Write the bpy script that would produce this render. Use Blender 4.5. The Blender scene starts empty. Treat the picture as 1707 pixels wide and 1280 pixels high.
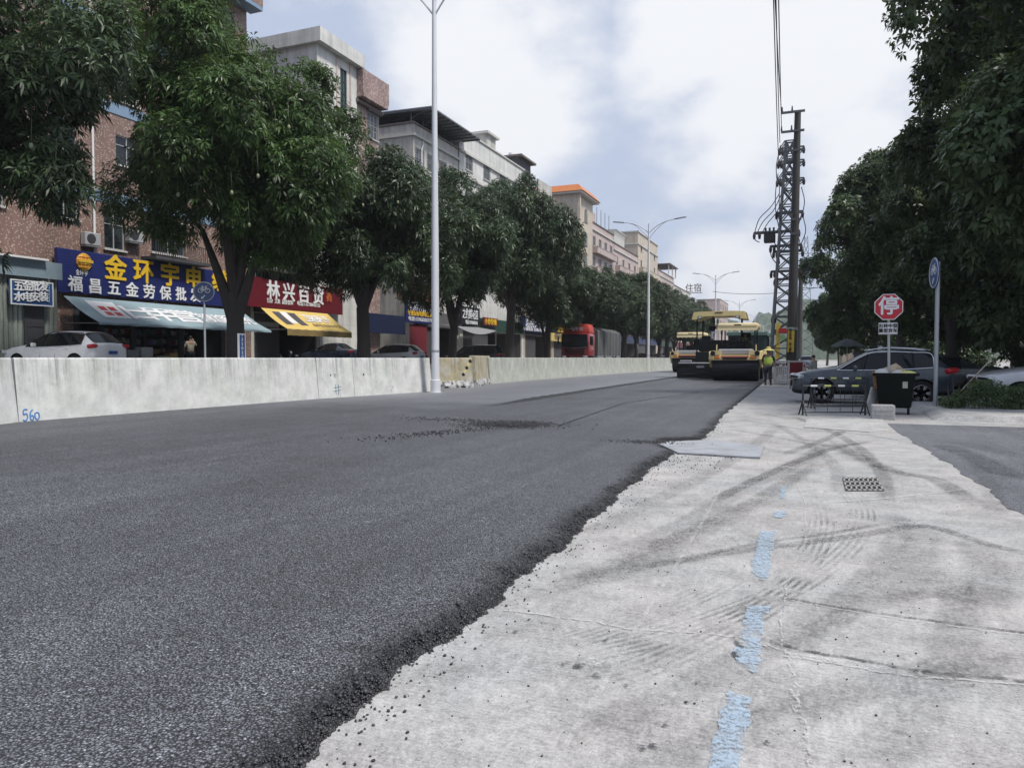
import bpy, bmesh, math, random
import numpy as np
from mathutils import Vector, Matrix, Euler
R = math.radians
sc = bpy.context.scene
COL = sc.collection
random.seed(7)

# ---------------------------------------------------------------- camera
FPX = 1230.0                      # focal length in pixels of the 1707 px wide photograph
YAW, PITCH, EYE = 21.97, 2.0, 1.4
cam_d = bpy.data.cameras.new("camera")
cam = bpy.data.objects.new("camera", cam_d)
COL.objects.link(cam)
cam.location = (0, 0, EYE)
cam.rotation_euler = (R(90 - PITCH), 0, R(YAW))
cam_d.sensor_width = 36
cam_d.lens = FPX / 1707 * 36
cam_d.clip_start, cam_d.clip_end = 0.05, 6000
sc.camera = cam
_rm = Euler((R(90 - PITCH), 0, R(YAW)), 'XYZ').to_matrix()
CR, CU, CF = _rm @ Vector((1, 0, 0)), _rm @ Vector((0, 1, 0)), _rm @ Vector((0, 0, -1))

def ray(px, py):
    return CR * ((px - 853.5) / FPX) + CU * ((640 - py) / FPX) + CF
def gp(px, py, z=0.0):            # point of the ground plane z seen at a photograph pixel
    d = ray(px, py); t = (z - EYE) / d.z
    return Vector((d.x * t, d.y * t, z))
def vx(px, py, x):                # (y, z) on the plane x = const
    d = ray(px, py); t = x / d.x
    return d.y * t, EYE + d.z * t
def yx(px, x):
    d = ray(px, 597); return d.y * x / d.x
def vy(px, py, y):                # (x, z) on the plane y = const
    d = ray(px, py); t = y / d.y
    return d.x * t, EYE + d.z * t

# ---------------------------------------------------------------- sun, sky, exposure
SUN_DIR = Vector((0.92, -0.20, 1.45)).normalized()
sun_d = bpy.data.lights.new("sun", 'SUN')
sun_d.energy, sun_d.angle, sun_d.color = 2.4, R(9), (1.0, 0.955, 0.89)
sun = bpy.data.objects.new("sun", sun_d); COL.objects.link(sun)
sun.rotation_euler = (-SUN_DIR).to_track_quat('-Z', 'Y').to_euler()
sun.location = (20, 10, 60)

world = bpy.data.worlds.new("World"); sc.world = world
world.use_nodes = True
wt = world.node_tree; wt.nodes.clear()
def wn(kind, **kw):
    n = wt.nodes.new(kind)
    for k, v in kw.items(): setattr(n, k, v)
    return n
def wl(a, b): wt.links.new(a, b)
w_out = wn('ShaderNodeOutputWorld'); w_bg = wn('ShaderNodeBackground')
w_bg.inputs['Strength'].default_value = 0.1
sky = wn('ShaderNodeTexSky', sky_type='NISHITA', sun_disc=False)
sky.sun_elevation = math.asin(SUN_DIR.z); sky.sun_rotation = math.atan2(SUN_DIR.x, SUN_DIR.y)
sky.air_density, sky.dust_density, sky.ozone_density = 1.0, 2.5, 1.0
w_tc = wn('ShaderNodeTexCoord')
# haze veil over the clear sky
w_mix1 = wn('ShaderNodeMix', data_type='RGBA')
w_mix1.inputs[0].default_value = 0.86
w_mix1.inputs[7].default_value = (3.3, 3.75, 4.75, 1)
wl(sky.outputs[0], w_mix1.inputs[6])
# clouds: soft banks around given directions, broken up by noise
def noise_node(scale, detail, rough):
    m = wn('ShaderNodeMapping'); m.inputs['Scale'].default_value = (1, 1, 1.7)
    wl(w_tc.outputs['Generated'], m.inputs[0])
    n = wn('ShaderNodeTexNoise'); n.inputs['Scale'].default_value = scale
    n.inputs['Detail'].default_value = detail; n.inputs['Roughness'].default_value = rough
    wl(m.outputs[0], n.inputs['Vector']); return n
def wmath(op, a, b=None, c=None, clamp=False):
    n = wn('ShaderNodeMath', operation=op, use_clamp=clamp)
    for i, v in enumerate((a, b, c)):
        if v is None: continue
        if isinstance(v, (int, float)): n.inputs[i].default_value = v
        else: wl(v, n.inputs[i])
    return n.outputs[0]
n_big = noise_node(4.2, 9, 0.56); n_mid = noise_node(2.0, 4, 0.5)
acc = None
for (px, py, rad, amp) in [(800, 90, 0.20, 1.0), (900, 40, 0.15, .8), (700, 170, 0.10, .7), (830, 215, 0.11, .95), (1180, 30, 0.16, 1.0), (1240, 120, .12, .9), (1130, 110, .08, .7),
                           (1380, 60, 0.2, .95), (1230, 215, 0.13, 1.0), (1420, 230, 0.12, .8), (1240, 462, 0.10, .9), (1150, 480, .06, .6),
                           (480, -300, .35, .6), (1500, -300, .5, .6), (1800, 100, .4, .7), (100, 100, .3, .4)]:
    d = ray(px, py).normalized()
    dp = wn('ShaderNodeVectorMath', operation='DISTANCE'); wl(w_tc.outputs['Generated'], dp.inputs[0])
    dp.inputs[1].default_value = d
    v = wmath('SUBTRACT', 1.0, wmath('DIVIDE', dp.outputs['Value'], rad * 1.25), clamp=True)
    v = wmath('MULTIPLY', v, amp)
    acc = v if acc is None else wmath('MAXIMUM', acc, v)
nz = wmath('MULTIPLY', wmath('SUBTRACT', n_big.outputs['Fac'], 0.5), 2.0)
nz2 = wmath('MULTIPLY', wmath('SUBTRACT', n_mid.outputs['Fac'], 0.5), 0.8)
dens = wmath('ADD', wmath('ADD', wmath('MULTIPLY', acc, 1.35), nz), nz2)
mr = wn('ShaderNodeMapRange', interpolation_type='SMOOTHSTEP'); wl(dens, mr.inputs[0])
mr.inputs[1].default_value, mr.inputs[2].default_value = 0.34, 0.95
w_mix2 = wn('ShaderNodeMix', data_type='RGBA')
wl(mr.outputs[0], w_mix2.inputs[0]); wl(w_mix1.outputs[2], w_mix2.inputs[6])
w_mix2.inputs[7].default_value = (5.6, 5.7, 5.95, 1)
wl(w_mix2.outputs[2], w_bg.inputs['Color']); wl(w_bg.outputs[0], w_out.inputs['Surface'])

sc.view_settings.view_transform = 'Standard'
sc.view_settings.look = 'None'
sc.view_settings.exposure = 0.74
sc.view_settings.gamma = 1.0
sc.render.engine = 'CYCLES'
sc.cycles.max_bounces = 6
sc.cycles.diffuse_bounces = 2
sc.cycles.glossy_bounces = 3
sc.cycles.transmission_bounces = 3
sc.cycles.transparent_max_bounces = 12
sc.cycles.volume_bounces = 0
sc.cycles.caustics_reflective = False
sc.cycles.caustics_refractive = False
sc.cycles.use_denoising = True

# ---------------------------------------------------------------- object helpers
def link(name, me, mat=None, parent=None, smooth=False):
    o = bpy.data.objects.new(name, me); COL.objects.link(o)
    if mat is not None:
        me.materials.clear(); me.materials.append(mat)
    if smooth and len(me.polygons):
        me.polygons.foreach_set('use_smooth', [True] * len(me.polygons))
    if parent is not None: o.parent = parent
    return o
def tag(o, label=None, cat=None, group=None, kind=None):
    if label: o['label'] = label
    if cat: o['category'] = cat
    if group: o['group'] = group
    if kind: o['kind'] = kind
    return o
def empty(name, loc, label, cat, rz=0.0, group=None):
    o = bpy.data.objects.new(name, None); COL.objects.link(o)
    o.empty_display_size = 0.2
    o.location = loc; o.rotation_euler = (0, 0, rz)
    return tag(o, label, cat, group)
def struct(o, kind='structure'):
    o['kind'] = kind; return o
def kids(o):
    return [c for c in bpy.data.objects if c.parent == o]
def dup(o, loc, rz=None, label=None, group=None, scale=None):
    def rec(src, par):
        c = src.copy(); COL.objects.link(c)
        if par is not None: c.parent = par
        for k in CH.get(src.name, []): rec(k, c)
        return c
    CH = {}
    for k in bpy.data.objects:
        if k.parent is not None: CH.setdefault(k.parent.name, []).append(k)
    c = rec(o, None)
    c.location = loc
    if rz is not None: c.rotation_euler = (0, 0, rz)
    if scale is not None: c.scale = scale if hasattr(scale, '__len__') else (scale,) * 3
    if label: c['label'] = label
    if group: c['group'] = group
    return c

class MB:
    """collects shapes and links them as ONE mesh object"""
    def __init__(s): s.v = []; s.f = []
    def add(s, vs, fs):
        n = len(s.v); s.v += [tuple(p) for p in vs]; s.f += [tuple(i + n for i in f) for f in fs]; return s
    def box(s, c, d, rot=None, bev=0.0, taper=1.0):
        x, y, z = d[0] / 2, d[1] / 2, d[2] / 2
        if bev > 0:
            b = min(bev, x * .9, y * .9, z * .9)
            bm = bmesh.new(); bmesh.ops.create_cube(bm, size=1)
            for v in bm.verts: v.co = Vector((v.co.x * 2 * x, v.co.y * 2 * y, v.co.z * 2 * z))
            bmesh.ops.bevel(bm, geom=bm.edges[:], offset=b, segments=2, affect='EDGES', profile=.5)
            bm.verts.index_update()
            vs = [v.co.copy() for v in bm.verts]; fs = [[v.index for v in f.verts] for f in bm.faces]; bm.free()
        else:
            vs = [Vector((sx * x, sy * y, sz * z)) for sz in (-1, 1) for sy in (-1, 1) for sx in (-1, 1)]
            fs = [(0, 2, 3, 1), (4, 5, 7, 6), (0, 1, 5, 4), (2, 6, 7, 3), (0, 4, 6, 2), (1, 3, 7, 5)]
        if taper != 1.0:
            for v in vs:
                if v.z > 0: v.x *= taper; v.y *= taper
        if rot is not None:
            m = Euler(rot, 'XYZ').to_matrix(); vs = [m @ v for v in vs]
        c = Vector(c)
        return s.add([v + c for v in vs], fs)
    def span(s, a, b, bev=0.0):       # box between two corners
        a, b = Vector(a), Vector(b)
        return s.box((a + b) / 2, [abs(t) for t in (b - a)], None, bev)
    def tube(s, pts, r, n=10, cap=True):
        pts = [Vector(p) for p in pts]
        rs = r if hasattr(r, '__len__') else [r] * len(pts)
        vs, fs = [], []
        up = None
        for i, p in enumerate(pts):
            t = (pts[min(i + 1, len(pts) - 1)] - pts[max(i - 1, 0)]).normalized()
            if up is None:
                up = Vector((0, 0, 1)) if abs(t.z) < .9 else Vector((1, 0, 0))
            a = t.cross(up).normalized(); up = a.cross(t).normalized()
            for k in range(n):
                q = 2 * math.pi * k / n
                vs.append(p + (a * math.cos(q) + up * math.sin(q)) * rs[i])
        for i in range(len(pts) - 1):
            for k in range(n):
                k2 = (k + 1) % n
                fs.append((i * n + k, i * n + k2, (i + 1) * n + k2, (i + 1) * n + k))
        if cap:
            fs.append(tuple(range(n - 1, -1, -1))); fs.append(tuple((len(pts) - 1) * n + k for k in range(n)))
        return s.add(vs, fs)
    def bar(s, a, b, w, h=None):      # square bar from a to b
        a, b = Vector(a), Vector(b); h = h or w
        t = (b - a).normalized(); up = Vector((0, 0, 1)) if abs(t.z) < .95 else Vector((0, 1, 0))
        x = t.cross(up).normalized(); u = x.cross(t).normalized()
        vs = [p + x * sx * w / 2 + u * su * h / 2 for p in (a, b) for sx, su in ((-1, -1), (1, -1), (1, 1), (-1, 1))]
        return s.add(vs, [(3, 2, 1, 0), (4, 5, 6, 7), (0, 1, 5, 4), (1, 2, 6, 5), (2, 3, 7, 6), (3, 0, 4, 7)])
    def prism(s, prof, axis, a, b):   # profile points (2-D) swept along an axis
        n = len(prof)
        def P(u, v, t): return {'x': (t, u, v), 'y': (u, t, v), 'z': (u, v, t)}[axis]
        vs = [P(u, v, a) for u, v in prof] + [P(u, v, b) for u, v in prof]
        fs = [(i, (i + 1) % n, n + (i + 1) % n, n + i) for i in range(n)]
        fs += [tuple(range(n - 1, -1, -1)), tuple(range(n, 2 * n))]
        return s.add(vs, fs)
    def lathe(s, prof, c=(0, 0, 0), n=20, axis='z'):   # profile of (radius, height)
        vs, fs = [], []
        for r, h in prof:
            for k in range(n):
                q = 2 * math.pi * k / n
                p = {'z': (r * math.cos(q), r * math.sin(q), h), 'x': (h, r * math.cos(q), r * math.sin(q)), 'y': (r * math.sin(q), h, r * math.cos(q))}[axis]
                vs.append(Vector(p) + Vector(c))
        m = len(prof)
        for i in range(m - 1):
            for k in range(n):
                k2 = (k + 1) % n; fs.append((i * n + k, i * n + k2, (i + 1) * n + k2, (i + 1) * n + k))
        fs.append(tuple(range(n - 1, -1, -1))); fs.append(tuple((m - 1) * n + k for k in range(n)))
        return s.add(vs, fs)
    def ball(s, c, r, n=12, m=8):
        rx = r if hasattr(r, '__len__') else (r, r, r)
        vs = [Vector(c) + Vector((0, 0, -rx[2]))]; fs = []
        for i in range(1, m):
            f = -math.pi / 2 + math.pi * i / m
            for k in range(n):
                q = 2 * math.pi * k / n
                vs.append(Vector(c) + Vector((rx[0] * math.cos(f) * math.cos(q), rx[1] * math.cos(f) * math.sin(q), rx[2] * math.sin(f))))
        vs.append(Vector(c) + Vector((0, 0, rx[2]))); L = len(vs) - 1
        for k in range(n):
            k2 = (k + 1) % n
            fs.append((0, 1 + k2, 1 + k)); fs.append((L, 1 + (m - 2) * n + k, 1 + (m - 2) * n + k2))
            for i in range(m - 2):
                fs.append((1 + i * n + k, 1 + i * n + k2, 1 + (i + 1) * n + k2, 1 + (i + 1) * n + k))
        return s.add(vs, fs)
    def grid(s, P, closed=False):     # rows of points -> quads
        n = len(P[0]); vs = [p for row in P for p in row]; fs = []
        for i in range(len(P) - 1):
            for k in range(n - 1): fs.append((i * n + k, i * n + k + 1, (i + 1) * n + k + 1, (i + 1) * n + k))
        return s.add(vs, fs)
    def poly(s, pts): return s.add(pts, [tuple(range(len(pts)))])
    def move(s, m):
        s.v = [tuple(m @ Vector(p)) for p in s.v]; return s
    def mesh(s, name):
        me = bpy.data.meshes.new(name); me.from_pydata(s.v, [], s.f); me.update(); return me
    def build(s, name, mat=None, parent=None, smooth=False, fix=True):
        me = s.mesh(name)
        if fix:
            bm = bmesh.new(); bm.from_mesh(me); bmesh.ops.recalc_face_normals(bm, faces=bm.faces[:]); bm.to_mesh(me); bm.free()
        o = link(name, me, mat, parent, smooth)
        if smooth:
            me.set_sharp_from_angle(angle=R(38))
        return o

_text_cache = {}
def text_mesh(body, size, depth=0.01, bold=0.0, align='CENTER', vertical=False, slant=0.0):
    """lettering as a mesh: local x along the line, y up, facing +z"""
    if vertical: body = "\n".join(body)
    key = (body, size, depth, bold, align, slant)
    if key in _text_cache: return _text_cache[key]
    cu = bpy.data.curves.new("lettering", 'FONT')
    cu.body = body; cu.size = size; cu.extrude = depth / 2; cu.shear = slant
    cu.align_x = align; cu.align_y = 'CENTER'; cu.resolution_u = 2
    ob = bpy.data.objects.new("lettering_source", cu); COL.objects.link(ob)
    dg = bpy.context.evaluated_depsgraph_get(); dg.update()
    me = bpy.data.meshes.new_from_object(ob.evaluated_get(dg))
    bpy.data.objects.remove(ob); bpy.data.curves.remove(cu)
    me.name = "lettering"
    if bold > 0:                  # a heavier stroke: the outline laid down again around itself, each copy a hair prouder
        bm = bmesh.new(); bw = min(bold, size * .03)
        for k in range(6):
            q = k * math.pi / 3; m2 = me.copy(); m2.transform(Matrix.Translation((bw * math.cos(q), bw * math.sin(q), .0008 * k))); bm.from_mesh(m2); bpy.data.meshes.remove(m2)
        bm.to_mesh(me); bm.free()
    _text_cache[key] = me
    return me
def text(body, size, mat, parent, loc, face='+x', depth=0.02, bold=0.0, name='lettering', align='CENTER', vertical=False, slant=0.0, xs=1.0, extra=None):
    me = text_mesh(body, size, depth, bold, align, vertical, slant).copy()
    B = {'+x': Matrix(((0, 0, 1), (1, 0, 0), (0, 1, 0))), '-y': Matrix(((1, 0, 0), (0, 0, -1), (0, 1, 0))),
         '+z': Matrix(((1, 0, 0), (0, 1, 0), (0, 0, 1))), '-x': Matrix(((0, 0, -1), (-1, 0, 0), (0, 1, 0)))}[face] if isinstance(face, str) else face
    M = Matrix.Translation(Vector(loc)) @ B.to_4x4() @ Matrix.Diagonal((xs, 1, 1, 1))
    if extra is not None: M = M @ extra
    me.transform(M)
    return link(name, me, mat, parent)

# ---------------------------------------------------------------- materials
class NT:
    def __init__(s, name):
        s.m = bpy.data.materials.new(name); s.m.use_nodes = True
        s.t = s.m.node_tree; s.t.nodes.clear()
        s.out = s.n('ShaderNodeOutputMaterial')
    def n(s, kind, **kw):
        x = s.t.nodes.new(kind)
        for k, v in kw.items(): setattr(x, k, v)
        return x
    def l(s, a, b): s.t.links.new(a, b)
    def setin(s, node, key, v):
        if v is None: return
        if hasattr(v, 'is_output'): s.l(v, node.inputs[key])
        elif isinstance(v, tuple) and len(v) == 3 and node.inputs[key].type == 'RGBA': node.inputs[key].default_value = (*v, 1)
        else: node.inputs[key].default_value = v
    def math(s, op, a, b=None, c=None, clamp=False):
        x = s.n('ShaderNodeMath', operation=op, use_clamp=clamp)
        for i, v in enumerate((a, b, c)): s.setin(x, i, v)
        return x.outputs[0]
    def mix(s, f, a, b, blend='MIX'):
        x = s.n('ShaderNodeMix', data_type='RGBA', blend_type=blend)
        s.setin(x, 0, f); s.setin(x, 6, a); s.setin(x, 7, b); return x.outputs[2]
    def obj(s, scale=(1, 1, 1), loc=(0, 0, 0), rot=(0, 0, 0)):
        c = s.n('ShaderNodeTexCoord'); mp = s.n('ShaderNodeMapping')
        mp.inputs['Scale'].default_value = scale; mp.inputs['Location'].default_value = loc; mp.inputs['Rotation'].default_value = rot
        s.l(c.outputs['Object'], mp.inputs[0]); return mp.outputs[0]
    def world(s, scale=(1, 1, 1)):
        c = s.n('ShaderNodeNewGeometry'); mp = s.n('ShaderNodeMapping')
        mp.inputs['Scale'].default_value = scale
        s.l(c.outputs['Position'], mp.inputs[0]); return mp.outputs[0]
    def noise(s, vec, scale, detail=4, rough=.55, out='Fac', dist=0.0):
        x = s.n('ShaderNodeTexNoise'); s.l(vec, x.inputs['Vector'])
        x.inputs['Scale'].default_value = scale; x.inputs['Detail'].default_value = detail; x.inputs['Roughness'].default_value = rough
        x.inputs['Distortion'].default_value = dist
        return x.outputs[out]
    def voro(s, vec, scale, feature='F1', out='Distance', rnd=1.0):
        x = s.n('ShaderNodeTexVoronoi', feature=feature); s.l(vec, x.inputs['Vector'])
        x.inputs['Scale'].default_value = scale; x.inputs['Randomness'].default_value = rnd
        return x.outputs[out]
    def ramp(s, f, lo, hi, a=0.0, b=1.0, smooth=True):
        x = s.n('ShaderNodeMapRange', interpolation_type='SMOOTHSTEP' if smooth else 'LINEAR')
        s.setin(x, 0, f); s.setin(x, 1, lo); s.setin(x, 2, hi); s.setin(x, 3, a); s.setin(x, 4, b)
        return x.outputs[0]
    def bump(s, h, strength=.3, dist=.02, normal=None):
        x = s.n('ShaderNodeBump'); x.inputs['Strength'].default_value = strength; x.inputs['Distance'].default_value = dist
        s.l(h, x.inputs['Height'])
        if normal is not None: s.l(normal, x.inputs['Normal'])
        return x.outputs[0]
    def bsdf(s, col, rough=.6, metal=0.0, normal=None, alpha=None, spec=.5, coat=0.0):
        p = s.n('ShaderNodeBsdfPrincipled')
        s.setin(p, 'Base Color', col); s.setin(p, 'Roughness', rough); s.setin(p, 'Metallic', metal)
        s.setin(p, 'Specular IOR Level', spec); s.setin(p, 'Coat Weight', coat)
        if normal is not None: s.l(normal, p.inputs['Normal'])
        if alpha is not None: s.setin(p, 'Alpha', alpha)
        return p
    def done(s, sh):
        s.l(sh.outputs[0], s.out.inputs['Surface']); return s.m

_mats = {}
def plain(name, col, rough=.55, metal=0.0, var=.25, scale=3.0, bump=0.0, bscale=40, spec=.5, coat=0.0):
    """one colour with mottling, fine grain and optional bump"""
    if name in _mats: return _mats[name]
    t = NT(name); o = t.obj()
    n1 = t.noise(o, scale, 5, .6); n2 = t.noise(o, scale * 9, 3, .6)
    k = t.math('ADD', t.math('MULTIPLY', t.math('SUBTRACT', n1, .5), var * 2), t.math('MULTIPLY', t.math('SUBTRACT', n2, .5), var))
    k = t.math('ADD', 1.0, k)
    c = t.n('ShaderNodeVectorMath', operation='SCALE'); c.inputs[0].default_value = col[:3]; t.l(k, c.inputs['Scale'])
    nm = t.bump(t.noise(o, bscale, 4, .6), bump, .01) if bump else None
    _mats[name] = t.done(t.bsdf(c.outputs[0], t.math('ADD', rough, t.math('MULTIPLY', t.math('SUBTRACT', n1, .5), .25)), metal, nm, None, spec, coat))
    return _mats[name]
# ================================================================ SETTING
rng = np.random.default_rng(11)
def h2(n): return math.modf(math.sin(n * 127.1 + 3.7) * 43758.5453)[0]
def wob(t, s=0):                   # smooth 1-D wobble, about -1..1
    return (math.sin(t * 1.7 + s) + .6 * math.sin(t * 4.3 + 1.3 * s + 1) + .4 * math.sin(t * 9.1 + 2.1 * s + 2) + .3 * math.sin(t * 19.7 + s * .7)) / 2.0

# ---- materials of the ground
def m_concrete(name, base, dark=.75, streak=True):
    t = NT(name); w = t.world()
    big = t.noise(w, .45, 4, .6); mid = t.noise(w, 2.6, 6, .65); fine = t.noise(w, 60, 4, .7)
    sp = t.voro(w, 210, out='Color'); spx = t.n('ShaderNodeSeparateColor'); t.l(sp, spx.inputs[0])
    st = t.noise(t.world((5, 75, 1)), 1.0, 4, .65)
    st2 = t.noise(t.world((60, 9, 1)), 1.0, 3, .6)
    k = t.math('ADD', t.ramp(big, .3, .7, -.08, .07), t.ramp(mid, .32, .7, -.16, .13))
    k = t.math('ADD', k, t.ramp(fine, .3, .7, -.22, .20, False))
    k = t.math('ADD', k, t.ramp(spx.outputs[0], .0, 1.0, -.14, .14, False)); k = t.math('ADD', k, t.ramp(t.noise(w, 21, 5, .75), .32, .68, -.16, .14)); k = t.math('SUBTRACT', k, t.math('MULTIPLY', t.ramp(t.noise(w, 95, 2, .5), .66, .74), .35))
    if streak:
        k = t.math('ADD', k, t.ramp(st, .3, .7, -.09, .08)); k = t.math('ADD', k, t.ramp(st2, .3, .7, -.04, .04))
    # dirt blotches
    bl = t.noise(w, 1.15, 7, .72, dist=.6)
    k = t.math('SUBTRACT', k, t.math('MULTIPLY', t.ramp(bl, .52, .68), .14))
    bl2 = t.noise(w, 7.5, 5, .7)
    k = t.math('SUBTRACT', k, t.math('MULTIPLY', t.ramp(bl2, .60, .74), .20))
    k = t.math('ADD', k, t.math('MULTIPLY', t.ramp(t.noise(w, 5.3, 6, .7), .60, .72), .16))
    k = t.math('ADD', 1.0, k)
    hue = t.mix(t.ramp(t.noise(w, .8, 3), .35, .65), (base * 1.03, base * .99, base * .955), (base * .985, base * .985, base * .97))
    c = t.n('ShaderNodeVectorMath', operation='SCALE'); t.l(hue, c.inputs[0]); t.l(k, c.inputs['Scale'])
    h = t.math('ADD', t.math('MULTIPLY', fine, 1.0), t.math('MULTIPLY', st, .6))
    nm = t.bump(h, .35, .006)
    return t.done(t.bsdf(c.outputs[0], .82, 0, nm, None, .35))
M_CONC = m_concrete("old_concrete", .375)
M_WALK = m_concrete("pale_concrete", .40)
def m_asphalt(name, base, scale, contrast, rough, bumpd, bumps, loose=False):
    t = NT(name); w = t.world()
    wv = t.n('ShaderNodeVectorMath', operation='ADD'); t.l(w, wv.inputs[0])
    wn_ = t.noise(w, 35, 2, .5, 'Color'); sc_ = t.n('ShaderNodeVectorMath', operation='SCALE'); t.l(wn_, sc_.inputs[0]); sc_.inputs['Scale'].default_value = .006
    t.l(sc_.outputs[0], wv.inputs[1]); wv = wv.outputs[0]
    d1 = t.voro(wv, scale); c1 = t.voro(wv, scale, out='Color'); d2 = t.voro(wv, scale * 2.3)
    s = t.n('ShaderNodeSeparateColor'); t.l(c1, s.inputs[0])
    gap = t.ramp(d1, .28, .66, 1.0, .16)
    tone = t.ramp(s.outputs[0], 0, 1, 1 - contrast, 1 + contrast, False)
    sparkle = t.ramp(s.outputs[1], .86, .99, 1.0, 1.9)
    big = t.ramp(t.noise(w, .35, 4, .6), .3, .7, .84, 1.16); mid = t.ramp(t.noise(w, 2.6, 6, .7), .3, .7, .91, 1.09)
    k = t.math('MULTIPLY', t.math('MULTIPLY', gap, tone), t.math('MULTIPLY', big, t.math('MULTIPLY', mid, sparkle)))
    lane = t.ramp(t.noise(t.world((2.2, .06, 1)), 1.0, 4, .65), .3, .7, .86, 1.14)
    k = t.math('MULTIPLY', k, lane)
    c = t.n('ShaderNodeVectorMath', operation='SCALE'); c.inputs[0].default_value = (base * .955, base * .985, base * 1.10); t.l(k, c.inputs['Scale'])
    colr = c.outputs[0]
    h = t.math('ADD', t.math('MULTIPLY', d1, -1.0), t.math('MULTIPLY', s.outputs[2], .55)); h = t.math('ADD', h, t.math('MULTIPLY', d2, -.35))
    if loose:                        # the unrolled edge is rougher and darker, partly its shading put into the colour; the mat beside the barrier has been rolled smooth
        ed = t.n('ShaderNodeAttribute', attribute_name='edge_distance').outputs['Fac']
        ed = t.math('ADD', ed, t.math('MULTIPLY', t.math('SUBTRACT', t.noise(w, 9, 5, .7), .5), .16))
        lo = t.ramp(ed, .04, .24, .24, 1.0)
        sp = t.n('ShaderNodeSeparateXYZ'); t.l(w, sp.inputs[0])
        wx = t.math('ADD', sp.outputs[0], t.math('MULTIPLY', sp.outputs[1], .012))
        rl = t.math('MULTIPLY', t.ramp(wx, -8.30, -8.45), t.ramp(t.math('ADD', sp.outputs[1], t.math('MULTIPLY', t.noise(w, .7, 3), 5)), 17, 27))
        sm = t.math('MULTIPLY', t.ramp(t.noise(w, .4, 4), .3, .7, .92, 1.08), t.ramp(t.noise(w, 120, 3, .7), .25, .75, .75, 1.25))
        c2 = t.n('ShaderNodeVectorMath', operation='SCALE'); c2.inputs[0].default_value = (base * 1.0, base * 1.02, base * 1.12); t.l(sm, c2.inputs['Scale'])
        c3 = t.n('ShaderNodeVectorMath', operation='SCALE'); t.l(colr, c3.inputs[0]); t.l(lo, c3.inputs['Scale'])
        colr = t.mix(rl, c3.outputs[0], c2.outputs[0])
        h = t.math('MULTIPLY', h, t.math('SUBTRACT', 1.0, t.math('MULTIPLY', rl, .8)))
    nm = t.bump(h, bumps, bumpd)
    rg = t.ramp(s.outputs[1], 0, 1, rough - .1, rough + .15, False)
    return t.done(t.bsdf(colr, rg, 0, nm, None, .5))
M_ASPH = m_asphalt("fresh_asphalt", .165, 92, .66, .50, .011, .85, True)
M_EDGE = m_asphalt("loose_asphalt", .040, 70, .5, .55, .014, .9)
M_OLD = m_asphalt("old_asphalt", .24, 120, .25, .8, .005, .4)
t = NT("crumb_black"); M_CRUMB = t.done(t.bsdf(t.mix(t.n('ShaderNodeNewGeometry').outputs['Random Per Island'], (.012, .012, .014), (.05, .05, .056)), .45))
M_EARTH = plain("earth", (.23, .21, .18), .9, 0, .3, .4, .4, 6)

# ---- ground, concrete strip, roads
def sheet(name, pts, z, mat):
    me = bpy.data.meshes.new(name); me.from_pydata([(p[0], p[1], z) for p in pts], [], [tuple(range(len(pts)))])
    bm = bmesh.new(); bm.from_mesh(me); bmesh.ops.recalc_face_normals(bm, faces=bm.faces[:])
    for f in bm.faces:
        if f.normal.z < 0: f.normal_flip()
    bm.to_mesh(me); bm.free()
    return struct(link(name, me, mat))
sheet("ground", [(-410, -55), (750, -55), (750, 1320), (-410, 1320)], -.03, M_EARTH)
sheet("concrete_road", [(-17, -12), (30, -12), (70, 120), (40, 420), (-17, 420)], 0, M_CONC)
SW = 18.9
side = [gp(1500, 722), gp(1530, 742), gp(1580, 772), gp(1640, 812), gp(1707, 862), Vector((1.9, 5.0, 0)), Vector((2.2, -12, 0)), Vector((60, -12, 0)), Vector((60, SW, 0)), gp(1478, 706)]
edge2 = []
for a, b in zip(side[:6], side[1:6] + [None]):
    if b is None: edge2.append(a); break
    n = max(2, int((b - a).length / .12))
    for i in range(n):
        p = a.lerp(b, i / n); q = rng.uniform(-1, 1); edge2.append(p + Vector((wob(p.y * 2.1) * .05 + q * .015, 0, 0)))
sheet("side_road", edge2 + side[6:], .004, M_OLD)
# concrete apron slab with a low step where the block stands
ap = [gp(1335, 712), gp(1455, 722), gp(1500, 720), gp(1478, 706)]
apron = MB()
ring = [Vector((p.x, p.y, 0)) for p in (gp(1340, 713), gp(1450, 721), gp(1488, 717), gp(1470, 697), gp(1345, 699))]
apron.add([(p.x, p.y, .014) for p in ring] + [(p.x, p.y, -.01) for p in ring], [(0, 1, 2, 3, 4), (0, 5, 6, 1), (1, 6, 7, 2), (2, 7, 8, 3), (3, 8, 9, 4), (4, 9, 5, 0)])
struct(apron.build("concrete_apron", M_WALK))
# raised pavement with ramped kerb nose
k0, k1 = gp(1560, 703), gp(1524, 681)
sw = MB()
zt = .13
A = [(k0.x, SW - .05), (k1.x - .05, k1.y), (k1.x + .3, 40), (60, 40), (60, SW)]
top = [(k0.x + .28, SW + .02), (k1.x + .12, k1.y + .05), (k1.x + .42, 40), (60, 40), (60, SW + .02)]
sw.add([(x, y, 0.0) for x, y in A] + [(x, y, zt) for x, y in top], [(5, 6, 7, 8, 9)] + [(i, (i + 1) % 5, 5 + (i + 1) % 5, 5 + i) for i in range(5)])
struct(sw.build("pavement", M_WALK))

sheet("parking_ground", [(4.6, 27.4), (60, 27.4), (60, 118), (3.4, 118)], .136, M_OLD)
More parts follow.
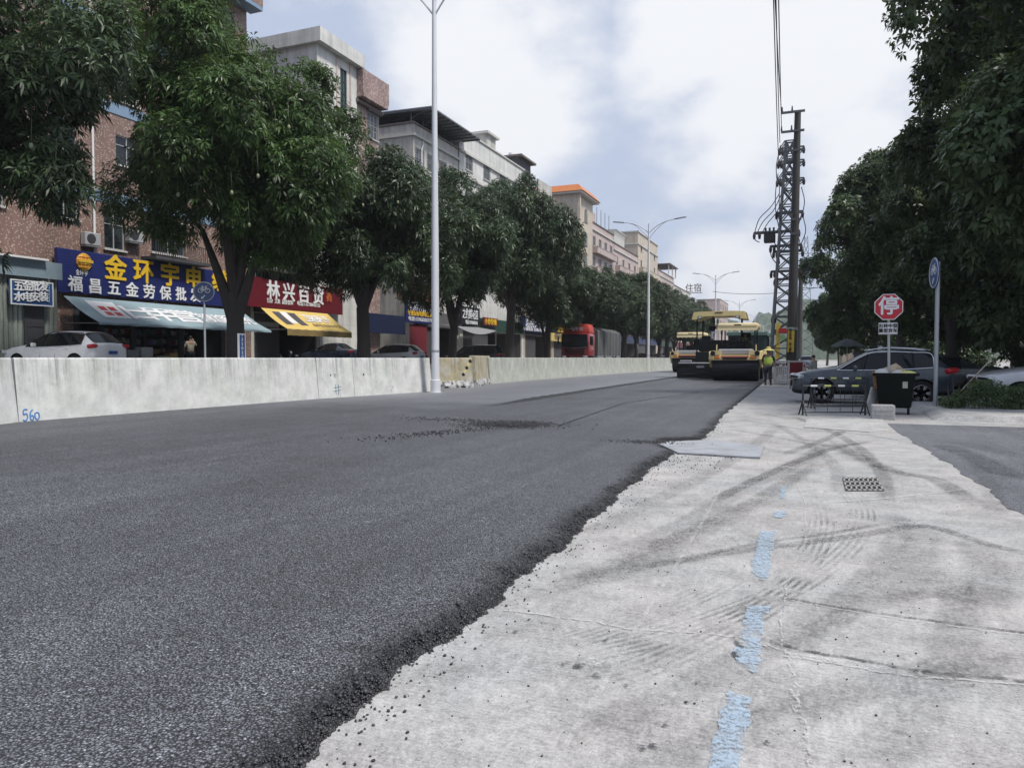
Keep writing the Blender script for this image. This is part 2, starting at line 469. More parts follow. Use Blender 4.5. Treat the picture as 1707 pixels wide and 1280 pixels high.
# ---- fresh asphalt: slab with a loose, sloping edge
EDGE_PX = [(300, 1430), (480, 1280), (560, 1213), (690, 1105), (800, 1022), (880, 955), (960, 890), (1040, 818), (1100, 770), (1124, 757)]
EDGE_A = [gp(*p) for p in EDGE_PX]
NOTCH = [gp(1110, 750), gp(1096, 743), gp(1112, 736)]
EDGE_B = [gp(*p) for p in [(1168, 733), (1192, 713), (1203, 695), (1236, 668), (1263, 646), (1277, 634)]]
ey = [-8, -3] + [p.y for p in EDGE_A] + [p.y for p in NOTCH] + [p.y for p in EDGE_B] + [70, 400]
ex = [-1.5, -1.55] + [p.x for p in EDGE_A] + [p.x for p in NOTCH] + [p.x for p in EDGE_B] + [EDGE_B[-1].x - .2, -2.6]
o_ = np.argsort(ey); ey = np.array(ey)[o_]; ex = np.array(ex)[o_]
def edge_x(y):
    return float(np.interp(y, ey, ex)) + .05 * wob(y * 2.3) * min(1, abs(y - 10.9) / .6 + .15)
THK = .065
ys = list(np.arange(-8, 1.2, .4)) + list(np.arange(1.2, 16, .035)) + list(np.arange(16, 60, .15)) + list(np.arange(60, 400, 4))
prof = [(0, 0), (.02, .30), (.045, .55), (.08, .76), (.13, .90), (.22, 1.0), (.5, 1.02), (3, 1.05)]
rows_a, rows_e = [], []
for y in ys:
    xe = edge_x(y); near = 1 if y < 17 else .6
    row = []
    for j, (dx, hz) in enumerate(prof):
        jit = rng.uniform(-1, 1) * (.014 if j < 5 else .003) * near
        row.append((xe - dx * (1 + .3 * wob(y * 1.1, 3)) + jit, y, max(.002, THK * hz + (rng.uniform(-1, 1) * .008 if 0 < j < 5 else 0) * near)))
    rows_a.append(row + [(-8.45, y, THK + .01), (-15.4, y, THK + .012)])
road = struct(MB().grid(rows_a).build("asphalt_road", M_ASPH, None, True))
at_ = road.data.attributes.new('edge_distance', 'FLOAT', 'POINT'); at_.data.foreach_set('value', [([p[0] for p in prof] + [9, 15])[i % (len(prof) + 2)] for i in range(len(road.data.vertices))])
rid = []
for y in np.arange(18.6, 62, .12):
    xr = -8.2 - .012 * (y - 18) + .04 * wob(y * .6); a = min(1, (y - 18.5) / 3); ww = .13 * a * (1 + .3 * wob(y * 3)); hh = .055 * a * (1 + .35 * wob(y * 4.1, 2))
    rid.append([(xr - ww, y, THK + .012), (xr - ww * .4, y, THK + .012 + hh), (xr + ww * .5, y, THK + .012 + hh * .8), (xr + ww * 1.2, y, THK + .012)])
struct(MB().grid(rid).build("asphalt_joint", M_EDGE))
seam = []
for i in range(120):
    u = i / 119; p = gp(1268, 641).lerp(gp(1040, 676), min(1, u * 1.6)) if u < .625 else gp(1040, 676).lerp(gp(930, 716), (u - .625) / .375)
    seam.append([(p.x - .025, p.y, THK + .012), (p.x + .015 + .02 * wob(u * 60), p.y, THK + .012)])
struct(MB().grid(seam).build("asphalt_seam", M_EDGE, None, False))

# ---- crumbs of asphalt (nobody could count them)
ICO = bmesh.new(); bmesh.ops.create_icosphere(ICO, subdivisions=1, radius=1)
IV = np.array([v.co[:] for v in ICO.verts]); IF = np.array([[v.index for v in f.verts] for f in ICO.faces]); ICO.free()
def stones(name, P, S, mat, flat=.75, seed=0):
    r = np.random.default_rng(seed); n = len(P); m = len(IV)
    q = r.normal(size=(n, 4)); q /= np.linalg.norm(q, axis=1)[:, None]
    a, b, c, d = q.T
    Rm = np.stack([1 - 2 * (c * c + d * d), 2 * (b * c - a * d), 2 * (b * d + a * c), 2 * (b * c + a * d), 1 - 2 * (b * b + d * d), 2 * (c * d - a * b), 2 * (b * d - a * c), 2 * (c * d + a * b), 1 - 2 * (b * b + c * c)], 1).reshape(n, 3, 3)
    L = IV[None] * r.uniform(.72, 1.25, (n, m, 1)) * (r.uniform(.6, 1.1, (n, 1, 3)))
    V = np.einsum('nij,nmj->nmi', Rm, L); V[:, :, 2] *= flat
    V = V * S[:, None, None] + P[:, None, :]
    F = (IF[None] + (np.arange(n) * m)[:, None, None]).reshape(-1, 3)
    me = bpy.data.meshes.new(name); me.vertices.add(n * m); me.vertices.foreach_set('co', V.reshape(-1))
    k = len(F); me.loops.add(k * 3); me.loops.foreach_set('vertex_index', F.reshape(-1).astype(np.int32))
    me.polygons.add(k); me.polygons.foreach_set('loop_start', np.arange(0, k * 3, 3, dtype=np.int32)); me.update(calc_edges=True); me.validate()
    return link(name, me, mat)
P, S = [], []
for i in range(13000):             # the loose slope of the edge
    y = 1.5 + (rng.random() ** 1.7) * 13; xe = edge_x(y); u = abs(rng.normal(0, 1)) * .05
    dx = u - .012
    z = THK * float(np.interp(max(dx, 0), [a for a, b in prof], [b for a, b in prof]))
    s = min(.017, .0052 * math.exp(rng.normal(0, .45))); P.append((xe - dx, y, z + s * .35)); S.append(s)
for i in range(1500):              # strewn on the concrete
    y = 1.4 + (rng.random() ** 1.6) * 16; xe = edge_x(y); d = rng.exponential(.10) if rng.random() < .45 else rng.uniform(0, 3.4)
    s = rng.uniform(.002, .0062) * (1.0 if d > .3 else 1.4); P.append((xe + d, y, s * .6)); S.append(s)
for i in range(140):
    y = rng.uniform(9, 12.5); P.append((edge_x(9.5) + rng.uniform(0, .9), y, .012)); S.append(rng.uniform(.005, .013))
tag(stones("asphalt_crumbs", np.array(P), np.array(S), M_CRUMB, .8, 3), "black asphalt crumbs strewn along the loose edge and over the concrete", "asphalt crumbs", None, 'stuff')
P, S = [], []
c0 = gp(850, 714); ax = (gp(935, 714) - gp(760, 708)).normalized(); ay = Vector((-ax.y, ax.x, 0))
for i in range(2800):
    u, v = rng.normal(0, .44), rng.normal(0, .34)
    p = c0 + ax * u + ay * v * 1.05; hh = .03 * math.exp(-(u * u + v * v) * 1.5)
    s = rng.uniform(.005, .017) * (1.5 if rng.random() < .06 else 1); P.append((p.x, p.y, THK + .012 + hh * rng.random() + s * .4)); S.append(s)
c1 = gp(735, 728); a1 = (gp(860, 712) - gp(640, 735)).normalized(); b1 = Vector((-a1.y, a1.x, 0))
for i in range(330):
    u, v = rng.normal(-.1, .8), rng.normal(0, .2)
    p = c1 + a1 * u + b1 * v; s = rng.uniform(.008, .02); P.append((p.x, p.y, THK + .012 + s * .4)); S.append(s)
c1 = gp(740, 705); a1 = (gp(860, 709) - gp(735, 703)).normalized(); b1 = Vector((-a1.y, a1.x, 0))
for i in range(280):
    u, v = rng.normal(.4, .8), rng.normal(0, .22)
    p = c1 + a1 * u + b1 * v; s = rng.uniform(.008, .018); P.append((p.x, p.y, THK + .012 + s * .4)); S.append(s)
c1 = gp(1085, 745)
for i in range(260):
    p = c1 + Vector((rng.normal(-.1, .3), rng.normal(0, .12), 0)); s = rng.uniform(.006, .014); P.append((p.x, p.y, THK + .012 + s * .4)); S.append(s)
tag(stones("spilled_asphalt_crumbs", np.array(P), np.array(S), M_CRUMB, .8, 4), "dark patch of spilled loose asphalt lying on the fresh road", "asphalt crumbs", None, 'stuff')

# ---- worn marks on the concrete: thin sheets with ragged alpha
def m_mark(name, col, amount, kind='smear'):
    t = NT(name); w = t.world()
    uv = t.n('ShaderNodeUVMap'); s = t.n('ShaderNodeSeparateXYZ'); t.l(uv.outputs[0], s.inputs[0])
    u, v = s.outputs[0], s.outputs[1]
    across = t.math('SUBTRACT', 1.0, t.math('ABSOLUTE', t.math('SUBTRACT', t.math('MULTIPLY', u, 2), 1)))
    ends = t.math('MULTIPLY', t.ramp(v, 0, .12), t.ramp(v, .88, 1.0, 1, 0))
    n1 = t.noise(w, 3.0, 5, .65); n2 = t.noise(w, 55, 4, .7)
    if kind == 'smear':
        a = t.math('MULTIPLY', t.math('MULTIPLY', t.ramp(across, 0, .55), ends), t.ramp(n1, .22, .62, .25, 1)); a = t.math('MULTIPLY', a, t.math('MULTIPLY', t.ramp(n2, .32, .62), t.ramp(t.noise(t.world(), 17, 5, .7), .3, .65, .35, 1)))
    elif kind == 'tread':
        st = t.math('SINE', t.math('MULTIPLY', u, 2 * math.pi * 5)); n3 = t.math('SINE', t.math('MULTIPLY', v, 900))
        a = t.math('MULTIPLY', t.ramp(st, -.3, .4), t.ramp(across, 0, .15)); a = t.math('MULTIPLY', a, ends)
        a = t.math('MULTIPLY', a, t.math('MULTIPLY', t.ramp(t.noise(w, 1.6, 6, .7), .40, .64, .0, 1), t.ramp(n2, .35, .6, .1, 1)))
    elif kind == 'paint':
        rim_ = t.math('MULTIPLY', t.ramp(across, 0, .55), t.math('MULTIPLY', t.ramp(v, 0, .12), t.ramp(v, .88, 1, 1, 0))); q_ = t.math('ADD', t.noise(w, 12, 8, .78), t.math('MULTIPLY', t.math('SUBTRACT', rim_, 1.0), .10)); a = t.math('MULTIPLY', t.ramp(q_, .33, .45), t.ramp(n1, .28, .46, .5, 1)); a = t.math('MULTIPLY', a, t.ramp(n2, .34, .56, .25, 1))
    elif kind == 'line':
        a = t.math('MULTIPLY', t.ramp(across, 0, .4), t.ramp(t.noise(w, 9, 7, .8), .34, .60)); a = t.math('MULTIPLY', a, t.ramp(n2, .3, .55, .3, 1))
    elif kind == 'solid':
        a = t.math('MULTIPLY', t.ramp(t.noise(w, 22, 6, .75), .42, .56), t.ramp(across, 0, .5))
    a = t.math('MULTIPLY', a, amount)
    p = t.bsdf(t.mix(t.ramp(n2, .3, .7), tuple(c * .8 for c in col), tuple(min(1, c * 1.15) for c in col)), .8, 0, None, a, .3)
    return t.done(p)
M_SMEAR = m_mark("tyre_dirt", (.09, .09, .095), .34)
M_SMEAR2 = m_mark("tyre_dirt_strong", (.07, .07, .075), .62)
M_TREAD = m_mark("tyre_tread_print", (.12, .115, .11), .42, 'tread')
M_BLUE = m_mark("blue_road_paint", (.37, .465, .56), .76, 'paint')
M_CHALK = m_mark("chalk_line", (.62, .62, .60), .5, 'line')
M_CRACK = m_mark("crack_filler", (.56, .55, .53), .62, 'solid')
M_CRACKD = m_mark("dark_crack", (.09, .09, .09), .95, 'line')
M_SPOT = m_mark("oil_spot", (.06, .06, .065), .75, 'solid')
M_PALE = m_mark("pale_cement_smear", (.62, .62, .60), .75, 'smear')
_lay = [0]
def uvgrid(name, rows, mat):
    mb = MB().grid(rows); me = mb.mesh(name)
    uv = me.uv_layers.new(name="UVMap"); n = len(rows[0]); m = len(rows)
    for l in me.loops:
        i, k = divmod(l.vertex_index, n); uv.data[l.index].uv = (k / (n - 1), i / (m - 1))
    for p in me.polygons:
        pass
    bm = bmesh.new(); bm.from_mesh(me)
    for f in bm.faces:
        f.normal_update()
        if f.normal.z < 0: f.normal_flip()
    bm.to_mesh(me); bm.free()
    return struct(link(name, me, mat))
def spline(pts, n):
    pts = [Vector(p) for p in pts]; out = []
    P = [pts[0] * 2 - pts[1]] + pts + [pts[-1] * 2 - pts[-2]]
    m = len(pts) - 1
    for i in range(n + 1):
        u = i / n * m; k = min(int(u), m - 1); f = u - k
        a, b, c, d = P[k], P[k + 1], P[k + 2], P[k + 3]
        out.append(.5 * ((2 * b) + (c - a) * f + (2 * a - 5 * b + 4 * c - d) * f * f + (3 * b - a - 3 * c + d) * f ** 3))
    return out
def ribbon(name, pxs, width, mat, jit=0.0, n=60, wj=0.0, world_pts=False):
    _lay[0] += 1; z = .0025 + .00012 * _lay[0]
    c = spline([Vector(p) if world_pts else gp(*p) for p in pxs], n); rows = []
    for i, p in enumerate(c):
        t_ = c[min(i + 1, n)] - c[max(i - 1, 0)]; t_ = Vector((t_.x, t_.y, 0)).normalized(); s_ = Vector((t_.y, -t_.x, 0))
        w_ = width * (1 + wj * (rng.random() - .5) * 2); q = p + s_ * jit * wob(i * .16 + _lay[0])
        rows.append([tuple((q + s_ * w_ * (k / 4 - .5)).xy) + (z,) for k in range(5)])
    return uvgrid(name, rows, mat)
ribbon("tyre_mark", [(985, 960), (1130, 935), (1260, 915), (1400, 897), (1520, 878), (1560, 880), (1640, 905), (1760, 935)], .17, M_SMEAR2)
ribbon("tyre_mark", [(900, 985), (1050, 945), (1180, 880), (1290, 820), (1350, 765), (1372, 738)], .34, M_SMEAR)
ribbon("tyre_mark", [(1000, 930), (1130, 880), (1240, 815), (1330, 770), (1400, 735)], .34, M_SMEAR)
ribbon("tyre_mark", [(1390, 735), (1430, 760), (1490, 785), (1560, 800), (1640, 850)], .30, M_SMEAR2)
ribbon("tyre_mark", [(1340, 730), (1400, 750), (1450, 775), (1540, 800)], .26, M_SMEAR)
ribbon("tyre_mark", [(1210, 715), (1290, 728), (1350, 740), (1420, 745)], .22, M_SMEAR)
ribbon("tyre_mark", [(1240, 700), (1330, 715), (1420, 722), (1530, 740)], .22, M_SMEAR)
ribbon("tyre_mark", [(1250, 686), (1330, 700), (1420, 715)], .2, M_SMEAR)
ribbon("tyre_mark", [(1300, 760), (1350, 742), (1395, 724), (1410, 712)], .22, M_SMEAR2)
ribbon("tyre_tread_print", [(820, 1190), (950, 1150), (1080, 1110), (1190, 1060), (1290, 1000), (1350, 930), (1372, 870), (1360, 830)], .24, M_TREAD, n=120)
ribbon("tyre_tread_print", [(850, 1120), (980, 1090), (1110, 1060), (1230, 1020), (1340, 970), (1420, 905), (1440, 855), (1415, 815)], .24, M_TREAD, n=120)
ribbon("tyre_tread_print", [(870, 1090), (1000, 1055), (1150, 1000), (1250, 950), (1330, 900)], .22, M_TREAD, n=120)
for pts, wd, mt in [([(960, 900), (1060, 850), (1180, 790), (1260, 740), (1300, 705)], .3, M_SMEAR), ([(860, 1010), (990, 955), (1110, 905), (1230, 850), (1320, 800), (1390, 760)], .25, M_SMEAR), ([(900, 1240), (1060, 1180), (1220, 1110), (1350, 1040), (1450, 960), (1500, 890), (1480, 840)], .26, M_SMEAR),
        ([(1090, 1290), (1240, 1220), (1400, 1160), (1560, 1120), (1760, 1100)], .3, M_SMEAR), ([(1420, 1290), (1520, 1200), (1580, 1110), (1600, 1020), (1590, 940)], .28, M_SMEAR), ([(1310, 690), (1370, 712), (1430, 745), (1470, 790), (1480, 850)], .22, M_SMEAR2), ([(1280, 700), (1340, 735), (1390, 775), (1400, 830)], .22, M_SMEAR),
        ([(1460, 735), (1400, 745), (1340, 765), (1260, 800), (1160, 850)], .2, M_SMEAR2), ([(1700, 990), (1600, 985), (1480, 1000), (1380, 1040), (1300, 1100)], .2, M_SMEAR), ([(1150, 930), (1270, 905), (1380, 890), (1480, 872)], .09, M_SMEAR2)]: ribbon("tyre_mark", pts, wd, mt)
ribbon("tyre_mark", [(1480, 1010), (1530, 950), (1540, 900), (1510, 860)], .35, M_SMEAR)
ribbon("tyre_mark", [(1640, 1020), (1650, 960), (1620, 900)], .35, M_SMEAR)
ribbon("tyre_mark", [(1560, 740), (1620, 760), (1680, 790), (1760, 800)], .5, M_SMEAR2)
ribbon("tyre_mark", [(1590, 735), (1660, 752), (1760, 770)], .5, M_SMEAR)
ribbon("tyre_mark", [(1660, 860), (1650, 810), (1620, 770)], .25, M_SMEAR)
ribbon("chalk_line", [(905, 1310), (960, 1215), (1020, 1120), (1060, 1050), (1110, 970), (1180, 855), (1225, 772), (1275, 700)], .03, M_CHALK, n=150)
ribbon("chalk_line", [(1245, 670), (1300, 690), (1380, 704)], .1, M_CHALK)
ribbon("chalk_line", [(1330, 668), (1280, 688), (1240, 700)], .08, M_CHALK)
ribbon("filled_joint", [(840, 1018), (960, 1033), (1062, 1050), (1150, 1055), (1230, 1063), (1290, 1082)], .022, M_CRACK, .014, 120, .25)
ribbon("crack_line", [(1270, 1065), (1340, 1085), (1430, 1100), (1560, 1122), (1760, 1140)], .03, M_CRACKD, .008, 160, .4)
ribbon("filled_joint", [(1278, 1075), (1340, 1098), (1420, 1112), (1520, 1128), (1760, 1145)], .018, M_CRACK, .012, 160, .3)
ribbon("crack_line", [(1310, 998), (1420, 1016), (1560, 1036), (1760, 1062)], .022, M_CRACKD, .006, 160, .4)
ribbon("filled_joint", [(1308, 1000), (1420, 1020), (1560, 1041), (1760, 1066)], .014, M_CRACK, .01, 160, .3)
ribbon("filled_crack", [(1275, 770), (1325, 805), (1345, 880), (1320, 960), (1306, 1010), (1308, 1090), (1330, 1140), (1322, 1170), (1345, 1225), (1350, 1300)], .013, M_CRACK, .02, 160, .3)
ribbon("filled_crack", [(1318, 1150), (1328, 1168), (1342, 1222), (1352, 1262), (1349, 1310)], .024, M_CRACK, .008, 80, .35)
ribbon("filled_joint", [(1380, 838), (1470, 832), (1560, 822), (1620, 815)], .05, M_CHALK)
ribbon("pale_smear", [(1350, 716), (1362, 700), (1370, 690)], .3, M_PALE)
ribbon("pale_smear", [(1300, 1090), (1350, 1098), (1410, 1105)], .09, M_PALE)
ribbon("pale_smear", [(1200, 884), (1225, 884)], .13, M_PALE, n=10)
ribbon("pale_smear", [(975, 1100), (1005, 1108)], .12, M_PALE, n=10)
def patch(name, pxs, mat, n=10):
    _lay[0] += 1; z = .0025 + .00012 * _lay[0]
    h = len(pxs) // 2; Lp = spline([gp(*p) for p in pxs[:h]], n * 3); Rp = spline([gp(*p) for p in pxs[h:]], n * 3); rows = []
    for i, (a, b) in enumerate(zip(Lp, Rp)):
        a = a + Vector((.012 * wob(i * .3), 0, 0)); b = b + Vector((.014 * wob(i * .3, 2), 0, 0))
        rows.append([tuple(a.lerp(b, k / 4).xy) + (z,) for k in range(5)])
    return uvgrid(name, rows, mat)
patch("blue_marking", [(1267, 885), (1262, 905), (1255, 930), (1252, 968), (1294, 885), (1290, 908), (1286, 935), (1281, 968)], M_BLUE)
patch("blue_marking", [(1245, 1010), (1236, 1050), (1224, 1085), (1226, 1105), (1284, 1012), (1272, 1050), (1270, 1085), (1266, 1128)], M_BLUE)
patch("blue_marking", [(1210, 1152), (1200, 1195), (1188, 1240), (1174, 1310), (1252, 1165), (1250, 1195), (1242, 1240), (1226, 1310)], M_BLUE)
patch("blue_marking", [(1301, 812), (1299, 832), (1311, 812), (1309, 832)], M_BLUE)
patch("blue_marking", [(1292, 852), (1288, 864), (1312, 852), (1308, 864)], M_BLUE)
def spot(px, py, rx, ry, mat=None):
    c = gp(px, py); _lay[0] += 1; z = .0025 + .00012 * _lay[0]
    d = (Vector((c.x, c.y, 0)).length) / FPX
    rows = []
    for i in range(5):
        rows.append([(c.x + CR.x * rx * d * math.cos(q) * i / 4 * (1 + .2 * wob(q * 2 + px)) - CR.y * ry * d * 6 * math.sin(q) * i / 4, c.y + CR.y * rx * d * math.cos(q) * i / 4 + CR.x * ry * d * 6 * math.sin(q) * i / 4, z) for q in [2 * math.pi * k / 14 for k in range(15)]])
    return uvgrid("oil_spot", rows, mat or M_SPOT)
for a in [(1232, 1075, 6, 3.2), (1228, 1093, 8, 2.2), (945, 1108, 9, 1.2), (965, 1112, 12, 1.5), (862, 1055, 11, .9), (996, 1128, 9, 1.8), (1010, 1070, 5, 1), (1045, 1145, 4, 1), (1090, 1246, 9, 1.4), (1072, 1249, 9, 1.4),
          (1147, 1173, 5, .8), (1163, 1138, 4, .8), (1545, 1122, 7, .8), (1625, 1145, 9, 1.1), (1572, 1152, 6, .8), (1280, 1240, 5, 1), (1110, 1212, 6, .8), (955, 1225, 3, .7), (1500, 950, 9, .8)]:
    spot(*a)

# ---- left side: raised service road, kerb and forecourt behind the barrier
LZ = .70
M_SERV = m_asphalt("service_asphalt", .16, 60, .2, .8, .004, .3)
struct(MB().span((-24, -30, -.02), (-15.75, 420, LZ)).build("service_road", M_SERV))
struct(MB().span((-90, -30, -.02), (-24, 420, LZ + .12)).build("forecourt_pavement", M_WALK))
FZ = LZ + .12

# ---- hills that close the street
def hill(name, x0, x1, yc, hgt, depth, seed, mat):
    rows = []; nx = 150
    for j in range(14):
        v = j / 13; row = []
        for i in range(nx):
            u = i / (nx - 1); x = x0 + (x1 - x0) * u
            e = min(1, u * 5, (1 - u) * 5); e = e * e * (3 - 2 * e)
            z = hgt * e * (.72 + .2 * wob(u * 7 + seed) + .12 * wob(u * 21 + seed * 2)) * math.sin(min(1, v * 1.6) * math.pi / 2) - 2
            z += (2.6 * wob(u * 240 + j * 1.7, seed) + 1.6 * wob(u * 610 + j * 3.1, seed)) * min(1, v * 3) * (1 if v < .8 else 0)
            row.append((x, yc + depth * v, z))
        rows.append(row)
    return struct(MB().grid(rows).build(name, mat, None, False))
t = NT("hill_forest"); w = t.world()
nz_ = t.noise(w, .11, 6, .7)
M_HILL = t.done(t.bsdf(t.mix(t.ramp(nz_, .3, .7), (.022, .04, .022), (.085, .12, .06)), .9, 0, t.bump(nz_, 1.0, 3)))
hill("hill", -330, 420, 780, 74, 160, 1.3, M_HILL)
hill("hill", -140, 700, 1050, 96, 200, 4.1, M_HILL)
# ================================================================ BUILDINGS
XF = -33.0
def m_tile(name, a, b, frac, cell, base_var=.12, grout=None, rough=.45):
    """small square facing tiles, a share of them in a second colour"""
    t = NT(name); o = t.obj(); s = t.n('ShaderNodeSeparateXYZ'); t.l(o, s.inputs[0])
    cb = t.n('ShaderNodeCombineXYZ'); t.l(t.math('ADD', s.outputs[0], s.outputs[1]), cb.inputs[0]); t.l(s.outputs[2], cb.inputs[1])
    sn = t.n('ShaderNodeVectorMath', operation='SNAP'); t.l(cb.outputs[0], sn.inputs[0]); sn.inputs[1].default_value = (cell, cell, 1)
    wn2 = t.n('ShaderNodeTexWhiteNoise', noise_dimensions='3D'); t.l(sn.outputs[0], wn2.inputs['Vector'])
    sel = t.math('GREATER_THAN', wn2.outputs['Value'], 1 - frac)
    dirt = t.ramp(t.noise(t.obj((1, 1, .25)), .9, 5, .65), .3, .72, 1 - base_var * 2, 1 + base_var)
    c = t.mix(sel, a, b)
    sc2 = t.n('ShaderNodeVectorMath', operation='SCALE'); t.l(c, sc2.inputs[0]); t.l(dirt, sc2.inputs['Scale'])
    return t.done(t.bsdf(sc2.outputs[0], rough))
def m_panel(name, col, w, h, line=.82, rough=.5, dirt=.14):
    t = NT(name); o = t.obj(); s = t.n('ShaderNodeSeparateXYZ'); t.l(o, s.inputs[0])
    cb = t.n('ShaderNodeCombineXYZ'); t.l(t.math('ADD', s.outputs[0], s.outputs[1]), cb.inputs[0]); t.l(s.outputs[2], cb.inputs[1])
    br = t.n('ShaderNodeTexBrick'); br.offset = 0; t.l(cb.outputs[0], br.inputs['Vector'])
    br.inputs['Color1'].default_value = (*col, 1); br.inputs['Color2'].default_value = (*[c * .95 for c in col], 1); br.inputs['Mortar'].default_value = (*[c * line for c in col], 1)
    br.inputs['Scale'].default_value = 1; br.inputs['Brick Width'].default_value = w; br.inputs['Row Height'].default_value = h; br.inputs['Mortar Size'].default_value = .018
    st = t.ramp(t.noise(t.obj((1.2, 1.2, .12)), 1.4, 6, .7), .35, .75, 1.04, 1 - dirt * 2.2)
    st2 = t.ramp(t.noise(o, .7, 4, .6), .3, .7, 1 - dirt, 1.05)
    sc2 = t.n('ShaderNodeVectorMath', operation='SCALE'); t.l(br.outputs[0], sc2.inputs[0]); t.l(t.math('MULTIPLY', st, st2), sc2.inputs['Scale'])
    return t.done(t.bsdf(sc2.outputs[0], rough))
M_PINK = m_tile("speckled_pink_tile", (.235, .150, .125), (.44, .36, .30), .12, .055)
M_BROWN = m_tile("brown_pink_tile", (.27, .185, .165), (.40, .30, .265), .35, .14)
M_WHT = m_panel("white_panel", (.66, .655, .62), 3.2, .62)
M_CREAM = m_panel("cream_tile", (.56, .48, .38), 1.2, .6, .9)
M_GREYW = m_panel("grey_white_render", (.56, .545, .50), 1.4, 1.6, .9, .7, .2)
M_BEIGE = m_panel("beige_tile", (.52, .43, .34), 1.2, .6, .9)
M_PALEP = m_panel("pale_pink_tile", (.52, .42, .38), 1.2, .6, .9)
M_TRIM = plain("pale_trim", (.50, .49, .46), .6, 0, .2, 1.5)
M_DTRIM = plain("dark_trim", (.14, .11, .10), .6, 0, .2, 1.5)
M_BAND = plain("blue_band_tile", (.20, .29, .40), .5, 0, .15, 1.2)
M_STEEL = plain("steel_bars", (.42, .43, .44), .4, .6, .15)
M_WFRAME = plain("window_frame_alloy", (.45, .46, .46), .4, .3, .12)
M_DFRAME = plain("window_frame_dark", (.05, .05, .055), .4, .2, .12)
M_GLASS = (lambda t: t.done(t.bsdf(t.mix(t.ramp(t.noise(t.world(), .7, 3), .4, .6), (.012, .016, .018), (.035, .045, .048)), .08, 0, None, None, .6)))(NT("dark_window_glass"))
M_GGLASS = (lambda t: t.done(t.bsdf((.02, .045, .045), .06, 0, None, None, .7)))(NT("green_window_glass"))
M_ORANGE = plain("orange_roof_tile", (.50, .17, .05), .5, 0, .25, 4, .5, 14)
M_TIN = plain("tin_roof", (.16, .17, .18), .5, .4, .25, 1.0, .3, 8)
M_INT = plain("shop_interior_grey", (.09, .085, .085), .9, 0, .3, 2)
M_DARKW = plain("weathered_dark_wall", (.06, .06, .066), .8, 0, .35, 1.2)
M_WHITE = plain("white_paint", (.74, .74, .74), .45, 0, .06, 3)
M_RED = plain("red_sign_face", (.12, .008, .016), .45, 0, .12, 2)  # red lowered so the colour itself holds the shade
M_GOLD = plain("gold_lettering", (.72, .46, .03), .4, 0, .06, 3)
M_LWHITE = plain("white_lettering", (.72, .73, .75), .45, 0, .05, 3)

def wallgrid(mb, o, u, v, W, H, holes, dep, n):
    o, u, v, n = map(Vector, (o, u, v, n))
    us = sorted({0, W} | {h[0] for h in holes} | {h[2] for h in holes}); vs = sorted({0, H} | {h[1] for h in holes} | {h[3] for h in holes})
    us = [a for a in us if 0 <= a <= W]; vs = [a for a in vs if 0 <= a <= H]
    for a, b in zip(us, us[1:]):
        for c, d in zip(vs, vs[1:]):
            mu, mv = (a + b) / 2, (c + d) / 2
            if any(h[0] < mu < h[2] and h[1] < mv < h[3] for h in holes): continue
            mb.poly([o + u * a + v * c, o + u * b + v * c, o + u * b + v * d, o + u * a + v * d])
    for (a, c, b, d) in holes:
        P = [o + u * a + v * c, o + u * b + v * c, o + u * b + v * d, o + u * a + v * d]
        for p, q in zip(P, P[1:] + P[:1]): mb.poly([p, q, q - n * dep, p - n * dep])
    return mb

def window(par, y0, z0, y1, z1, x=0.0, cols=2, rows=2, frame=None, glass=None, bars=0, sill=True, rec=.14, hood=False):
    """a window set into a facade that faces +x (local coordinates of the building)"""
    fr = frame or M_WFRAME; m = MB(); xx = x - rec + .03; w = .06
    m.span((xx - .02, y0, z0), (xx + .04, y0 + w, z1)); m.span((xx - .02, y1 - w, z0), (xx + .04, y1, z1))
    m.span((xx - .021, y0 + w, z0), (xx + .041, y1 - w, z0 + w)); m.span((xx - .021, y0 + w, z1 - w), (xx + .041, y1 - w, z1))
    for i in range(1, cols): yy = y0 + (y1 - y0) * i / cols; m.span((xx - .018, yy - .025, z0 + w), (xx + .038, yy + .025, z1 - w))
    for i in range(1, rows): zz = z0 + (z1 - z0) * i / rows if rows > 2 else z0 + (z1 - z0) * .68; m.span((xx - .015, y0 + w, zz - .02), (xx + .035, y1 - w, zz + .02))
    f = m.build("window", fr, par)
    MB().poly([(xx - .005, y0 + .01, z0 + .01), (xx - .005, y1 - .01, z0 + .01), (xx - .005, y1 - .01, z1 - .01), (xx - .005, y0 + .01, z1 - .01)]).build("pane", glass or M_GLASS, f)
    if bars:
        b = MB(); n = max(3, int((y1 - y0) / .16)); q = .28 if bars == 2 else .05
        for i in range(n + 1): yy = y0 + (y1 - y0) * i / n; b.span((x + q, yy - .011, z0 - .05), (x + q + .022, yy + .011, z1 + .05))
        for zz in (z0 - .05, (z0 + z1) / 2, z1 + .05): b.span((x + q - .006, y0 - .02, zz - .015), (x + q + .03, y1 + .02, zz + .015))
        if bars == 2:
            for yy in (y0, y1):
                for zz in (z0 - .05, z1 + .05): b.span((x + .003, yy - .012, zz - .012), (x + q, yy + .012, zz + .012))
        b.build("window_bars", M_STEEL, f)
    if sill: MB().span((x + .003, y0 - .08, z0 - .09), (x + .12, y1 + .08, z0 - .003)).build("sill", M_TRIM, f)
    if hood: MB().span((x + .003, y0 - .12, z1 + .01), (x + .38, y1 + .12, z1 + .09)).build("window_hood", M_TRIM, f)
    return f

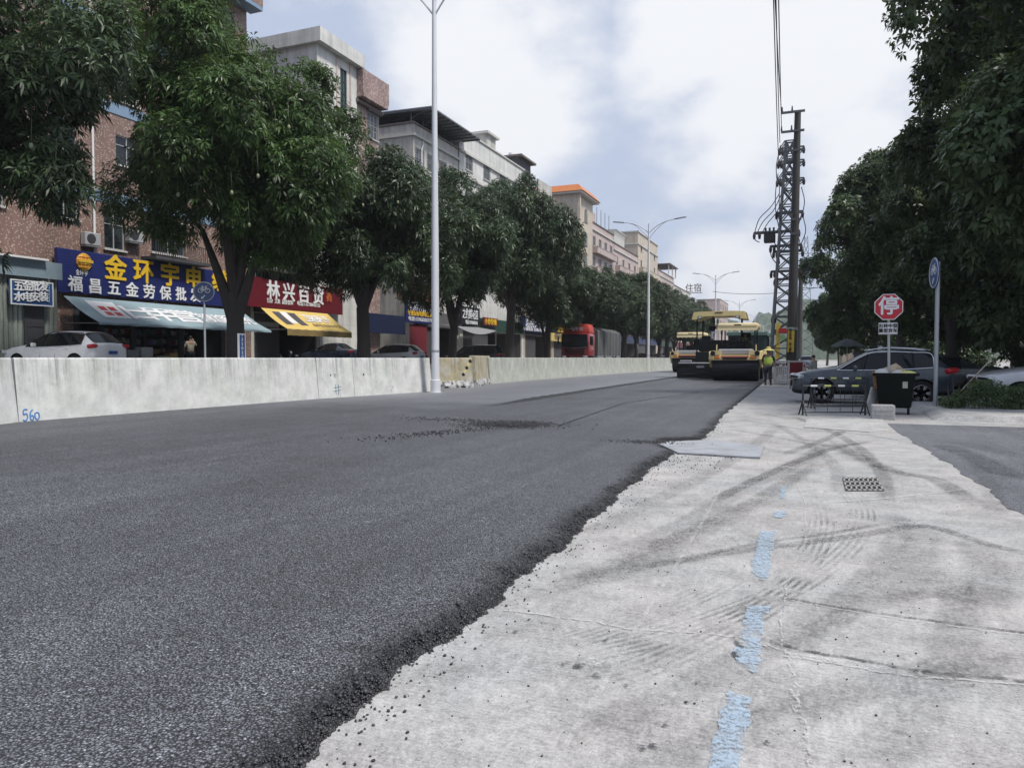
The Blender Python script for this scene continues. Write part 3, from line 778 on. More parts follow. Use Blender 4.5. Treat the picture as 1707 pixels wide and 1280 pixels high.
def building(name, label, cat, ya, yb, zt, mat, holes=(), x=XF, dep=11.0, z0=FZ, cap=True, capm=None, base=None):
    e = empty(name, (x, ya, z0), label, cat); W, H = yb - ya, zt - z0
    m = MB(); wallgrid(m, (0, 0, 0), (0, 1, 0), (0, 0, 1), W, H, [h[:4] for h in holes], .16, (1, 0, 0))
    m.poly([(0, 0, 0), (-dep, 0, 0), (-dep, 0, H), (0, 0, H)]); m.poly([(0, W, 0), (0, W, H), (-dep, W, H), (-dep, W, 0)])
    m.poly([(-dep, 0, 0), (-dep, W, 0), (-dep, W, H), (-dep, 0, H)]); m.poly([(0, 0, H), (-dep, 0, H), (-dep, W, H), (0, W, H)])
    m.build("wall", mat, e)
    if cap:
        MB().span((-dep - .12, -.12, H + .003), (.14, W + .12, H + .16)).build("parapet_cap", capm or M_DTRIM, e)
    return e
def cornice(par, z, W, out=.22, h=.22, mat=None, y0=-.12, dep=11.0, name="cornice"):
    m = MB(); m.span((.003, y0, z), (out, W - y0, z + h)); m.span((-dep, y0 - .003, z), (.002, -.003, z + h))
    return m.build(name, mat or M_TRIM, par)
def balcony(par, y0, y1, z, out=1.2, h=1.05, mat=None, rail=False):
    m = MB(); m.span((.004, y0, z), (out, y1, z + .16))
    if rail:
        n = int((y1 - y0) / .14)
        for i in range(n + 1): yy = y0 + .02 + (y1 - y0 - .04) * i / n; m.span((out - .05, yy - .01, z + .16), (out - .02, yy + .01, z + h))
        m.span((out - .06, y0, z + h), (out - .01, y1, z + h + .05))
    else:
        m.span((out - .1, y0, z + .161), (out - .002, y1, z + h)); m.span((.004, y0 + .002, z + .161), (out - .101, y0 + .1, z + h)); m.span((.004, y1 - .1, z + .161), (out - .101, y1 - .002, z + h))
        m.span((out - .16, y0 - .06, z + h + .002), (out + .06, y1 + .06, z + h + .09))
    return m.build("balcony", mat or M_TRIM, par)
def rows_of_windows(W, floors, f0, fh, n, w, h, sillh=.95, y0=0.0):
    out = []
    for f in range(floors):
        for i in range(n):
            c = y0 + (W - y0) * (i + .5) / n; z = f0 + f * fh + sillh; out.append((c - w / 2, z, c + w / 2, z + h))
    return out
def px_hole(pa, ptop, pb, pbot, ya, x=XF, z0=FZ):
    ym, zm = vx(pa, ptop, x)[0], vx((pa + pb) / 2, ptop, x)[1]; y2 = vx(pb, ptop, x)[0]; z2 = vx((pa + pb) / 2, pbot, x)[1]
    return (ym - ya, z2 - z0, y2 - ya, zm - z0)

# ---- A: speckled pink tile block with the hardware shop
yA0, yA1 = yx(97, XF), yx(418, XF)
A_extra = 12.0                                    # the block runs on behind the first tree
ya = yA0 - A_extra
hl = [px_hole(168, 60, 206, 98, ya), px_hole(173, 355, 207, 416, ya), px_hole(252, 372, 308, 424, ya)]
Wd = yA1 - ya
shopA = (yx(128, XF) - ya, 0.0, yx(372, XF) - ya, 4.0 - FZ + .2)
oth = [h for h in rows_of_windows(Wd, 5, 6.3, 3.25, 7, 1.4, 1.5) if not any(h[0] < k[2] + .4 and h[2] > k[0] - .4 and h[1] < k[3] + .3 and h[3] > k[1] - .3 for k in hl)]
A = building("apartment_building", "speckled pink tile block with blue bands above the blue hardware sign", "building", ya, yA1, 27.5, M_PINK, hl + oth + [shopA])
for i, h in enumerate(hl): window(A, *h, bars=2 if i == 0 else 0, cols=2, rows=2, glass=M_GLASS, hood=(i == 2))
for h in oth: window(A, *h, bars=0)
balcony(A, hl[2][0] - .7, hl[2][2] + .9, hl[2][1] - .5, 1.1, .95, M_DARKW, True)
for zb in (vx(100, 5, XF)[1] - FZ - .25, vx(225, 342, XF)[1] - FZ - .2, 13.0):
    MB().span((.004, -.02, zb), (.045, Wd + .02, zb + .55)).build("blue_band", M_BAND, A)
bay = MB(); b0, b1 = yx(222, XF) - ya, yx(300, XF) - ya; zb = vx(222, 30, XF)[1] - FZ
bay.span((.004, b0, zb), (.9, b1, zb + 1.0)); bay.span((.004, b0, zb + 2.6), (.9, b1, zb + 7)); bay.build("bay_balcony", M_PINK, A)
rb = MB()
for i in range(22): yy = b0 + .05 + (b1 - b0 - .1) * i / 21; rb.span((.84, yy - .015, zb + 1.0), (.87, yy + .015, zb + 2.6))
for zz in (1.05, 1.7, 2.5): rb.span((.835, b0, zb + zz), (.88, b1, zb + zz + .04))
rb.build("balcony_bars", M_WHITE, A)
o0 = yx(335, XF) - ya; zo = vx(420, 26, XF)[1] - FZ
MB().span((.004, o0, zo + .25), (1.0, Wd + .35, zo + 5)).build("overhang", M_PINK, A)
MB().span((.005, o0 + .01, zo), (.99, Wd + .34, zo + .247)).build("soffit", M_BAND, A)
ac = MB()
for (yy, zz) in ((yx(150, XF) - ya, vx(150, 400, XF)[1] - FZ), (yx(222, XF) - ya, vx(222, 395, XF)[1] - FZ), (yx(236, XF) - ya, vx(236, 85, XF)[1] - FZ)):
    a_ = MB(); a_.box((.22, yy, zz), (.34, .85, .62), None, .03); o = a_.build("air_conditioner", M_WFRAME, A); MB().lathe([(.24, 0), (.24, .012)], (.392, yy - .1, zz), 18, 'x').build("fan_grille", M_DFRAME, o); MB().span((.005, yy - .4, zz - .38), (.4, yy + .4, zz - .34)).build("bracket", M_STEEL, o)
MB().tube([(.07, yx(160, XF) - ya, 5.5), (.07, yx(160, XF) - ya, 24)], .055, 8).build("drain_pipe", M_WHITE, A)
# shop interior: a real room behind the opening
sy0, sy1 = shopA[0], shopA[2]; it = MB()
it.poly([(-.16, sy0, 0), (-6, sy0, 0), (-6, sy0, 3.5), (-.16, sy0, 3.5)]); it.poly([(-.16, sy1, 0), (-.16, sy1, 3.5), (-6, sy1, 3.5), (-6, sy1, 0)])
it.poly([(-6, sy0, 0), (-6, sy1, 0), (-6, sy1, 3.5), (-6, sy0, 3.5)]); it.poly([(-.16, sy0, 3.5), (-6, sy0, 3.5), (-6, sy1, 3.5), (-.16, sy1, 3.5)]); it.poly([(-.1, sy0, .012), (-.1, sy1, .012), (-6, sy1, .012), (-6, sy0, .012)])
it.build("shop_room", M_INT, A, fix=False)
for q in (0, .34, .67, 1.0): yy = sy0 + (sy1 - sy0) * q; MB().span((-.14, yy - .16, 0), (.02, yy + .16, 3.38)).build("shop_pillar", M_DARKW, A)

# goods on the shelves of the hardware shop
GOODC = [(.30, .08, .06), (.10, .15, .30), (.40, .38, .30), (.08, .20, .10), (.45, .30, .08), (.30, .30, .32), (.5, .5, .5), (.16, .06, .05)]
GOODM = [plain("goods_%d" % i, c, .6, 0, .2, 4) for i, c in enumerate(GOODC)]
M_SHELF = plain("shelf_steel", (.16, .16, .17), .5, .5, .2)
def shelf(y, n, label, x=-36.2):
    e = empty("goods_shelf", (x, y, FZ), label, "shelf", 0, "shelves of hardware in the shop"); m = MB()
    for yy in (0, 1.6):
        for xx in (0, .45): m.span((xx, yy, 0), (xx + .04, yy + .04, 2.1))
    for zz in (.25, .8, 1.35, 1.9): m.span((.002, .05, zz), (.488, 1.59, zz + .03))
    m.build("frame", M_SHELF, e)
    for zz in (.28, .83, 1.38, 1.93):
        yy = .06
        while yy < 1.4:
            w = random.uniform(.15, .4); MB().box((.25, yy + w / 2, zz + random.uniform(.13, .22)), (.36, w - .02, .26), None, .01).build("carton", random.choice(GOODM), e); yy += w
for i, (px, lb) in enumerate([(150, "steel shelf of cartons at the dim hardware shop's near end"), (190, "steel shelf of small cartons behind the white car's roof"), (232, "steel shelf of mixed goods in the middle of the hardware shop"), (272, "steel shelf of cartons just before the shopper in beige"), (350, "steel shelf of cartons beyond the round bicycle sign's pole")]):
    shelf(yx(px, -36.2), 4, lb)
def crate(px, dx, s, mi, label):
    m = MB(); w, d, h = s; m.box((0, 0, h / 2), (d, w, h), None, .015)
    y = yx(px, XF + dx); o = m.build("goods_box", GOODM[mi]); o.location = (XF + dx, y, FZ); o.rotation_euler = (0, 0, random.uniform(-.2, .2))
    return tag(o, label, "box", "boxes set out before the hardware shop")
for a in [(218, 1.2, (.6, .5, 1.0), 5, "tall grey box set out before the hardware shop"), (240, 1.0, (.7, .5, 1.15), 6, "white patterned box by the hardware shop's entrance"), (252, .8, (.4, .4, .8), 7, "dark red box beside the white patterned one"),
          (285, .6, (.5, .5, .85), 4, "brown box a step before the shopper in beige"), (268, 1.1, (.7, .6, .7), 2, "low beige box before the hardware shop")]: crate(*a)

# ---- tin lean-to at the left with its small blue sign
shed = empty("tin_shed", (-31.6, yx(-150, -31.6), FZ), "pale green corrugated tin lean-to beside the hardware shop", "shed")
SW_ = yx(97, -31.6) - yx(-150, -31.6); SHH = vx(40, 462, -31.6)[1] - FZ
mcor = []
ny = int(SW_ / .05)
for z in (0, SHH): mcor.append([(.035 * math.sin(i * .05 / .2 * 2 * math.pi), i * SW_ / ny, z) for i in range(ny + 1)])
M_SHED = m_panel("green_tin", (.33, .37, .32), 1.0, 2.1, .8, .5, .3)
MB().grid(mcor).build("tin_wall", M_SHED, shed, True, False)
MB().span((-1.35, 0, SHH + .01), (.25, SW_ + .1, SHH + .75)).build("fascia", plain("faded_blue_tin", (.22, .29, .33), .55, .1, .25, 1.2), shed)
MB().span((-1.0, -.1, SHH + .76), (.5, SW_ - .7, SHH + .84)).build("roof", M_WHITE, shed)
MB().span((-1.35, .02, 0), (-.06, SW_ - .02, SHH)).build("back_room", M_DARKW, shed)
dm = MB(); dy = yx(40, -31.6) - yx(-150, -31.6); dm.span((.04, dy, 0), (.09, dy + .9, SHH - 1.0))
for k in range(4): dm.span((.09, dy + .08, .3 + k * .55), (.11, dy + .82, .62 + k * .55))
dm.build("door", M_DARKW, shed)

M_NAVY = m_panel("navy_slat_sign", (.018, .028, .14), 30, .13, .55, .4, .06)  # navy muted, the shade on the signs is in this colour
M_SBLUE = plain("blue_sign_face", (.025, .085, .23), .4, 0, .1, 2)
def sign_board(name, label, x, pl_, pr, z0, z1, mat, th=.12, group=None, frame=None, cat="shop sign"):
    y0, y1 = yx(pl_, x), yx(pr, x)
    e = empty(name, (x, y0, z0), label, cat, 0, group)
    MB().box((-th / 2, (y1 - y0) / 2, (z1 - z0) / 2), (th, y1 - y0, z1 - z0), None, .012).build("board", mat, e)
    if frame is not None:
        f = MB(); w = .05; H = z1 - z0; W = y1 - y0
        f.span((-.02, -.002, -.002), (.025, w, H + .002)); f.span((-.02, W - w, -.002), (.025, W + .002, H + .002)); f.span((-.018, w, -.002), (.023, W - w, w)); f.span((-.018, w, H - w), (.023, W - w, H + .002))
        f.build("frame", frame, e)
    return e, y0
def chars(e, y0, z0, x, s, pxs, pys, size, mat, bold=.012, xs=1.0, depth=.05):
    for c, px, py in zip(s, pxs, pys):
        y, z = vx(px, py, x)
        text(c, size, mat, e, (depth / 2 + .004, y - y0, z - z0), '+x', depth, bold, xs=xs)
def line(e, y0, z0, x, s, px0, px1, py, size, mat, bold=.006, depth=.02):
    """a short run of lettering fitted between two points"""
    ya_, yb_ = yx(px0, x), yx(px1, x); me = text_mesh(s, size, depth, bold)
    xsv = [v.co.x for v in me.vertices]; w = max(xsv) - min(xsv)
    z = vx((px0 + px1) / 2, py, x)[1]
    return text(s, size, mat, e, (depth / 2 + .004, (ya_ + yb_) / 2 - y0, z - z0), '+x', depth, bold, xs=(yb_ - ya_) / w)
XS = -32.55
e, y0 = sign_board("shop_sign", "wide navy slatted sign with gold and white Chinese characters and a globe emblem", XS, 99, 404, vx(250, 500, XS)[1], vx(250, 435, XS)[1], M_NAVY, .2)
z0 = e.location.z
chars(e, y0, z0, XS, "金环宇电缆", [192, 239, 283, 322, 366], [450, 455.5, 461, 466, 471], 1.32, M_GOLD, .035)
chars(e, y0, z0, XS, "福昌五金劳保批发", [125, 158, 189.5, 219.5, 248, 275, 301, 325], [475, 479, 482, 485, 488, 490.5, 492, 494], .78, M_LWHITE, .016)
line(e, y0, z0, XS, "40", 371, 386, 501, .6, M_LWHITE)
gy, gz = vx(139, 437, XS)
gl = MB(); gl.ball((0, 0, 0), (.12, .40, .40), 18, 10); g = gl.build("globe_emblem", plain("globe_orange", (.60, .20, .02), .35, 0, .2, 2), e, True); g.location = (.02, gy - y0, gz - z0)
gr = MB()
for k in range(-2, 3):
    a = [(.125 * math.cos(q) * math.cos(k * .5), .41 * math.cos(q) * math.sin(k * .55), .41 * math.sin(q)) for q in np.linspace(-1.57, 1.57, 13)]; gr.tube(a, .016, 5)
for zq in (-.25, -.1, .1, .25): r_ = math.sqrt(.41 ** 2 - zq ** 2); gr.tube([(.125 * math.cos(q) + .01, r_ * math.sin(q), zq) for q in np.linspace(-1.5, 1.5, 11)], .014, 5)
gr.span((.13, -.36, -.03), (.15, .40, .10)); g2 = gr.build("globe_lines", plain("globe_gold", (.75, .50, .06), .35, .2, .1), e, True); g2.location = g.location
line(e, y0, z0, XS, "金环宇", 129, 149, 456, .3, M_LWHITE, 0)
e, y0 = sign_board("shop_sign", "small blue framed sign on the pale green tin lean-to", -31.2, 20, 91, vx(20, 507, -31.2)[1], vx(20, 465, -31.2)[1], M_SBLUE, .12, None, M_WHITE)
z0 = e.location.z
chars(e, y0, z0, -31.2, "五金批发", [30.5, 44.5, 58, 72], [478, 478, 478.5, 478.5], .44, M_LWHITE, .012); chars(e, y0, z0, -31.2, "水电安装", [30.5, 44.5, 58, 72], [495.5, 496, 496, 496], .44, M_LWHITE, .012)
text("13526420325"[:11], .10, M_LWHITE, e, (.02, yx(84, -31.2) - y0, .72), '+x', .01, 0, vertical=True)

def awning(label, pts, mat, valance, x0, group=None, vmat=None):
    """pts: photograph corners top-left, top-right, bottom-right, bottom-left of the cloth, whose ends are square to the wall"""
    (a, b, c, d) = pts
    ya_, za = vx(*a, x0); yb_, zb_ = vx(*b, x0)
    xd, zd = vy(*d, ya_); xc, zc = vy(*c, yb_)
    xo = xd; zl = zd
    e = empty("awning", (x0, ya_, zl), label, "awning", 0, group); W = yb_ - ya_; dx, dz = xo - x0, za - zl
    rows = []
    for i in range(9):
        u = i / 8; rows.append([(dx * u, W * k / 40, dz * (1 - u) - .10 * math.sin(u * math.pi) + .012 * math.sin(k * 1.3) * u) for k in range(41)])
    m = MB().grid(rows); n = len(m.v)
    cl = m.build("cloth", mat, e, True, False)
    if valance:
        MB().grid([[(dx, W * k / 40, .012 * math.sin(k * 1.3)) for k in range(41)], [(dx + .01 + .02 * math.sin(k), W * k / 40, -valance + .03 * abs(math.sin(k * .9))) for k in range(41)]]).build("valance", vmat or mat, e, True, False)
    fr = MB(); fr.tube([(dx - .02, 0, -.04), (dx - .02, W, -.04)], .025, 8)
    for yy in (.05, W - .05): fr.tube([(.02, yy, .0), (dx - .02, yy, -.04)], .02, 6)
    fr.build("frame", M_STEEL, e)
    L = Vector((-dx, 0, dz)); L.normalize(); nrm = Vector((dz, 0, dx)).normalized()
    B = Matrix(((0, L.x, nrm.x), (1, L.y, nrm.y), (0, L.z, nrm.z)))
    def at(yf, u, lift=.03): return (dx * u + nrm.x * lift, W * yf, dz * (1 - u) - .10 * math.sin(u * math.pi) + nrm.z * lift)
    return e, B, at, W, math.hypot(dx, dz)
M_AWB = plain("blue_grey_awning_cloth", (.25, .34, .38), .7, 0, .2, 1.5)
e, B, at, W, SL = awning("long blue-grey awning printed with white characters under the navy sign", [(106, 493), (402, 516), (455, 541), (165, 537)], M_AWB, .12, -32.5)
def cloth_panel(e, B, at, y0f, y1f, u0, u1, mat, name="printed_panel", lift=.012):
    rows = [[at(y0f + (y1f - y0f) * k / 8, u0 + (u1 - u0) * i / 6, lift) for k in range(9)] for i in range(7)]
    return MB().grid(rows).build(name, mat, e, True, False)
cloth_panel(e, B, at, .075, .205, .10, .72, M_LWHITE)
mred = plain("red_print", (.5, .05, .05), .5)
for i, (yy, u) in enumerate([(.12, .35), (.165, .35), (.12, .55), (.165, .55)]):
    cloth_panel(e, B, at, yy - .016, yy + .016, u - .07, u + .07, mred, "red_print", .022)
for c, yf in (("日", .28), ("丰", .405), ("管", .53)):
    text(c, SL * .74, M_LWHITE, e, at(yf, .43, .03), B, .004, .05, xs=1.15)
for c, yf in (("管", .66), ("道", .73), ("系", .80), ("统", .93)):
    text(c, SL * .42, M_LWHITE, e, at(yf, .5, .03), B, .004, .02, xs=1.1)

# ---- red sign shop and yellow awning
XR = -32.5
e, y0 = sign_board("shop_sign", "dark red sign with four large white Chinese characters", XR, 409, 572, vx(409, 510, XR)[1], vx(409, 459, XR)[1], M_RED, .16)
z0 = e.location.z
chars(e, y0, z0, XR, "林兴百货", [455, 481, 506, 530], [486, 489.5, 493, 495.5], 1.28, M_LWHITE, .035)
line(e, y0, z0, XR, "日杂  文具  副食饮料", 446, 489, 503.5, .34, M_LWHITE); line(e, y0, z0, XR, "电话:13378846155", 496, 534, 508, .34, M_LWHITE)
chars(e, y0, z0, XR, "商", [548], [497], .7, plain("orange_lettering", (.55, .14, .04), .5), .01)
M_AWY = plain("yellow_awning_cloth", (.62, .45, .13), .7, 0, .14, 1.2)
e, B, at, W, SL = awning("faded yellow awning with dark scalloped edge below the red sign", [(435, 513), (546, 524), (586, 554), (479, 548)], M_AWY, .42, -32.4, None, plain("yellow_valance", (.22, .16, .06), .8, 0, .2))
cloth_panel(e, B, at, .10, .20, .12, .72, M_DARKW); cloth_panel(e, B, at, .21, .30, .10, .62, M_LWHITE); cloth_panel(e, B, at, .31, .42, .12, .72, M_DARKW)
for c, yf in (("卫", .54), ("浴", .64), ("天", .74), ("下", .84)):
    text(c, SL * .44, M_LWHITE, e, at(yf, .33, .03), B, .004, .03, xs=.95)
text("品质生活源自专业", SL * .17, M_DARKW, e, at(.72, .68, .03), B, .004, .0, xs=.95)

# ---- the other facades along the street, upper storeys as in the photograph
SHADEB = [plain('shade_band_navy', (.02, .03, .09), .5, 0, .15, 1), plain('shade_band_black', (.015, .015, .017), .5, 0, .15, 1), plain('shade_band_maroon', (.10, .012, .018), .5, 0, .15, 1), plain('shade_band_green', (.015, .05, .035), .5, 0, .15, 1), plain('shade_band_grey', (.10, .10, .10), .6, 0, .2, 1)]
def facade(label, pa, pb, zt, mat, floors, n, winw=1.5, winh=1.5, fh=3.3, bars=0, x=XF, dep=11, capm=None, y0=None, y1=None, rows=2, cols=2, bal=(), corn=(), frame=None, shut=None):
    ya_ = y0 if y0 is not None else yx(pa, x); yb_ = y1 if y1 is not None else yx(pb, x); W = yb_ - ya_
    H = zt - FZ; top = H - 1.3; holes = rows_of_windows(W, floors, top - floors * fh, fh, n, winw, winh)
    gate = [(W * .04, 0.0, W * .96, 3.5)]
    holes = [h for h in holes if h[1] > 4.6]
    e = building("apartment_building", label, "building", ya_, yb_, zt, mat, holes + gate, x, dep, capm=capm)
    for h in holes: window(e, *h, bars=bars, rows=rows, cols=cols, frame=frame)
    sh = MB(); k = int(3.5 / .1); g0, g1 = W * .04, W * .40
    for i in range(k): sh.span((-.12 - .012 * (i % 2), g0, i * .1), (-.09 - .012 * (i % 2), g1, i * .1 + .098))
    sh.build("roller_shutter", shut or M_DARKW, e)
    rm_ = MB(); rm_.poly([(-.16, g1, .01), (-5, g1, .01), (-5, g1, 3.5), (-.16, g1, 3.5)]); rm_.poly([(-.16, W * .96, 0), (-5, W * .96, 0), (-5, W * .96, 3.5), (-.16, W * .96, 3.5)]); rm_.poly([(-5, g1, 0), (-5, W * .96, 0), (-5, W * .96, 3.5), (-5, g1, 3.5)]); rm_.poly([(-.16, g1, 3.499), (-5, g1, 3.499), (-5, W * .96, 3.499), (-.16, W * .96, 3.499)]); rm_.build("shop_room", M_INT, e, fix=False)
    MB().span((.05, W * .03, 3.55), (.2, W * .97, 4.9)).build("shade_band", SHADEB[int(ya_ * 7) % len(SHADEB)], e)  # added dark board, darkens the bright wall at street level
    for f in bal: balcony(e, W * .06, W * .94, top - (f) * fh - .3, .9, 1.0, mat)
    for z in corn: cornice(e, H - z, W, dep=dep)
    return e, W, H
# B white panelled
xB = XF; yB0, yB1 = yx(533, XF), yx(598, XF); zB = vx(533, 52, XF)[1]
HB = zB - FZ; WB = yB1 - yB0
hB = px_hole(567, 116, 578, 215, yB0)
B_ = building("apartment_building", "white panelled building with overhanging flat roof and tall green strip window", "building", yB0, yB1, zB - 1.0, M_WHT, [hB], dep=14, cap=False)
window(B_, *hB, cols=2, rows=5, frame=M_DFRAME, glass=M_GGLASS, sill=False)
MB().span((-14.2, -.35, HB - .995), (.55, WB + .3, HB)).build("roof", M_WHT, B_)
MB().span((.004, hB[0] - .55, 6), (.05, hB[0] - .35, HB - 1.0)).build("pilaster_strip", M_PALEP, B_); MB().span((.004, hB[2] + .35, 6), (.05, hB[2] + .5, HB - 1.0)).build("pilaster_strip", M_PALEP, B_)
# gap infill between A and B: low block, hidden behind the crowns
e, W, H = facade("low grey infill building behind the red sign", 419, 533, 13.5, M_GREYW, 2, 3, y0=yA1 + .05, y1=yB0 - .05, dep=9, bars=1)
balcony(e, .4, W - .4, 6.2, .9, 1.1, M_DARKW, True)
# C brown pink tile
yC0, yC1 = yB1 + .06, yx(646, XF + .5); zC = vx(607, 123, XF)[1]
hC = px_hole(616, 190, 633, 232, yC0)
C_ = building("apartment_building", "brown-pink tiled building with dark parapet line, next to the white panelled one", "building", yC0, yC1, zC, M_BROWN, [hC, (hC[0], hC[1] - 3.6, hC[2], hC[3] - 3.6)], x=XF - .2, dep=12)
window(C_, *hC, bars=1, cols=3, rows=3); window(C_, hC[0], hC[1] - 3.6, hC[2], hC[3] - 3.6, bars=1, cols=3)
cornice(C_, vx(608, 163, XF + .5)[1] - FZ, yC1 - yC0, .85, .4, M_BROWN, -.1, 12)
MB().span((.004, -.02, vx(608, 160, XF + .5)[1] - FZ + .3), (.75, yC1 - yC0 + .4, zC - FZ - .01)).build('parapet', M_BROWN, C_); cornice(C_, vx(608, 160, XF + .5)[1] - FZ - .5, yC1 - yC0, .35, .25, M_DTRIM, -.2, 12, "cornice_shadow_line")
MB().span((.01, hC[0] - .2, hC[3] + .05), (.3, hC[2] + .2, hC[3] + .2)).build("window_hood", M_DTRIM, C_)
# D grey white with a metal roof canopy
yD0, yD1 = yx(692, XF), yx(766, XF); zD = vx(692, 206, XF)[1]
D_, W, H = facade("grey-white building under a dark sloping tin roof canopy on posts", 0, 0, zD, M_GREYW, 4, 4, 1.6, 1.6, y0=yD0, y1=yD1, bars=1, dep=13, x=XF - .1, corn=(1.1, 4.4))
MB().span((-11, -.09, H - 2.6), (-9.2, -.05, H - .6)).build('red_banner', plain('red_cloth', (.4, .02, .02), .7), D_)
rc = MB(); zc0 = vx(727, 183, XF + 2)[1] - FZ; WX = yx(803, XF + 2) - yD0 - .4
for i in range(2): pass
rc.add([(2, -.3, zc0), (2, WX + .4, zc0), (-13, WX + .4, zc0 + .3), (-13, -.3, zc0 + .3), (2, -.3, zc0 + .12), (2, WX + .4, zc0 + .12), (-13, WX + .4, zc0 + .42), (-13, -.3, zc0 + .42)], [(0, 1, 2, 3), (4, 7, 6, 5), (0, 4, 5, 1), (1, 5, 6, 2), (2, 6, 7, 3), (3, 7, 4, 0)])
for k in range(12): yy = -.2 + (WX + .5) * k / 11; rc.bar((1.98, yy, zc0 - .06), (-12.9, yy, zc0 + .24), .08, .1)
rc.build("roof_canopy", M_TIN, D_)
ps = MB()
for k in range(5):
    yy = .2 + (W - .4) * k / 4; ps.tube([(-.3, yy, H), (-.3, yy, zc0 + .05)], .05, 6); ps.tube([(-.3, yy, zc0 - .6), (.9, yy, zc0 - .02)], .04, 6)
ps.build("canopy_post", M_TIN, D_)
# drain pipe
MB().tube([(.06, W * .02 + 1.5, H - 1.2), (.1, W * .02 + 1.5, H - 1.5), (.1, W * .02 + 1.2, H - 2.0), (.1, W * .02 + 1.2, 4)], .07, 8).build("drain_pipe", M_WHITE, D_)
# E white with stepped roof
yE0, yE1 = yD1 + .1, yx(873, XF); zE = vx(873, 285, XF)[1]
E_, W, H = facade("white rendered building with a small stepped rooftop room", 0, 0, zE, M_WHT, 4, 4, 1.7, 1.6, y0=yE0, y1=yE1, bars=1, corn=(2.2, 4.6), capm=M_TRIM)
rm0 = yx(815, XF) - yE0; MB().span((-7, max(.5, rm0), H + .16), (-.3, W * .55, H + 1.6)).build("rooftop_room", M_GREYW, E_); MB().span((-7.3, max(.2, rm0 - .3), H + 1.603), (.05, W * .57, H + 1.85)).build("rooftop_slab", M_TRIM, E_)
# F beige, big gridded window, roof shed
yF0, yF1 = yE1 + .1, yx(921, XF); zF = vx(921, 336, XF)[1]
F_, W, H = facade("beige building with a rooftop stair room and wide barred balcony window", 0, 0, zF, M_BEIGE, 4, 2, 3.4, 2.2, y0=yF0, y1=yF1, bars=2, corn=(1.4, 1.75), cols=5, rows=3)
rt = MB(); rt.span((-4.5, .6, H + .16), (-1.0, W * .45, H + 3.6)); rt.build("rooftop_room", M_DARKW, F_); MB().span((-4.9, .2, H + 3.605), (-.4, W * .5, H + 3.85)).build("rooftop_slab", M_DTRIM, F_); MB().span((-.35, W * .5, H + .17), (-.1, W - .1, H + 1.9)).build("parapet_wall", M_GREYW, F_)
MB().tube([(-2.6, W * .2, H + 3.86), (-2.6, W * .2, H + 4.6)], .35, 10).build("water_tank", M_WHITE, F_)
# G cream, balconies and a tower with orange tiled roof
yG0, yG1 = yF1 + .1, yx(958, XF); zG = vx(958, 375, XF)[1]
G_, W, H = facade("cream building with deep balconies beside the orange roofed tower", 0, 0, zG, M_CREAM, 4, 2, 2.4, 2.2, y0=yG0, y1=yG1, bars=0, corn=(.9, 1.3), bal=(1, 2, 3))
yT0, yT1 = yG1 + .05, yx(984, XF); zT = vx(975, 331, XF)[1]
T_ = building("stair_tower", "cream stair tower with arched windows under a small orange tiled roof", "building", yT0, yT1, zT, M_CREAM, [], x=XF + .3, dep=8, cap=False)
W = yT1 - yT0; H = zT - FZ
rf = MB(); a, b = -.9, W + .9
rf.add([(1.1, a, H), (1.1, b, H), (-8.6, b, H), (-8.6, a, H), (.2, a + .9, H + 1.1), (.2, b - .9, H + 1.1), (-7.7, b - .9, H + 1.1), (-7.7, a + .9, H + 1.1)], [(0, 1, 5, 4), (1, 2, 6, 5), (2, 3, 7, 6), (3, 0, 4, 7), (4, 5, 6, 7), (0, 3, 2, 1)])
rf.build("roof", M_ORANGE, T_); MB().span((-8.4, a + .2, H - .3), (.9, b - .2, H - .004)).build("eave", M_TRIM, T_)
for k in range(4):
    zc = H - 2.9 - k * 3.6; m = MB(); w = .75; cy = W * .55; pts = [(cy - w, zc - 1.1), (cy + w, zc - 1.1)] + [(cy + w * math.cos(q), zc + .4 + w * math.sin(q)) for q in np.linspace(0, math.pi, 9)]
    m.prism([(y_, z_) for y_, z_ in pts], 'x', .003, .05); f = m.build("window", M_DFRAME, T_)
    pts2 = [(cy + (y_ - cy) * .8, zc + (z_ - zc) * .86) for y_, z_ in pts]; MB().prism(pts2, 'x', .051, .062).build("pane", M_GLASS, f)
MB().span((.003, -.1, 0), (.5, .35, H - .31)).build("pilaster", M_CREAM, T_)
# H, I, J, K ... farther along
def more(label, y0, y1, pxt, pyt, mat, floors, n, **k):
    return facade(label, 0, 0, vx(pxt, pyt, XF)[1], mat, floors, n, y0=y0, y1=y1, **k)
yH1 = yx(1022, XF); H_, W, HH = more("pale building with steel rods on its roof, beyond the orange roofed tower", yT1 + .1, yH1, 1020, 391, M_PALEP, 3, 4, corn=(1.2,), bal=(1, 2), bars=1)
rods = MB()
for k in range(5): rods.tube([(-.4, W * (.15 + .18 * k), HH + .15), (-.4, W * (.15 + .18 * k), HH + 3.2)], .05, 5)
rods.build("steel_rods", M_DTRIM, H_)
MB().span((-6, .4, HH + .16), (-.5, W * .3, HH + 2.0)).build("rooftop_room", M_PALEP, H_)
yI1 = yx(1062, XF); I_, W, HH = more("pale pink building with white balcony fronts and a slatted rooftop pergola", yH1 + .1, yI1, 1062, 428, M_PALEP, 3, 4, corn=(1.2,), bal=(1, 2))
pg = MB(); [pg.span((-5, 1 + k * .9, HH + 2.4), (.3, 1.3 + k * .9, HH + 2.65)) for k in range(9)]; pg.span((-4.8, 1, HH + .16), (-.2, 9, HH + 2.399)); pg.build("rooftop_pergola", M_TRIM, I_)
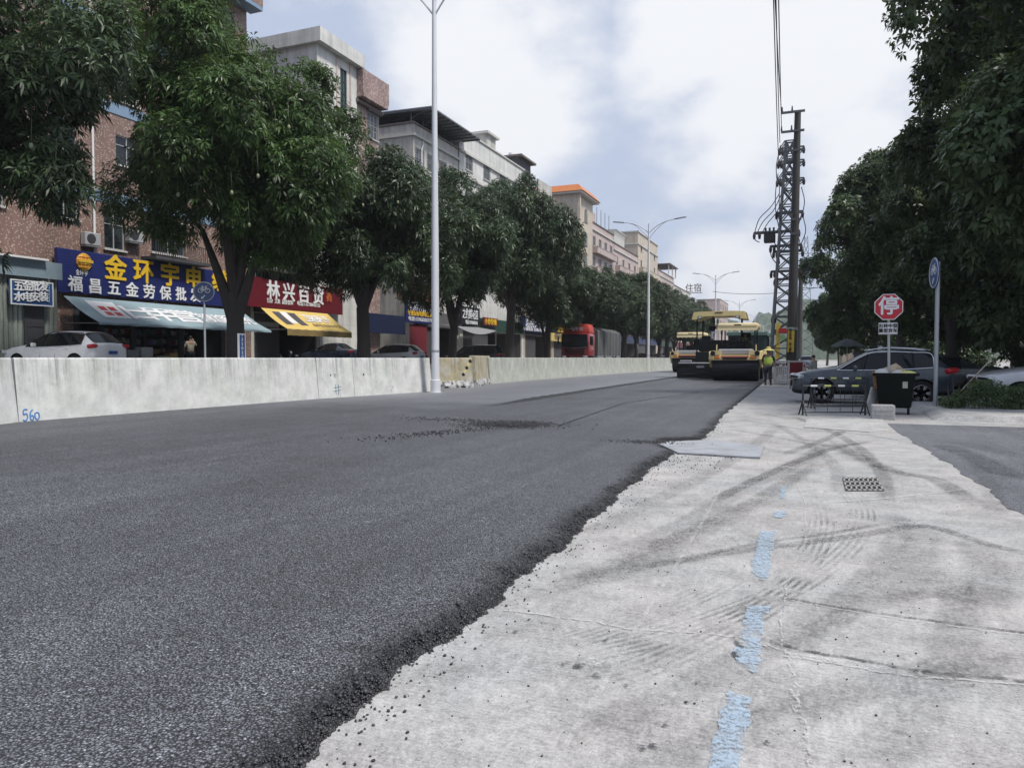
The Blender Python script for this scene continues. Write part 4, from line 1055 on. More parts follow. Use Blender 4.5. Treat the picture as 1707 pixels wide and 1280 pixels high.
yJ1 = yx(1095, XF); J_, W, HH = more("taller cream building with flat projecting roof edge, far along the street", yI1 + .1, yJ1, 1092, 407, M_CREAM, 4, 3, corn=(.1, 2.6), bal=(2, 3))
yK1 = yx(1122, XF); K_, W, HH = more("low pale building with a dark canopy roof beyond the taller cream one", yJ1 + .1, yK1, 1118, 462, M_PALEP, 3, 5, corn=(1.2,))
MB().span((-8, W * .45, HH + 2.4), (1.2, W, HH + 2.6)).build("roof_canopy", M_DTRIM, K_); pp = MB(); [pp.tube([(.6, W * q, HH), (.6, W * q, HH + 2.4)], .15, 6) for q in (.5, .75, .97)]; pp.build("canopy_post", M_TRIM, K_)
yL1 = yx(1150, XF); L_, W, HH = more("pale far building with a row of dark openings", yK1 + .1, yL1, 1145, 487, M_GREYW, 3, 7, corn=(1.2,), bal=(1,), winw=3, winh=2)
yM1 = yx(1190, XF); M_, W, HH = more("long low beige building at the street's far bend", yL1 + .1, yM1, 1188, 519, M_BEIGE, 3, 12, corn=(1.0,))
N_, W, HH = facade("pink block with small barred windows at the far end of the street", 0, 0, vx(1208, 504, XF)[1], M_PALEP, 4, 4, y0=yx(1199, XF), y1=yx(1213, XF), dep=9, winw=3, winh=2.2)
# rooftop lettering 住宿
rs = empty("rooftop_sign", (XF - 1, yx(1155, XF - 1), vx(1160, 490, XF - 1)[1]), "dark rooftop sign of two standing Chinese characters", "sign")
s_ = vx(1160, 476, XF - 1)[1] - vx(1160, 489, XF - 1)[1]
text("住宿", s_ * 1.15, M_DTRIM, rs, (0, 0, s_ * .5), '-y', .15, .02, xs=.9)
MB().span((-s_ * 1.1, -.05, -.25), (s_ * 1.1, .05, -.05)).build("support_rail", M_DTRIM, rs)
# signs farther along
XD = -32.4
def far_sign(label, pa, pb, ptop, pbot, mat, lines, frame=None):
    z1 = vx((pa + pb) / 2, ptop, XD)[1]; z0_ = vx((pa + pb) / 2, pbot, XD)[1]
    e, y0_ = sign_board("shop_sign", label, XD, pa, pb, z0_, z1, mat, .14, None, frame)
    for (s, a, b, py, size, m) in lines: line(e, y0_, z0_, XD, s, a, b, py, size, m, .02)
    return e
M_BLACK = plain("black_sign_face", (.012, .012, .015), .4, 0, .1)
M_YEL = plain("yellow_sign_face", (.62, .48, .16), .5, 0, .1)
far_sign("dark blue sign with white and yellow rows, just before the white lamp post", 677, 722, 503, 539, M_NAVY, [("焊机焊材五金", 680, 721, 512, .95, M_LWHITE), ("专业维修电焊机工具", 680, 721, 524, .5, M_GOLD), ("电话:13763355776", 681, 720, 533, .42, M_LWHITE)])
far_sign("black flower shop sign with white brush characters", 768, 800, 512, 542, M_BLACK, [("之约鲜花店", 771, 797, 525, 1.1, M_LWHITE), ("电话:15768685592", 776, 796, 538, .45, M_LWHITE)])
far_sign("small dark red panel sign beside the black flower shop sign", 806, 830, 530, 543, M_RED, [("小炒快餐", 808, 828, 537, .7, M_GOLD)])
far_sign("blue sign with white characters between two slim trunks", 868, 916, 531, 553, M_NAVY, [("惠民大药房", 876, 912, 541, 1.2, M_LWHITE), ("零售批发 全场特价 电话", 872, 913, 550, .45, M_LWHITE)])
far_sign("black sign with yellow characters before the red truck", 921, 950, 541, 555, M_BLACK, [("食品百货", 926, 949, 545, .8, M_GOLD), ("五金日杂", 929, 949, 551, .7, M_GOLD)])
far_sign("cream and yellow sign just under the black one by the red truck", 919, 944, 556, 569, M_YEL, [("便利店", 924, 942, 562, 1.0, M_DTRIM)])
M_NAVY2 = m_panel("dull_navy_tin", (.012, .018, .06), 30, .2, .6, .5, .1)
e_ = sign_board("corrugated_panel", "dark blue corrugated front panel over the shuttered shop behind the silver car", XD + .02, 612, 676, vx(640, 556, XD)[1], vx(640, 524, XD)[1], M_NAVY2, .08, None, None, "wall panel")[0]
e_ = sign_board("timber_cladding", "orange-brown plank cladding above the dark blue welding sign", XD - .1, 664, 722, vx(690, 502, XD)[1], vx(690, 470, XD)[1], m_panel("brown_planks", (.36, .17, .10), 4, .28, .55, .6, .2), .1, None, None, "wall panel")[0]
mr_ = sign_board("red_shop_door", "dark red folding door under the welding sign", XD - .2, 684, 712, FZ, vx(700, 541, XD)[1], plain("dark_red_door", (.16, .02, .03), .5, 0, .15), .06, None, None, "door")[0]
# the street's other canopy
cn = empty("cloth_canopy", (-30.2, yx(765, -30.2), vx(790, 548, -30.2)[1]), "sagging grey cloth canopy before the flower shop", "canopy")
Wc = yx(828, -30.2) - yx(765, -30.2); rows = []
for i in range(7): rows.append([(-2.2 * i / 6, Wc * k / 20, .4 * i / 6 - .5 * math.sin(math.pi * k / 20) * (1 - i / 7)) for k in range(21)])
MB().grid(rows).build("cloth", plain("grey_canopy_cloth", (.22, .22, .23), .7), cn, True, False)
pm = MB(); [pm.tube([(-.05, y_, -4), (-.05, y_, .02)], .03, 6) for y_ in (.1, Wc - .1)]; pm.build("post", M_STEEL, cn)
# ================================================================ TREES
def m_leaf(name, c1, c2, rough=.42, trans=.25, young=None):
    t = NT(name); g = t.n('ShaderNodeNewGeometry'); r = g.outputs['Random Per Island']
    col = t.mix(r, c1, c2)
    clump = t.noise(t.world(), .55, 3, .5)
    col = t.mix(t.ramp(clump, .35, .7), col, tuple(c * 1.45 for c in c2))
    if young is not None: col = t.mix(t.ramp(t.noise(t.world(), .35, 3, .55), .48, .66), col, young)
    p = t.bsdf(col, rough, 0, None, None, .4)
    tr = t.n('ShaderNodeBsdfTranslucent'); t.l(t.mix(.5, col, (.12, .16, .03)), tr.inputs['Color'])
    mx = t.n('ShaderNodeMixShader'); mx.inputs[0].default_value = trans; t.l(p.outputs[0], mx.inputs[1]); t.l(tr.outputs[0], mx.inputs[2])
    return t.done(mx)
M_MANGO = m_leaf("mango_leaf", (.013, .023, .013), (.040, .066, .028), .40, .18)
M_MANGOG = m_leaf("mango_leaf_green", (.016, .032, .012), (.062, .115, .030), .4, .3)
M_MANGOB = m_leaf("mango_leaf_bloom", (.024, .040, .020), (.060, .085, .036), .45, .25, (.16, .125, .075))
M_BRIGHT = m_leaf("bright_leaf", (.055, .105, .028), (.15, .25, .065), .42, .42)
M_BROAD = m_leaf("broad_leaf", (.019, .034, .016), (.058, .092, .036), .4, .22)
M_BROADL = m_leaf("broad_leaf_light", (.022, .040, .018), (.062, .096, .038), .42, .3)
M_BARK = plain("bark", (.055, .048, .042), .9, 0, .35, 3, .8, 16)
M_FRUIT = plain("mango_skin", (.20, .23, .13), .45, 0, .12, 6)

def leaf_mesh(name, C, D, S, k, r, style):
    """C: rosette centres, D: axis, S: leaf length; k leaves per rosette"""
    n = len(C)
    up = np.tile(np.array([0, 0, 1.0]), (n, 1)); a = np.cross(D, up); ln = np.linalg.norm(a, axis=1)[:, None]; a = np.where(ln < 1e-3, np.array([1.0, 0, 0]), a / np.maximum(ln, 1e-6)); b = np.cross(D, a)
    ph = r.uniform(0, 2 * np.pi, (n, 1)) + np.arange(k)[None] * 2.39996
    ph = ph + r.normal(0, .25, (n, k))
    if style == 'mango': el = r.uniform(-.25, .95, (n, k)); wid, droop = .115, .55
    else: el = r.uniform(-.5, .9, (n, k)); wid, droop = .23, .40
    L = S[:, None] * r.uniform(.65, 1.15, (n, k))
    rad = a[:, None] * np.cos(ph)[..., None] + b[:, None] * np.sin(ph)[..., None]
    d = rad * np.cos(el)[..., None] + D[:, None] * np.sin(el)[..., None]
    side = np.cross(d, D[:, None]); side /= np.maximum(np.linalg.norm(side, axis=2), 1e-6)[..., None]
    tw = r.normal(0, .45, (n, k))[..., None]; nn = np.cross(side, d); side = side * np.cos(tw) + nn * np.sin(tw)
    base = C[:, None] + d * (L * .12)[..., None] + D[:, None] * (r.uniform(-.12, .1, (n, k)) * S[:, None])[..., None]
    z = np.array([0, 0, 1.0])
    mid = base + d * (L * .5)[..., None] - z * (L * droop * .16)[..., None]
    tip = base + d * (L * .92)[..., None] - z * (L * droop * .75)[..., None]
    w = (L * wid)[..., None]
    V = np.stack([base, mid - side * w, mid + side * w, tip], 2).reshape(-1, 3)
    m = n * k; o = (np.arange(m) * 4)[:, None]
    F = np.concatenate([o + np.array([[0, 1, 2]]), o + np.array([[1, 3, 2]])], 1).reshape(-1)
    me = bpy.data.meshes.new(name); me.vertices.add(m * 4); me.vertices.foreach_set('co', V.reshape(-1).astype(np.float32))
    me.loops.add(m * 6); me.loops.foreach_set('vertex_index', F.astype(np.int32)); me.polygons.add(m * 2)
    me.polygons.foreach_set('loop_start', np.arange(0, m * 6, 3, dtype=np.int32)); me.update(calc_edges=True)
    return me

def tree_data(seed, H, fork, rx, ry, nclump, nros, k, leaf, style, cr=(1.1, 1.9), low=.30, r0=.22, lean=0.0, inner=.22, twin=False, off=(0, 0)):
    """trunk mesh and crown mesh; crown fills an uneven ellipsoid between low*H and H"""
    r = np.random.default_rng(seed); cz = H * (1 + low) / 2; rz = H * (1 - low) / 2
    cl = []; tries = 0
    while len(cl) < nclump and tries < 4000:
        tries += 1
        qa = r.uniform(0, 6.2832); qz = r.uniform(-1, 1); hr_ = (1 - abs(qz) ** 3) ** .5 if qz < 0 else (1 - qz ** 2) ** .5; q = np.array([math.cos(qa) * hr_, math.sin(qa) * hr_, qz]); u = r.uniform(.55, .95) if r.random() < .85 else r.uniform(.1, .5)
        shape = 1
        p = np.array([off[0] * (.3 + .7 * max(0, qz)), off[1] * (.3 + .7 * max(0, qz)), 0]) + np.array([q[0] * rx * u * shape, q[1] * ry * u * shape, cz + q[2] * rz * u])
        p[:2] *= 1 + .13 * r.normal()
        rad = r.uniform(*cr)
        if all(np.linalg.norm(p - c[0]) > .62 * max(rad, c[1]) for c in cl): cl.append((p, rad))
    # trunk and limbs
    m = MB(); lx = lean
    tp = [(0, 0, -.15), (.03, .02, .2), (.05 + lx * .3, .02, fork * .5), (lx, .04, fork)]
    m.tube(tp, [r0 * 1.5, r0 * 1.12, r0, r0 * .92], 12)
    order = sorted(range(len(cl)), key=lambda i: -cl[i][1])[:min(len(cl), 16)]
    heads = [(lx, .04, fork)]
    mains = []
    nm = 5
    for j in range(nm):
        q = 2 * math.pi * j / nm + r.uniform(-.4, .4); t_ = Vector((rx * .42 * math.cos(q) + lx, ry * .42 * math.sin(q), fork + (H - fork) * r.uniform(.35, .6)))
        s_ = Vector((lx, .04, fork - .1 - r.uniform(0, .25)))
        if twin and j < 2: s_ = Vector((lx, .04, fork * .62)); t_ = Vector((lx + (.8 if j else -.7) * rx * .3, (.75 if j else -.65), fork + 2.6))
        mid = s_.lerp(t_, .5) + Vector((r.uniform(-.3, .3), r.uniform(-.3, .3), .35 if not twin or j > 1 else -.15))
        pts = spline([s_, mid, t_], 8); m.tube(pts, list(np.linspace(r0 * (.62 if not (twin and j < 2) else .8), r0 * .3, 9)), 8); mains.append(pts)
    for i in order:
        c = Vector(cl[i][0]); best = min((p for pts in mains for p in pts[3:]), key=lambda p: (p - c).length + (2 if p.z > c.z else 0))
        mid = best.lerp(c, .5) + Vector((r.uniform(-.2, .2), r.uniform(-.2, .2), r.uniform(.1, .4)))
        m.tube(spline([best, mid, c], 6), list(np.linspace(r0 * .28, r0 * .07, 7)), 6)
    trunk = m.mesh("trunk")
    # rosettes
    wts = np.array([c[1] ** 2 for c in cl]); wts /= wts.sum(); idx = r.choice(len(cl), nros, p=wts)
    cc = np.array([c[0] for c in cl]); rr = np.array([c[1] for c in cl])
    q = r.normal(size=(nros, 3)); q[:, 2] += .35; q /= np.linalg.norm(q, axis=1)[:, None]
    out = cc[idx] - np.array([0, 0, cz - rz * .2]); out /= np.linalg.norm(out, axis=1)[:, None] + 1e-6
    q = q + out * r.uniform(0, 1.0, (nros, 1)); q /= np.linalg.norm(q, axis=1)[:, None]
    u = r.uniform(.55, 1.06, nros); C = cc[idx] + q * (rr[idx] * u)[:, None]
    D = q * .75 + np.array([0, 0, .35]) + r.normal(0, .25, (nros, 3)); D /= np.linalg.norm(D, axis=1)[:, None]
    ni = int(nros * inner)
    qi = r.normal(size=(ni, 3)); qi /= np.linalg.norm(qi, axis=1)[:, None]; Ci = qi * np.array([rx, ry, rz]) * (r.random((ni, 1)) ** .45) * .72 + np.array([0, 0, cz]); Di = r.normal(size=(ni, 3)); Di /= np.linalg.norm(Di, axis=1)[:, None]
    C = np.concatenate([C, Ci]); D = np.concatenate([D, Di])
    S = r.uniform(.8, 1.25, len(C)) * leaf
    return trunk, leaf_mesh("crown", C, D, S, k, r, style), cl
def tree_thing(name, data, mat, loc, rz, label, group, scale=1.0):
    e = empty(name, loc, label, "tree", rz, group); e.scale = (scale,) * 3 if not hasattr(scale, '__len__') else scale
    link("trunk", data[0], M_BARK, e, True); data[0].set_sharp_from_angle(angle=R(60)); link("crown", data[1], mat, e)
    return e
GL, GR_ = "mango trees along the shop street", "dark trees beside the parking place"
XT = -22.0
TG = FZ - .0
def tpos(px, x=XT): return (x, yx(px, x), LZ)
# near row of mango trees: three crown shapes, each reused once or twice
T1 = tree_data(21, 16.6, 4.0, 4.3, 4.3, 48, 9800, 10, .29, 'mango', (.9, 1.6), .17, .34, 0, .3, False, (-.5, -1.2))
T2 = tree_data(34, 15.4, 3.4, 4.7, 4.4, 56, 11800, 10, .29, 'mango', (.9, 1.6), .30, .35, .1, .22, True, (.05, 1.5))
T3 = tree_data(55, 11.0, 3.4, 4.0, 4.7, 46, 8600, 10, .30, 'mango', (.9, 1.6), .37, .36, -.1)
T4 = tree_data(77, 12.8, 3.6, 4.0, 4.6, 44, 7800, 10, .32, 'mango', (.9, 1.6), .33, .26, .3, .22, True)
tr1 = tree_thing("mango_tree", T1, M_MANGO, tpos(-75), .4, "tall dark mango tree hung with pale fruit, before the tin lean-to", GL)
tr2 = tree_thing("mango_tree", T2, M_MANGOG, tpos(396), 2.9, "tall mango tree with forked trunk beside the round bicycle sign, green sunlit top", GL)
tr3 = tree_thing("mango_tree", T3, M_MANGO, tpos(607), 1.9, "broad mango tree covering the end of the red shop sign", GL)
tr4 = tree_thing("mango_tree", T4, M_MANGO, tpos(752), .8, "mango tree with two slim stems just beyond the white lamp post", GL)
tr5 = tree_thing("mango_tree", T3, M_MANGOB, tpos(850), 4.4, "mango tree with brownish new shoots, before the blue pharmacy sign", GL, (1.0, 1.0, 1.32))
tr6 = tree_thing("mango_tree", T4, M_MANGOB, tpos(912), 2.2, "smaller brown-tinged mango tree with a crooked trunk close before the red truck", GL, (.9, .9, .82))
trs = [(963, T3, M_BRIGHT, .88, "bright green mango tree above the red truck's cab"), (1012, T4, M_MANGO, .84, "mango tree above the red truck's grey load cover"), (1040, T3, M_BRIGHT, 1.0, "rounded mango tree just short of the second lamp post"),
       (1062, T4, M_MANGO, .9, "mango tree partly behind the second lamp post"), (1080, T3, M_MANGO, .95, "dark mango tree just past the second lamp post"), (1097, T4, M_BRIGHT, .9, "mango tree behind the rear roller's canopy"),
       (1112, T3, M_MANGO, .95, "mango tree to the left of the tall paver"), (1126, T4, M_BRIGHT, .95, "far mango tree just left of the paver's canopy"), (1140, T3, M_MANGO, .95, "far mango tree seen over the paver's canopy"), (1153, T4, M_MANGO, .95, "mango tree at the far end of the row, behind the paver's canopy")]
for i, (px, D_, mt, s_, lb) in enumerate(trs): tree_thing("mango_tree", D_, mt, tpos(px, -21.5), i * 1.3, lb, GL, s_)
# fruit hanging on long stalks on the two nearest trees
def fruits(tree, cl, n, seed, rz):
    r = random.Random(seed); fm = MB(); fm.ball((0, 0, -.09), (.055, .06, .085), 8, 6); fm.tube([(0, 0, -.01), (.01, 0, .35), (.03, .01, .75)], .006, 4); me = fm.mesh("mango"); me.materials.append(M_FRUIT)
    for p in me.polygons: p.use_smooth = True
    cam_l = Matrix.Rotation(-rz, 4, 'Z') @ (Vector((0, 0, 1.4)) - tree.location); c = 0
    low = [q for q in cl if q[0][2] < 12]
    while c < n:
        p, rad = r.choice(low); d = (cam_l - Vector(p)); d.z = 0; d.normalize(); s = Vector((-d.y, d.x, 0))
        for k in range(r.choice((1, 2, 3, 4))):
            o = bpy.data.objects.new("mango", me); COL.objects.link(o); o.parent = tree
            q = Vector(p) + d * rad * r.uniform(.8, 1.1) + s * r.uniform(-.8, .8) * rad + Vector((0, 0, r.uniform(-.9, .1))); o.location = q; o.scale = (1.1,) * 3; c += 1
fruits(tr1, T1[2], 46, 4, .4); fruits(tr2, T2[2], 40, 5, 2.9); fruits(tr3, T3[2], 20, 6, 1.9)

# right side: broad leaved trees, dark, one behind another
B1 = tree_data(91, 17.0, 3.2, 4.8, 5.4, 56, 11500, 7, .26, 'broad', (.7, 1.5), .13, .28, .2, .33)
B2 = tree_data(93, 14.6, 3.0, 4.6, 5.2, 46, 9500, 7, .27, 'broad', (.7, 1.45), .13, .24, -.2, .3)
rt = [((7.4, 28.5), B1, M_BROAD, .3, 1.0, "big dark tree with dense low foliage over the hedge"), ((6.6, 42.5), B2, M_BROAD, 1.2, 1.0, "tall dark tree behind the grey car's rear"), ((5.8, 56), B1, M_BROADL, 2.6, .98, "tree rising behind the stop sign"), ((5.0, 70), B2, M_BROADL, 4.0, .98, "tree with open outline beside the utility poles"),
      ((4.2, 88), B1, M_BROADL, 5.2, .72, "smaller tree above the parked white car"), ((3.8, 112), B2, M_BROADL, .9, .85, "far tree over the parking place beyond the white car"), ((9.8, 24.5), B2, M_BROAD, 5.5, 1.15, "dark tree at the picture's edge behind the hedge"), ((11.5, 37), B1, M_BROAD, 3.3, 1.0, "dark tree deep behind the silver car bonnet"), ((9.2, 35), B2, M_BROAD, 3.9, 1.05, "tall dark tree filling the gap between the hedge tree and the grey car's tree"), ((12, 55), B2, M_BROAD, .4, 1.0, "dark tree deep in the grove behind the black saloon"), ((3.0, 150), B1, M_BROADL, .4, .75, "pale far tree standing where the parked cars end")]
for (x, y), D_, mt, rz, s_, lb in rt: tree_thing("shade_tree", D_, mt, (x, y, 0), rz, lb, GR_, s_)

# clipped hedge on the pavement
hg0, hg1 = gp(1582, 681, .13), gp(1860, 684, .13)
r = np.random.default_rng(5); n = 4200
Lh = 7.5; C = np.stack([r.uniform(0, Lh, n), r.uniform(0, 1.0, n), .05 + r.uniform(0, 1, n) ** .8 * (.62)], 1)
shell = r.random(n) < .65
C[shell, 1] = np.where(r.random(shell.sum()) < .6, r.uniform(0, .12, shell.sum()), C[shell, 1]); C[:, 2] += .07 * np.sin(C[:, 0] * 3.1) + .05 * np.sin(C[:, 0] * 7.7); C[:, 2] *= np.clip(C[:, 0] / .7, .35, 1)
D = r.normal(size=(n, 3)) + np.array([0, -.6, .7]); D /= np.linalg.norm(D, axis=1)[:, None]
hm = leaf_mesh("hedge", C, D, r.uniform(.05, .10, n), 6, r, 'broad')
hedge = empty("hedge", (hg0.x, hg0.y - .02, .13), "low dark green clipped hedge on the raised pavement", "hedge", math.atan2(.12, 1))
link("foliage", hm, M_BROADL, hedge)
st = MB()
for i in range(26): x = .15 + i * Lh / 26.5; st.tube([(x, .5, -.02), (x + random.uniform(-.08, .08), .5 + random.uniform(-.2, .2), .55)], .015, 5)
st.build("stem", M_BARK, hedge)

# undergrowth that closes the view below the dark trees
U1 = tree_data(121, 4.2, .5, 2.6, 2.6, 22, 1500, 8, .26, 'broad', (.7, 1.1), .03, .07, 0, .4)
for (x, y, s_, lb) in [(13, 33, 1.0, "dark bush behind the black saloon under the trees"), (17, 38, 1.2, "dark bush deep under the big tree at the picture's edge"), (11.5, 46, 1.1, "dark bush between the two tall dark trunks"), (16, 50, 1.3, "dark bush far back beyond the hedge"), (21, 45, 1.4, "large dark bush closing the grove beyond the silver car"), (10, 64, 1.1, "dark bush beyond the parked cars under the trees"), (24, 56, 1.6, "tallest dark bush at the back of the grove"), (9.2, 78, 1.0, "bush before the beige building under the trees"), (15, 28.5, 1.0, "dark bush beside the silver car at the picture's edge")]:
    tree_thing("bush", U1, M_BROAD, (x, y, .1), x * 1.7, lb, "dark bushes under the right-hand trees".replace('right-hand ', 'parking place '), s_)['category'] = 'bush'
# ================================================================ VEHICLES
M_TYRE = plain("tyre_rubber", (.014, .014, .016), .8, 0, .2, 6, spec=.25)
M_RIM = plain("alloy_rim", (.50, .50, .52), .3, .8, .1)
M_BLKP = plain("black_plastic", (.012, .012, .014), .5, 0, .2, 5, spec=.25)
M_CHROME = plain("chrome", (.62, .63, .65), .2, 1.0, .05)
M_CGLASS = (lambda t: t.done(t.bsdf((.008, .010, .012), .05, 0, None, None, .3)))(NT("car_glass"))
M_LAMP = (lambda t: t.done(t.bsdf((.55, .57, .60), .12, .2)))(NT("headlamp_lens"))
M_TAIL = (lambda t: t.done(t.bsdf((.42, .012, .018), .18)))(NT("tail_lamp_lens"))
M_PLATE = plain("number_plate", (.03, .09, .35), .4, 0, .05)
def paint(name, col, metal=.35):
    t = NT(name); o = t.obj()
    dust = t.ramp(t.noise(o, 2.2, 5, .65), .35, .75, 0, .18)
    c = t.mix(dust, col, (.30, .29, .27))
    return t.done(t.bsdf(c, t.math('ADD', .28, t.math('MULTIPLY', dust, 1.2)), metal, None, None, .5, .7))
def wheel(e, x, y, r, w, side, spokes=10):
    m = MB(); a = w / 2
    m.lathe([(r * .62, -a), (r * .92, -a), (r * .985, -a * .8), (r, -a * .4), (r, a * .4), (r * .985, a * .8), (r * .92, a), (r * .62, a)], (0, 0, 0), 28, 'y')
    wh = bpy.data.objects.new("wheel", m.mesh("wheel")); COL.objects.link(wh); wh.data.materials.append(M_TYRE); wh.parent = e; wh.location = (x, y, r)
    for p in wh.data.polygons: p.use_smooth = True
    wh.data.set_sharp_from_angle(angle=R(40))
    o = a * side
    m = MB(); m.lathe([(r * .66, o * 1.0), (r * .645, o * 1.03), (r * .61, o * .9)], (0, 0, 0), 28, 'y')
    for k in range(spokes):
        q = 2 * math.pi * k / spokes
        for dq in (-.13, .13): m.bar((r * .12 * math.cos(q), o * .78, r * .12 * math.sin(q)), (r * .62 * math.cos(q + dq), o * .98, r * .62 * math.sin(q + dq)), r * .085, r * .06)
    m.ball((0, o * .8, 0), (r * .13, abs(o) * .15, r * .13), 10, 6)
    m.build("rim", M_RIM, wh, False)
    MB().lathe([(r * .62, o * .55), (.001, o * .55)], (0, 0, 0), 20, 'y').build("brake_disc", M_BLKP, wh)
    return wh

SHAPES = {
 # x_low, x_belt, x_roof, z_belt, z_top, w_low, w_belt, w_top   (front to rear, metres of a 4.6 x 1.86 x 1.67 car)
 'suv': ([(2.30, 2.27, 2.22, .74, .82, .62, .60, .52), (2.20, 2.14, 2.06, .88, .98, .84, .80, .70), (1.55, 1.50, 1.45, .99, 1.07, .93, .89, .78), (.95, .95, .92, 1.04, 1.13, .93, .90, .80),
          (.28, .22, .10, 1.04, 1.60, .93, .91, .68), (-.45, -.45, -.45, 1.06, 1.67, .93, .91, .69), (-1.15, -1.15, -1.12, 1.09, 1.65, .93, .91, .68), (-1.70, -1.68, -1.62, 1.13, 1.60, .93, .90, .66), (-2.10, -2.08, -2.12, 1.14, 1.16, .90, .86, .74), (-2.28, -2.30, -2.25, .96, 1.02, .84, .82, .72)], 3, 7, 1.38, -1.36, .365),
 'sedan': ([(2.34, 2.32, 2.28, .62, .70, .62, .60, .52), (2.22, 2.16, 2.08, .72, .80, .82, .78, .68), (1.55, 1.50, 1.42, .83, .90, .90, .86, .74), (.92, .90, .86, .90, .97, .90, .88, .78),
          (.20, .15, .02, .93, 1.36, .90, .88, .62), (-.45, -.45, -.45, .95, 1.43, .90, .88, .63), (-1.05, -1.02, -.98, .97, 1.38, .90, .88, .60), (-1.62, -1.55, -1.50, 1.0, 1.05, .90, .86, .70), (-2.15, -2.10, -2.1, .98, 1.03, .88, .82, .70), (-2.34, -2.36, -2.34, .84, .92, .82, .80, .70)], 3, 6, 1.40, -1.36, .33),
 'van': ([(2.30, 2.28, 2.22, .80, .90, .66, .64, .56), (2.22, 2.18, 2.12, .92, 1.02, .86, .82, .72), (1.95, 1.92, 1.85, 1.0, 1.1, .90, .88, .78), (1.55, 1.55, 1.5, 1.05, 1.16, .92, .90, .80),
          (.75, .72, .68, 1.08, 1.80, .92, .91, .72), (-.2, -.2, -.2, 1.10, 1.88, .92, .91, .74), (-1.1, -1.1, -1.1, 1.10, 1.88, .92, .91, .74), (-2.0, -2.0, -1.95, 1.12, 1.84, .92, .90, .72), (-2.22, -2.22, -2.2, 1.12, 1.16, .90, .88, .78), (-2.30, -2.32, -2.3, .95, 1.0, .86, .84, .74)], 3, 7, 1.45, -1.35, .33),
}
def car(kind, loc, rz, label, col, cat="car", L=4.6, W=1.86, H=1.67, metal=.35, group=None, dark_low=True, rails=False, lamps=True):
    st, c0, c1, xf, xr, wr = SHAPES[kind]
    e = empty("parked_car" if cat == "car" else "van", loc, label, cat, rz, group)
    sx, sy, sz = L / 4.6, W / 1.86, H / {'suv': 1.67, 'sedan': 1.43, 'van': 1.88}[kind]
    rings = []
    for i, (xl, xb, xr_, zb, zt, wl_, wb, wt_) in enumerate(st):
        zs = .30 if 0 < i < len(st) - 1 else .40
        half = [(xl, 0, zs - .04), (xl, wl_ * .80, zs - .03), (xl, wl_ * .97, zs + .08), (xl + (xb - xl) * .4, wl_ * 1.0, zs + (zb - zs) * .45), (xl + (xb - xl) * .8, wl_ * .99, zs + (zb - zs) * .80), (xb, wb, zb), (xr_, wt_ + (wb - wt_) * .06, zt - .07 if zt - zb > .2 else zt - .015), (xr_, wt_ * .86, zt), (xr_, 0, zt + .03)]
        ring = half + [(x, -y, z) for x, y, z in half[-2:0:-1]]
        rings.append(ring)
    n = len(rings[0]); bm = bmesh.new(); V = [[bm.verts.new((x * sx, y * sy, z * sz)) for x, y, z in r_] for r_ in rings]
    def mat_for(i, j):
        jj = min(j, n - 1 - j)          # mirrored ring section index
        if jj == 5 and c0 <= i < c1: return 1
        if jj in (6, 7) and (i == c0 or i == c1 ): return 1
        if jj <= 1 and dark_low: return 2
        return 0
    for i in range(len(V) - 1):
        for j in range(n):
            f = bm.faces.new((V[i][j], V[i][(j + 1) % n], V[i + 1][(j + 1) % n], V[i + 1][j])); f.material_index = mat_for(i, j)
    bm.faces.new(V[0]); bm.faces.new(V[-1][::-1])
    cr = bm.edges.layers.float.new('crease_edge')
    for ed in bm.edges:
        ms = {f.material_index for f in ed.link_faces}
        if 1 in ms and len(ms) > 1: ed[cr] = .75
    for i in range(len(V) - 1):
        for j in (4, 5, n - 5, n - 4):
            ed = bm.edges.get((V[i][j], V[i + 1][j]))
            if ed: ed[cr] = max(ed[cr], .35)
    bmesh.ops.recalc_face_normals(bm, faces=bm.faces[:])
    me = bpy.data.meshes.new("car_shell"); bm.to_mesh(me); bm.free()
    ms_ = [paint("paint_" + label[:18], col, metal), M_CGLASS, M_BLKP]
    for m in ms_: me.materials.append(m)
    ob = bpy.data.objects.new("car_shell", me); COL.objects.link(ob)
    md = ob.modifiers.new("s", 'SUBSURF'); md.levels = 3; md.render_levels = 3
    cut = MB()
    for x in (xf * sx, xr * sx):
        for s in (-1, 1): cut.lathe([(wr * 1.17, s * W * .34), (wr * 1.17, s * W * .56)], (x, 0, wr * 1.0), 32, 'y')
    cme = cut.mesh("arch_cut"); bmc = bmesh.new(); bmc.from_mesh(cme); bmesh.ops.recalc_face_normals(bmc, faces=bmc.faces[:]); bmc.to_mesh(cme); bmc.free()
    for m in ms_: cme.materials.append(m)
    cme.polygons.foreach_set('material_index', [2] * len(cme.polygons))
    co = bpy.data.objects.new("arch_cut", cme); COL.objects.link(co)
    bo = ob.modifiers.new("b", 'BOOLEAN'); bo.operation = 'DIFFERENCE'; bo.object = co; bo.solver = 'EXACT'
    dg = bpy.context.evaluated_depsgraph_get(); dg.update(); ev = bpy.data.meshes.new_from_object(ob.evaluated_get(dg))
    bpy.data.objects.remove(ob); bpy.data.objects.remove(co)
    for idx, nm in ((0, "body"), (1, "windows"), (2, "lower_trim")):
        b2 = bmesh.new(); b2.from_mesh(ev); bmesh.ops.delete(b2, geom=[f for f in b2.faces if f.material_index != idx], context='FACES')
        if len(b2.faces):
            for f in b2.faces: f.material_index = 0; f.smooth = True
            m2 = bpy.data.meshes.new(nm); b2.to_mesh(m2); o2 = link(nm, m2, ms_[idx], e); m2.set_sharp_from_angle(angle=R(50))
        b2.free()
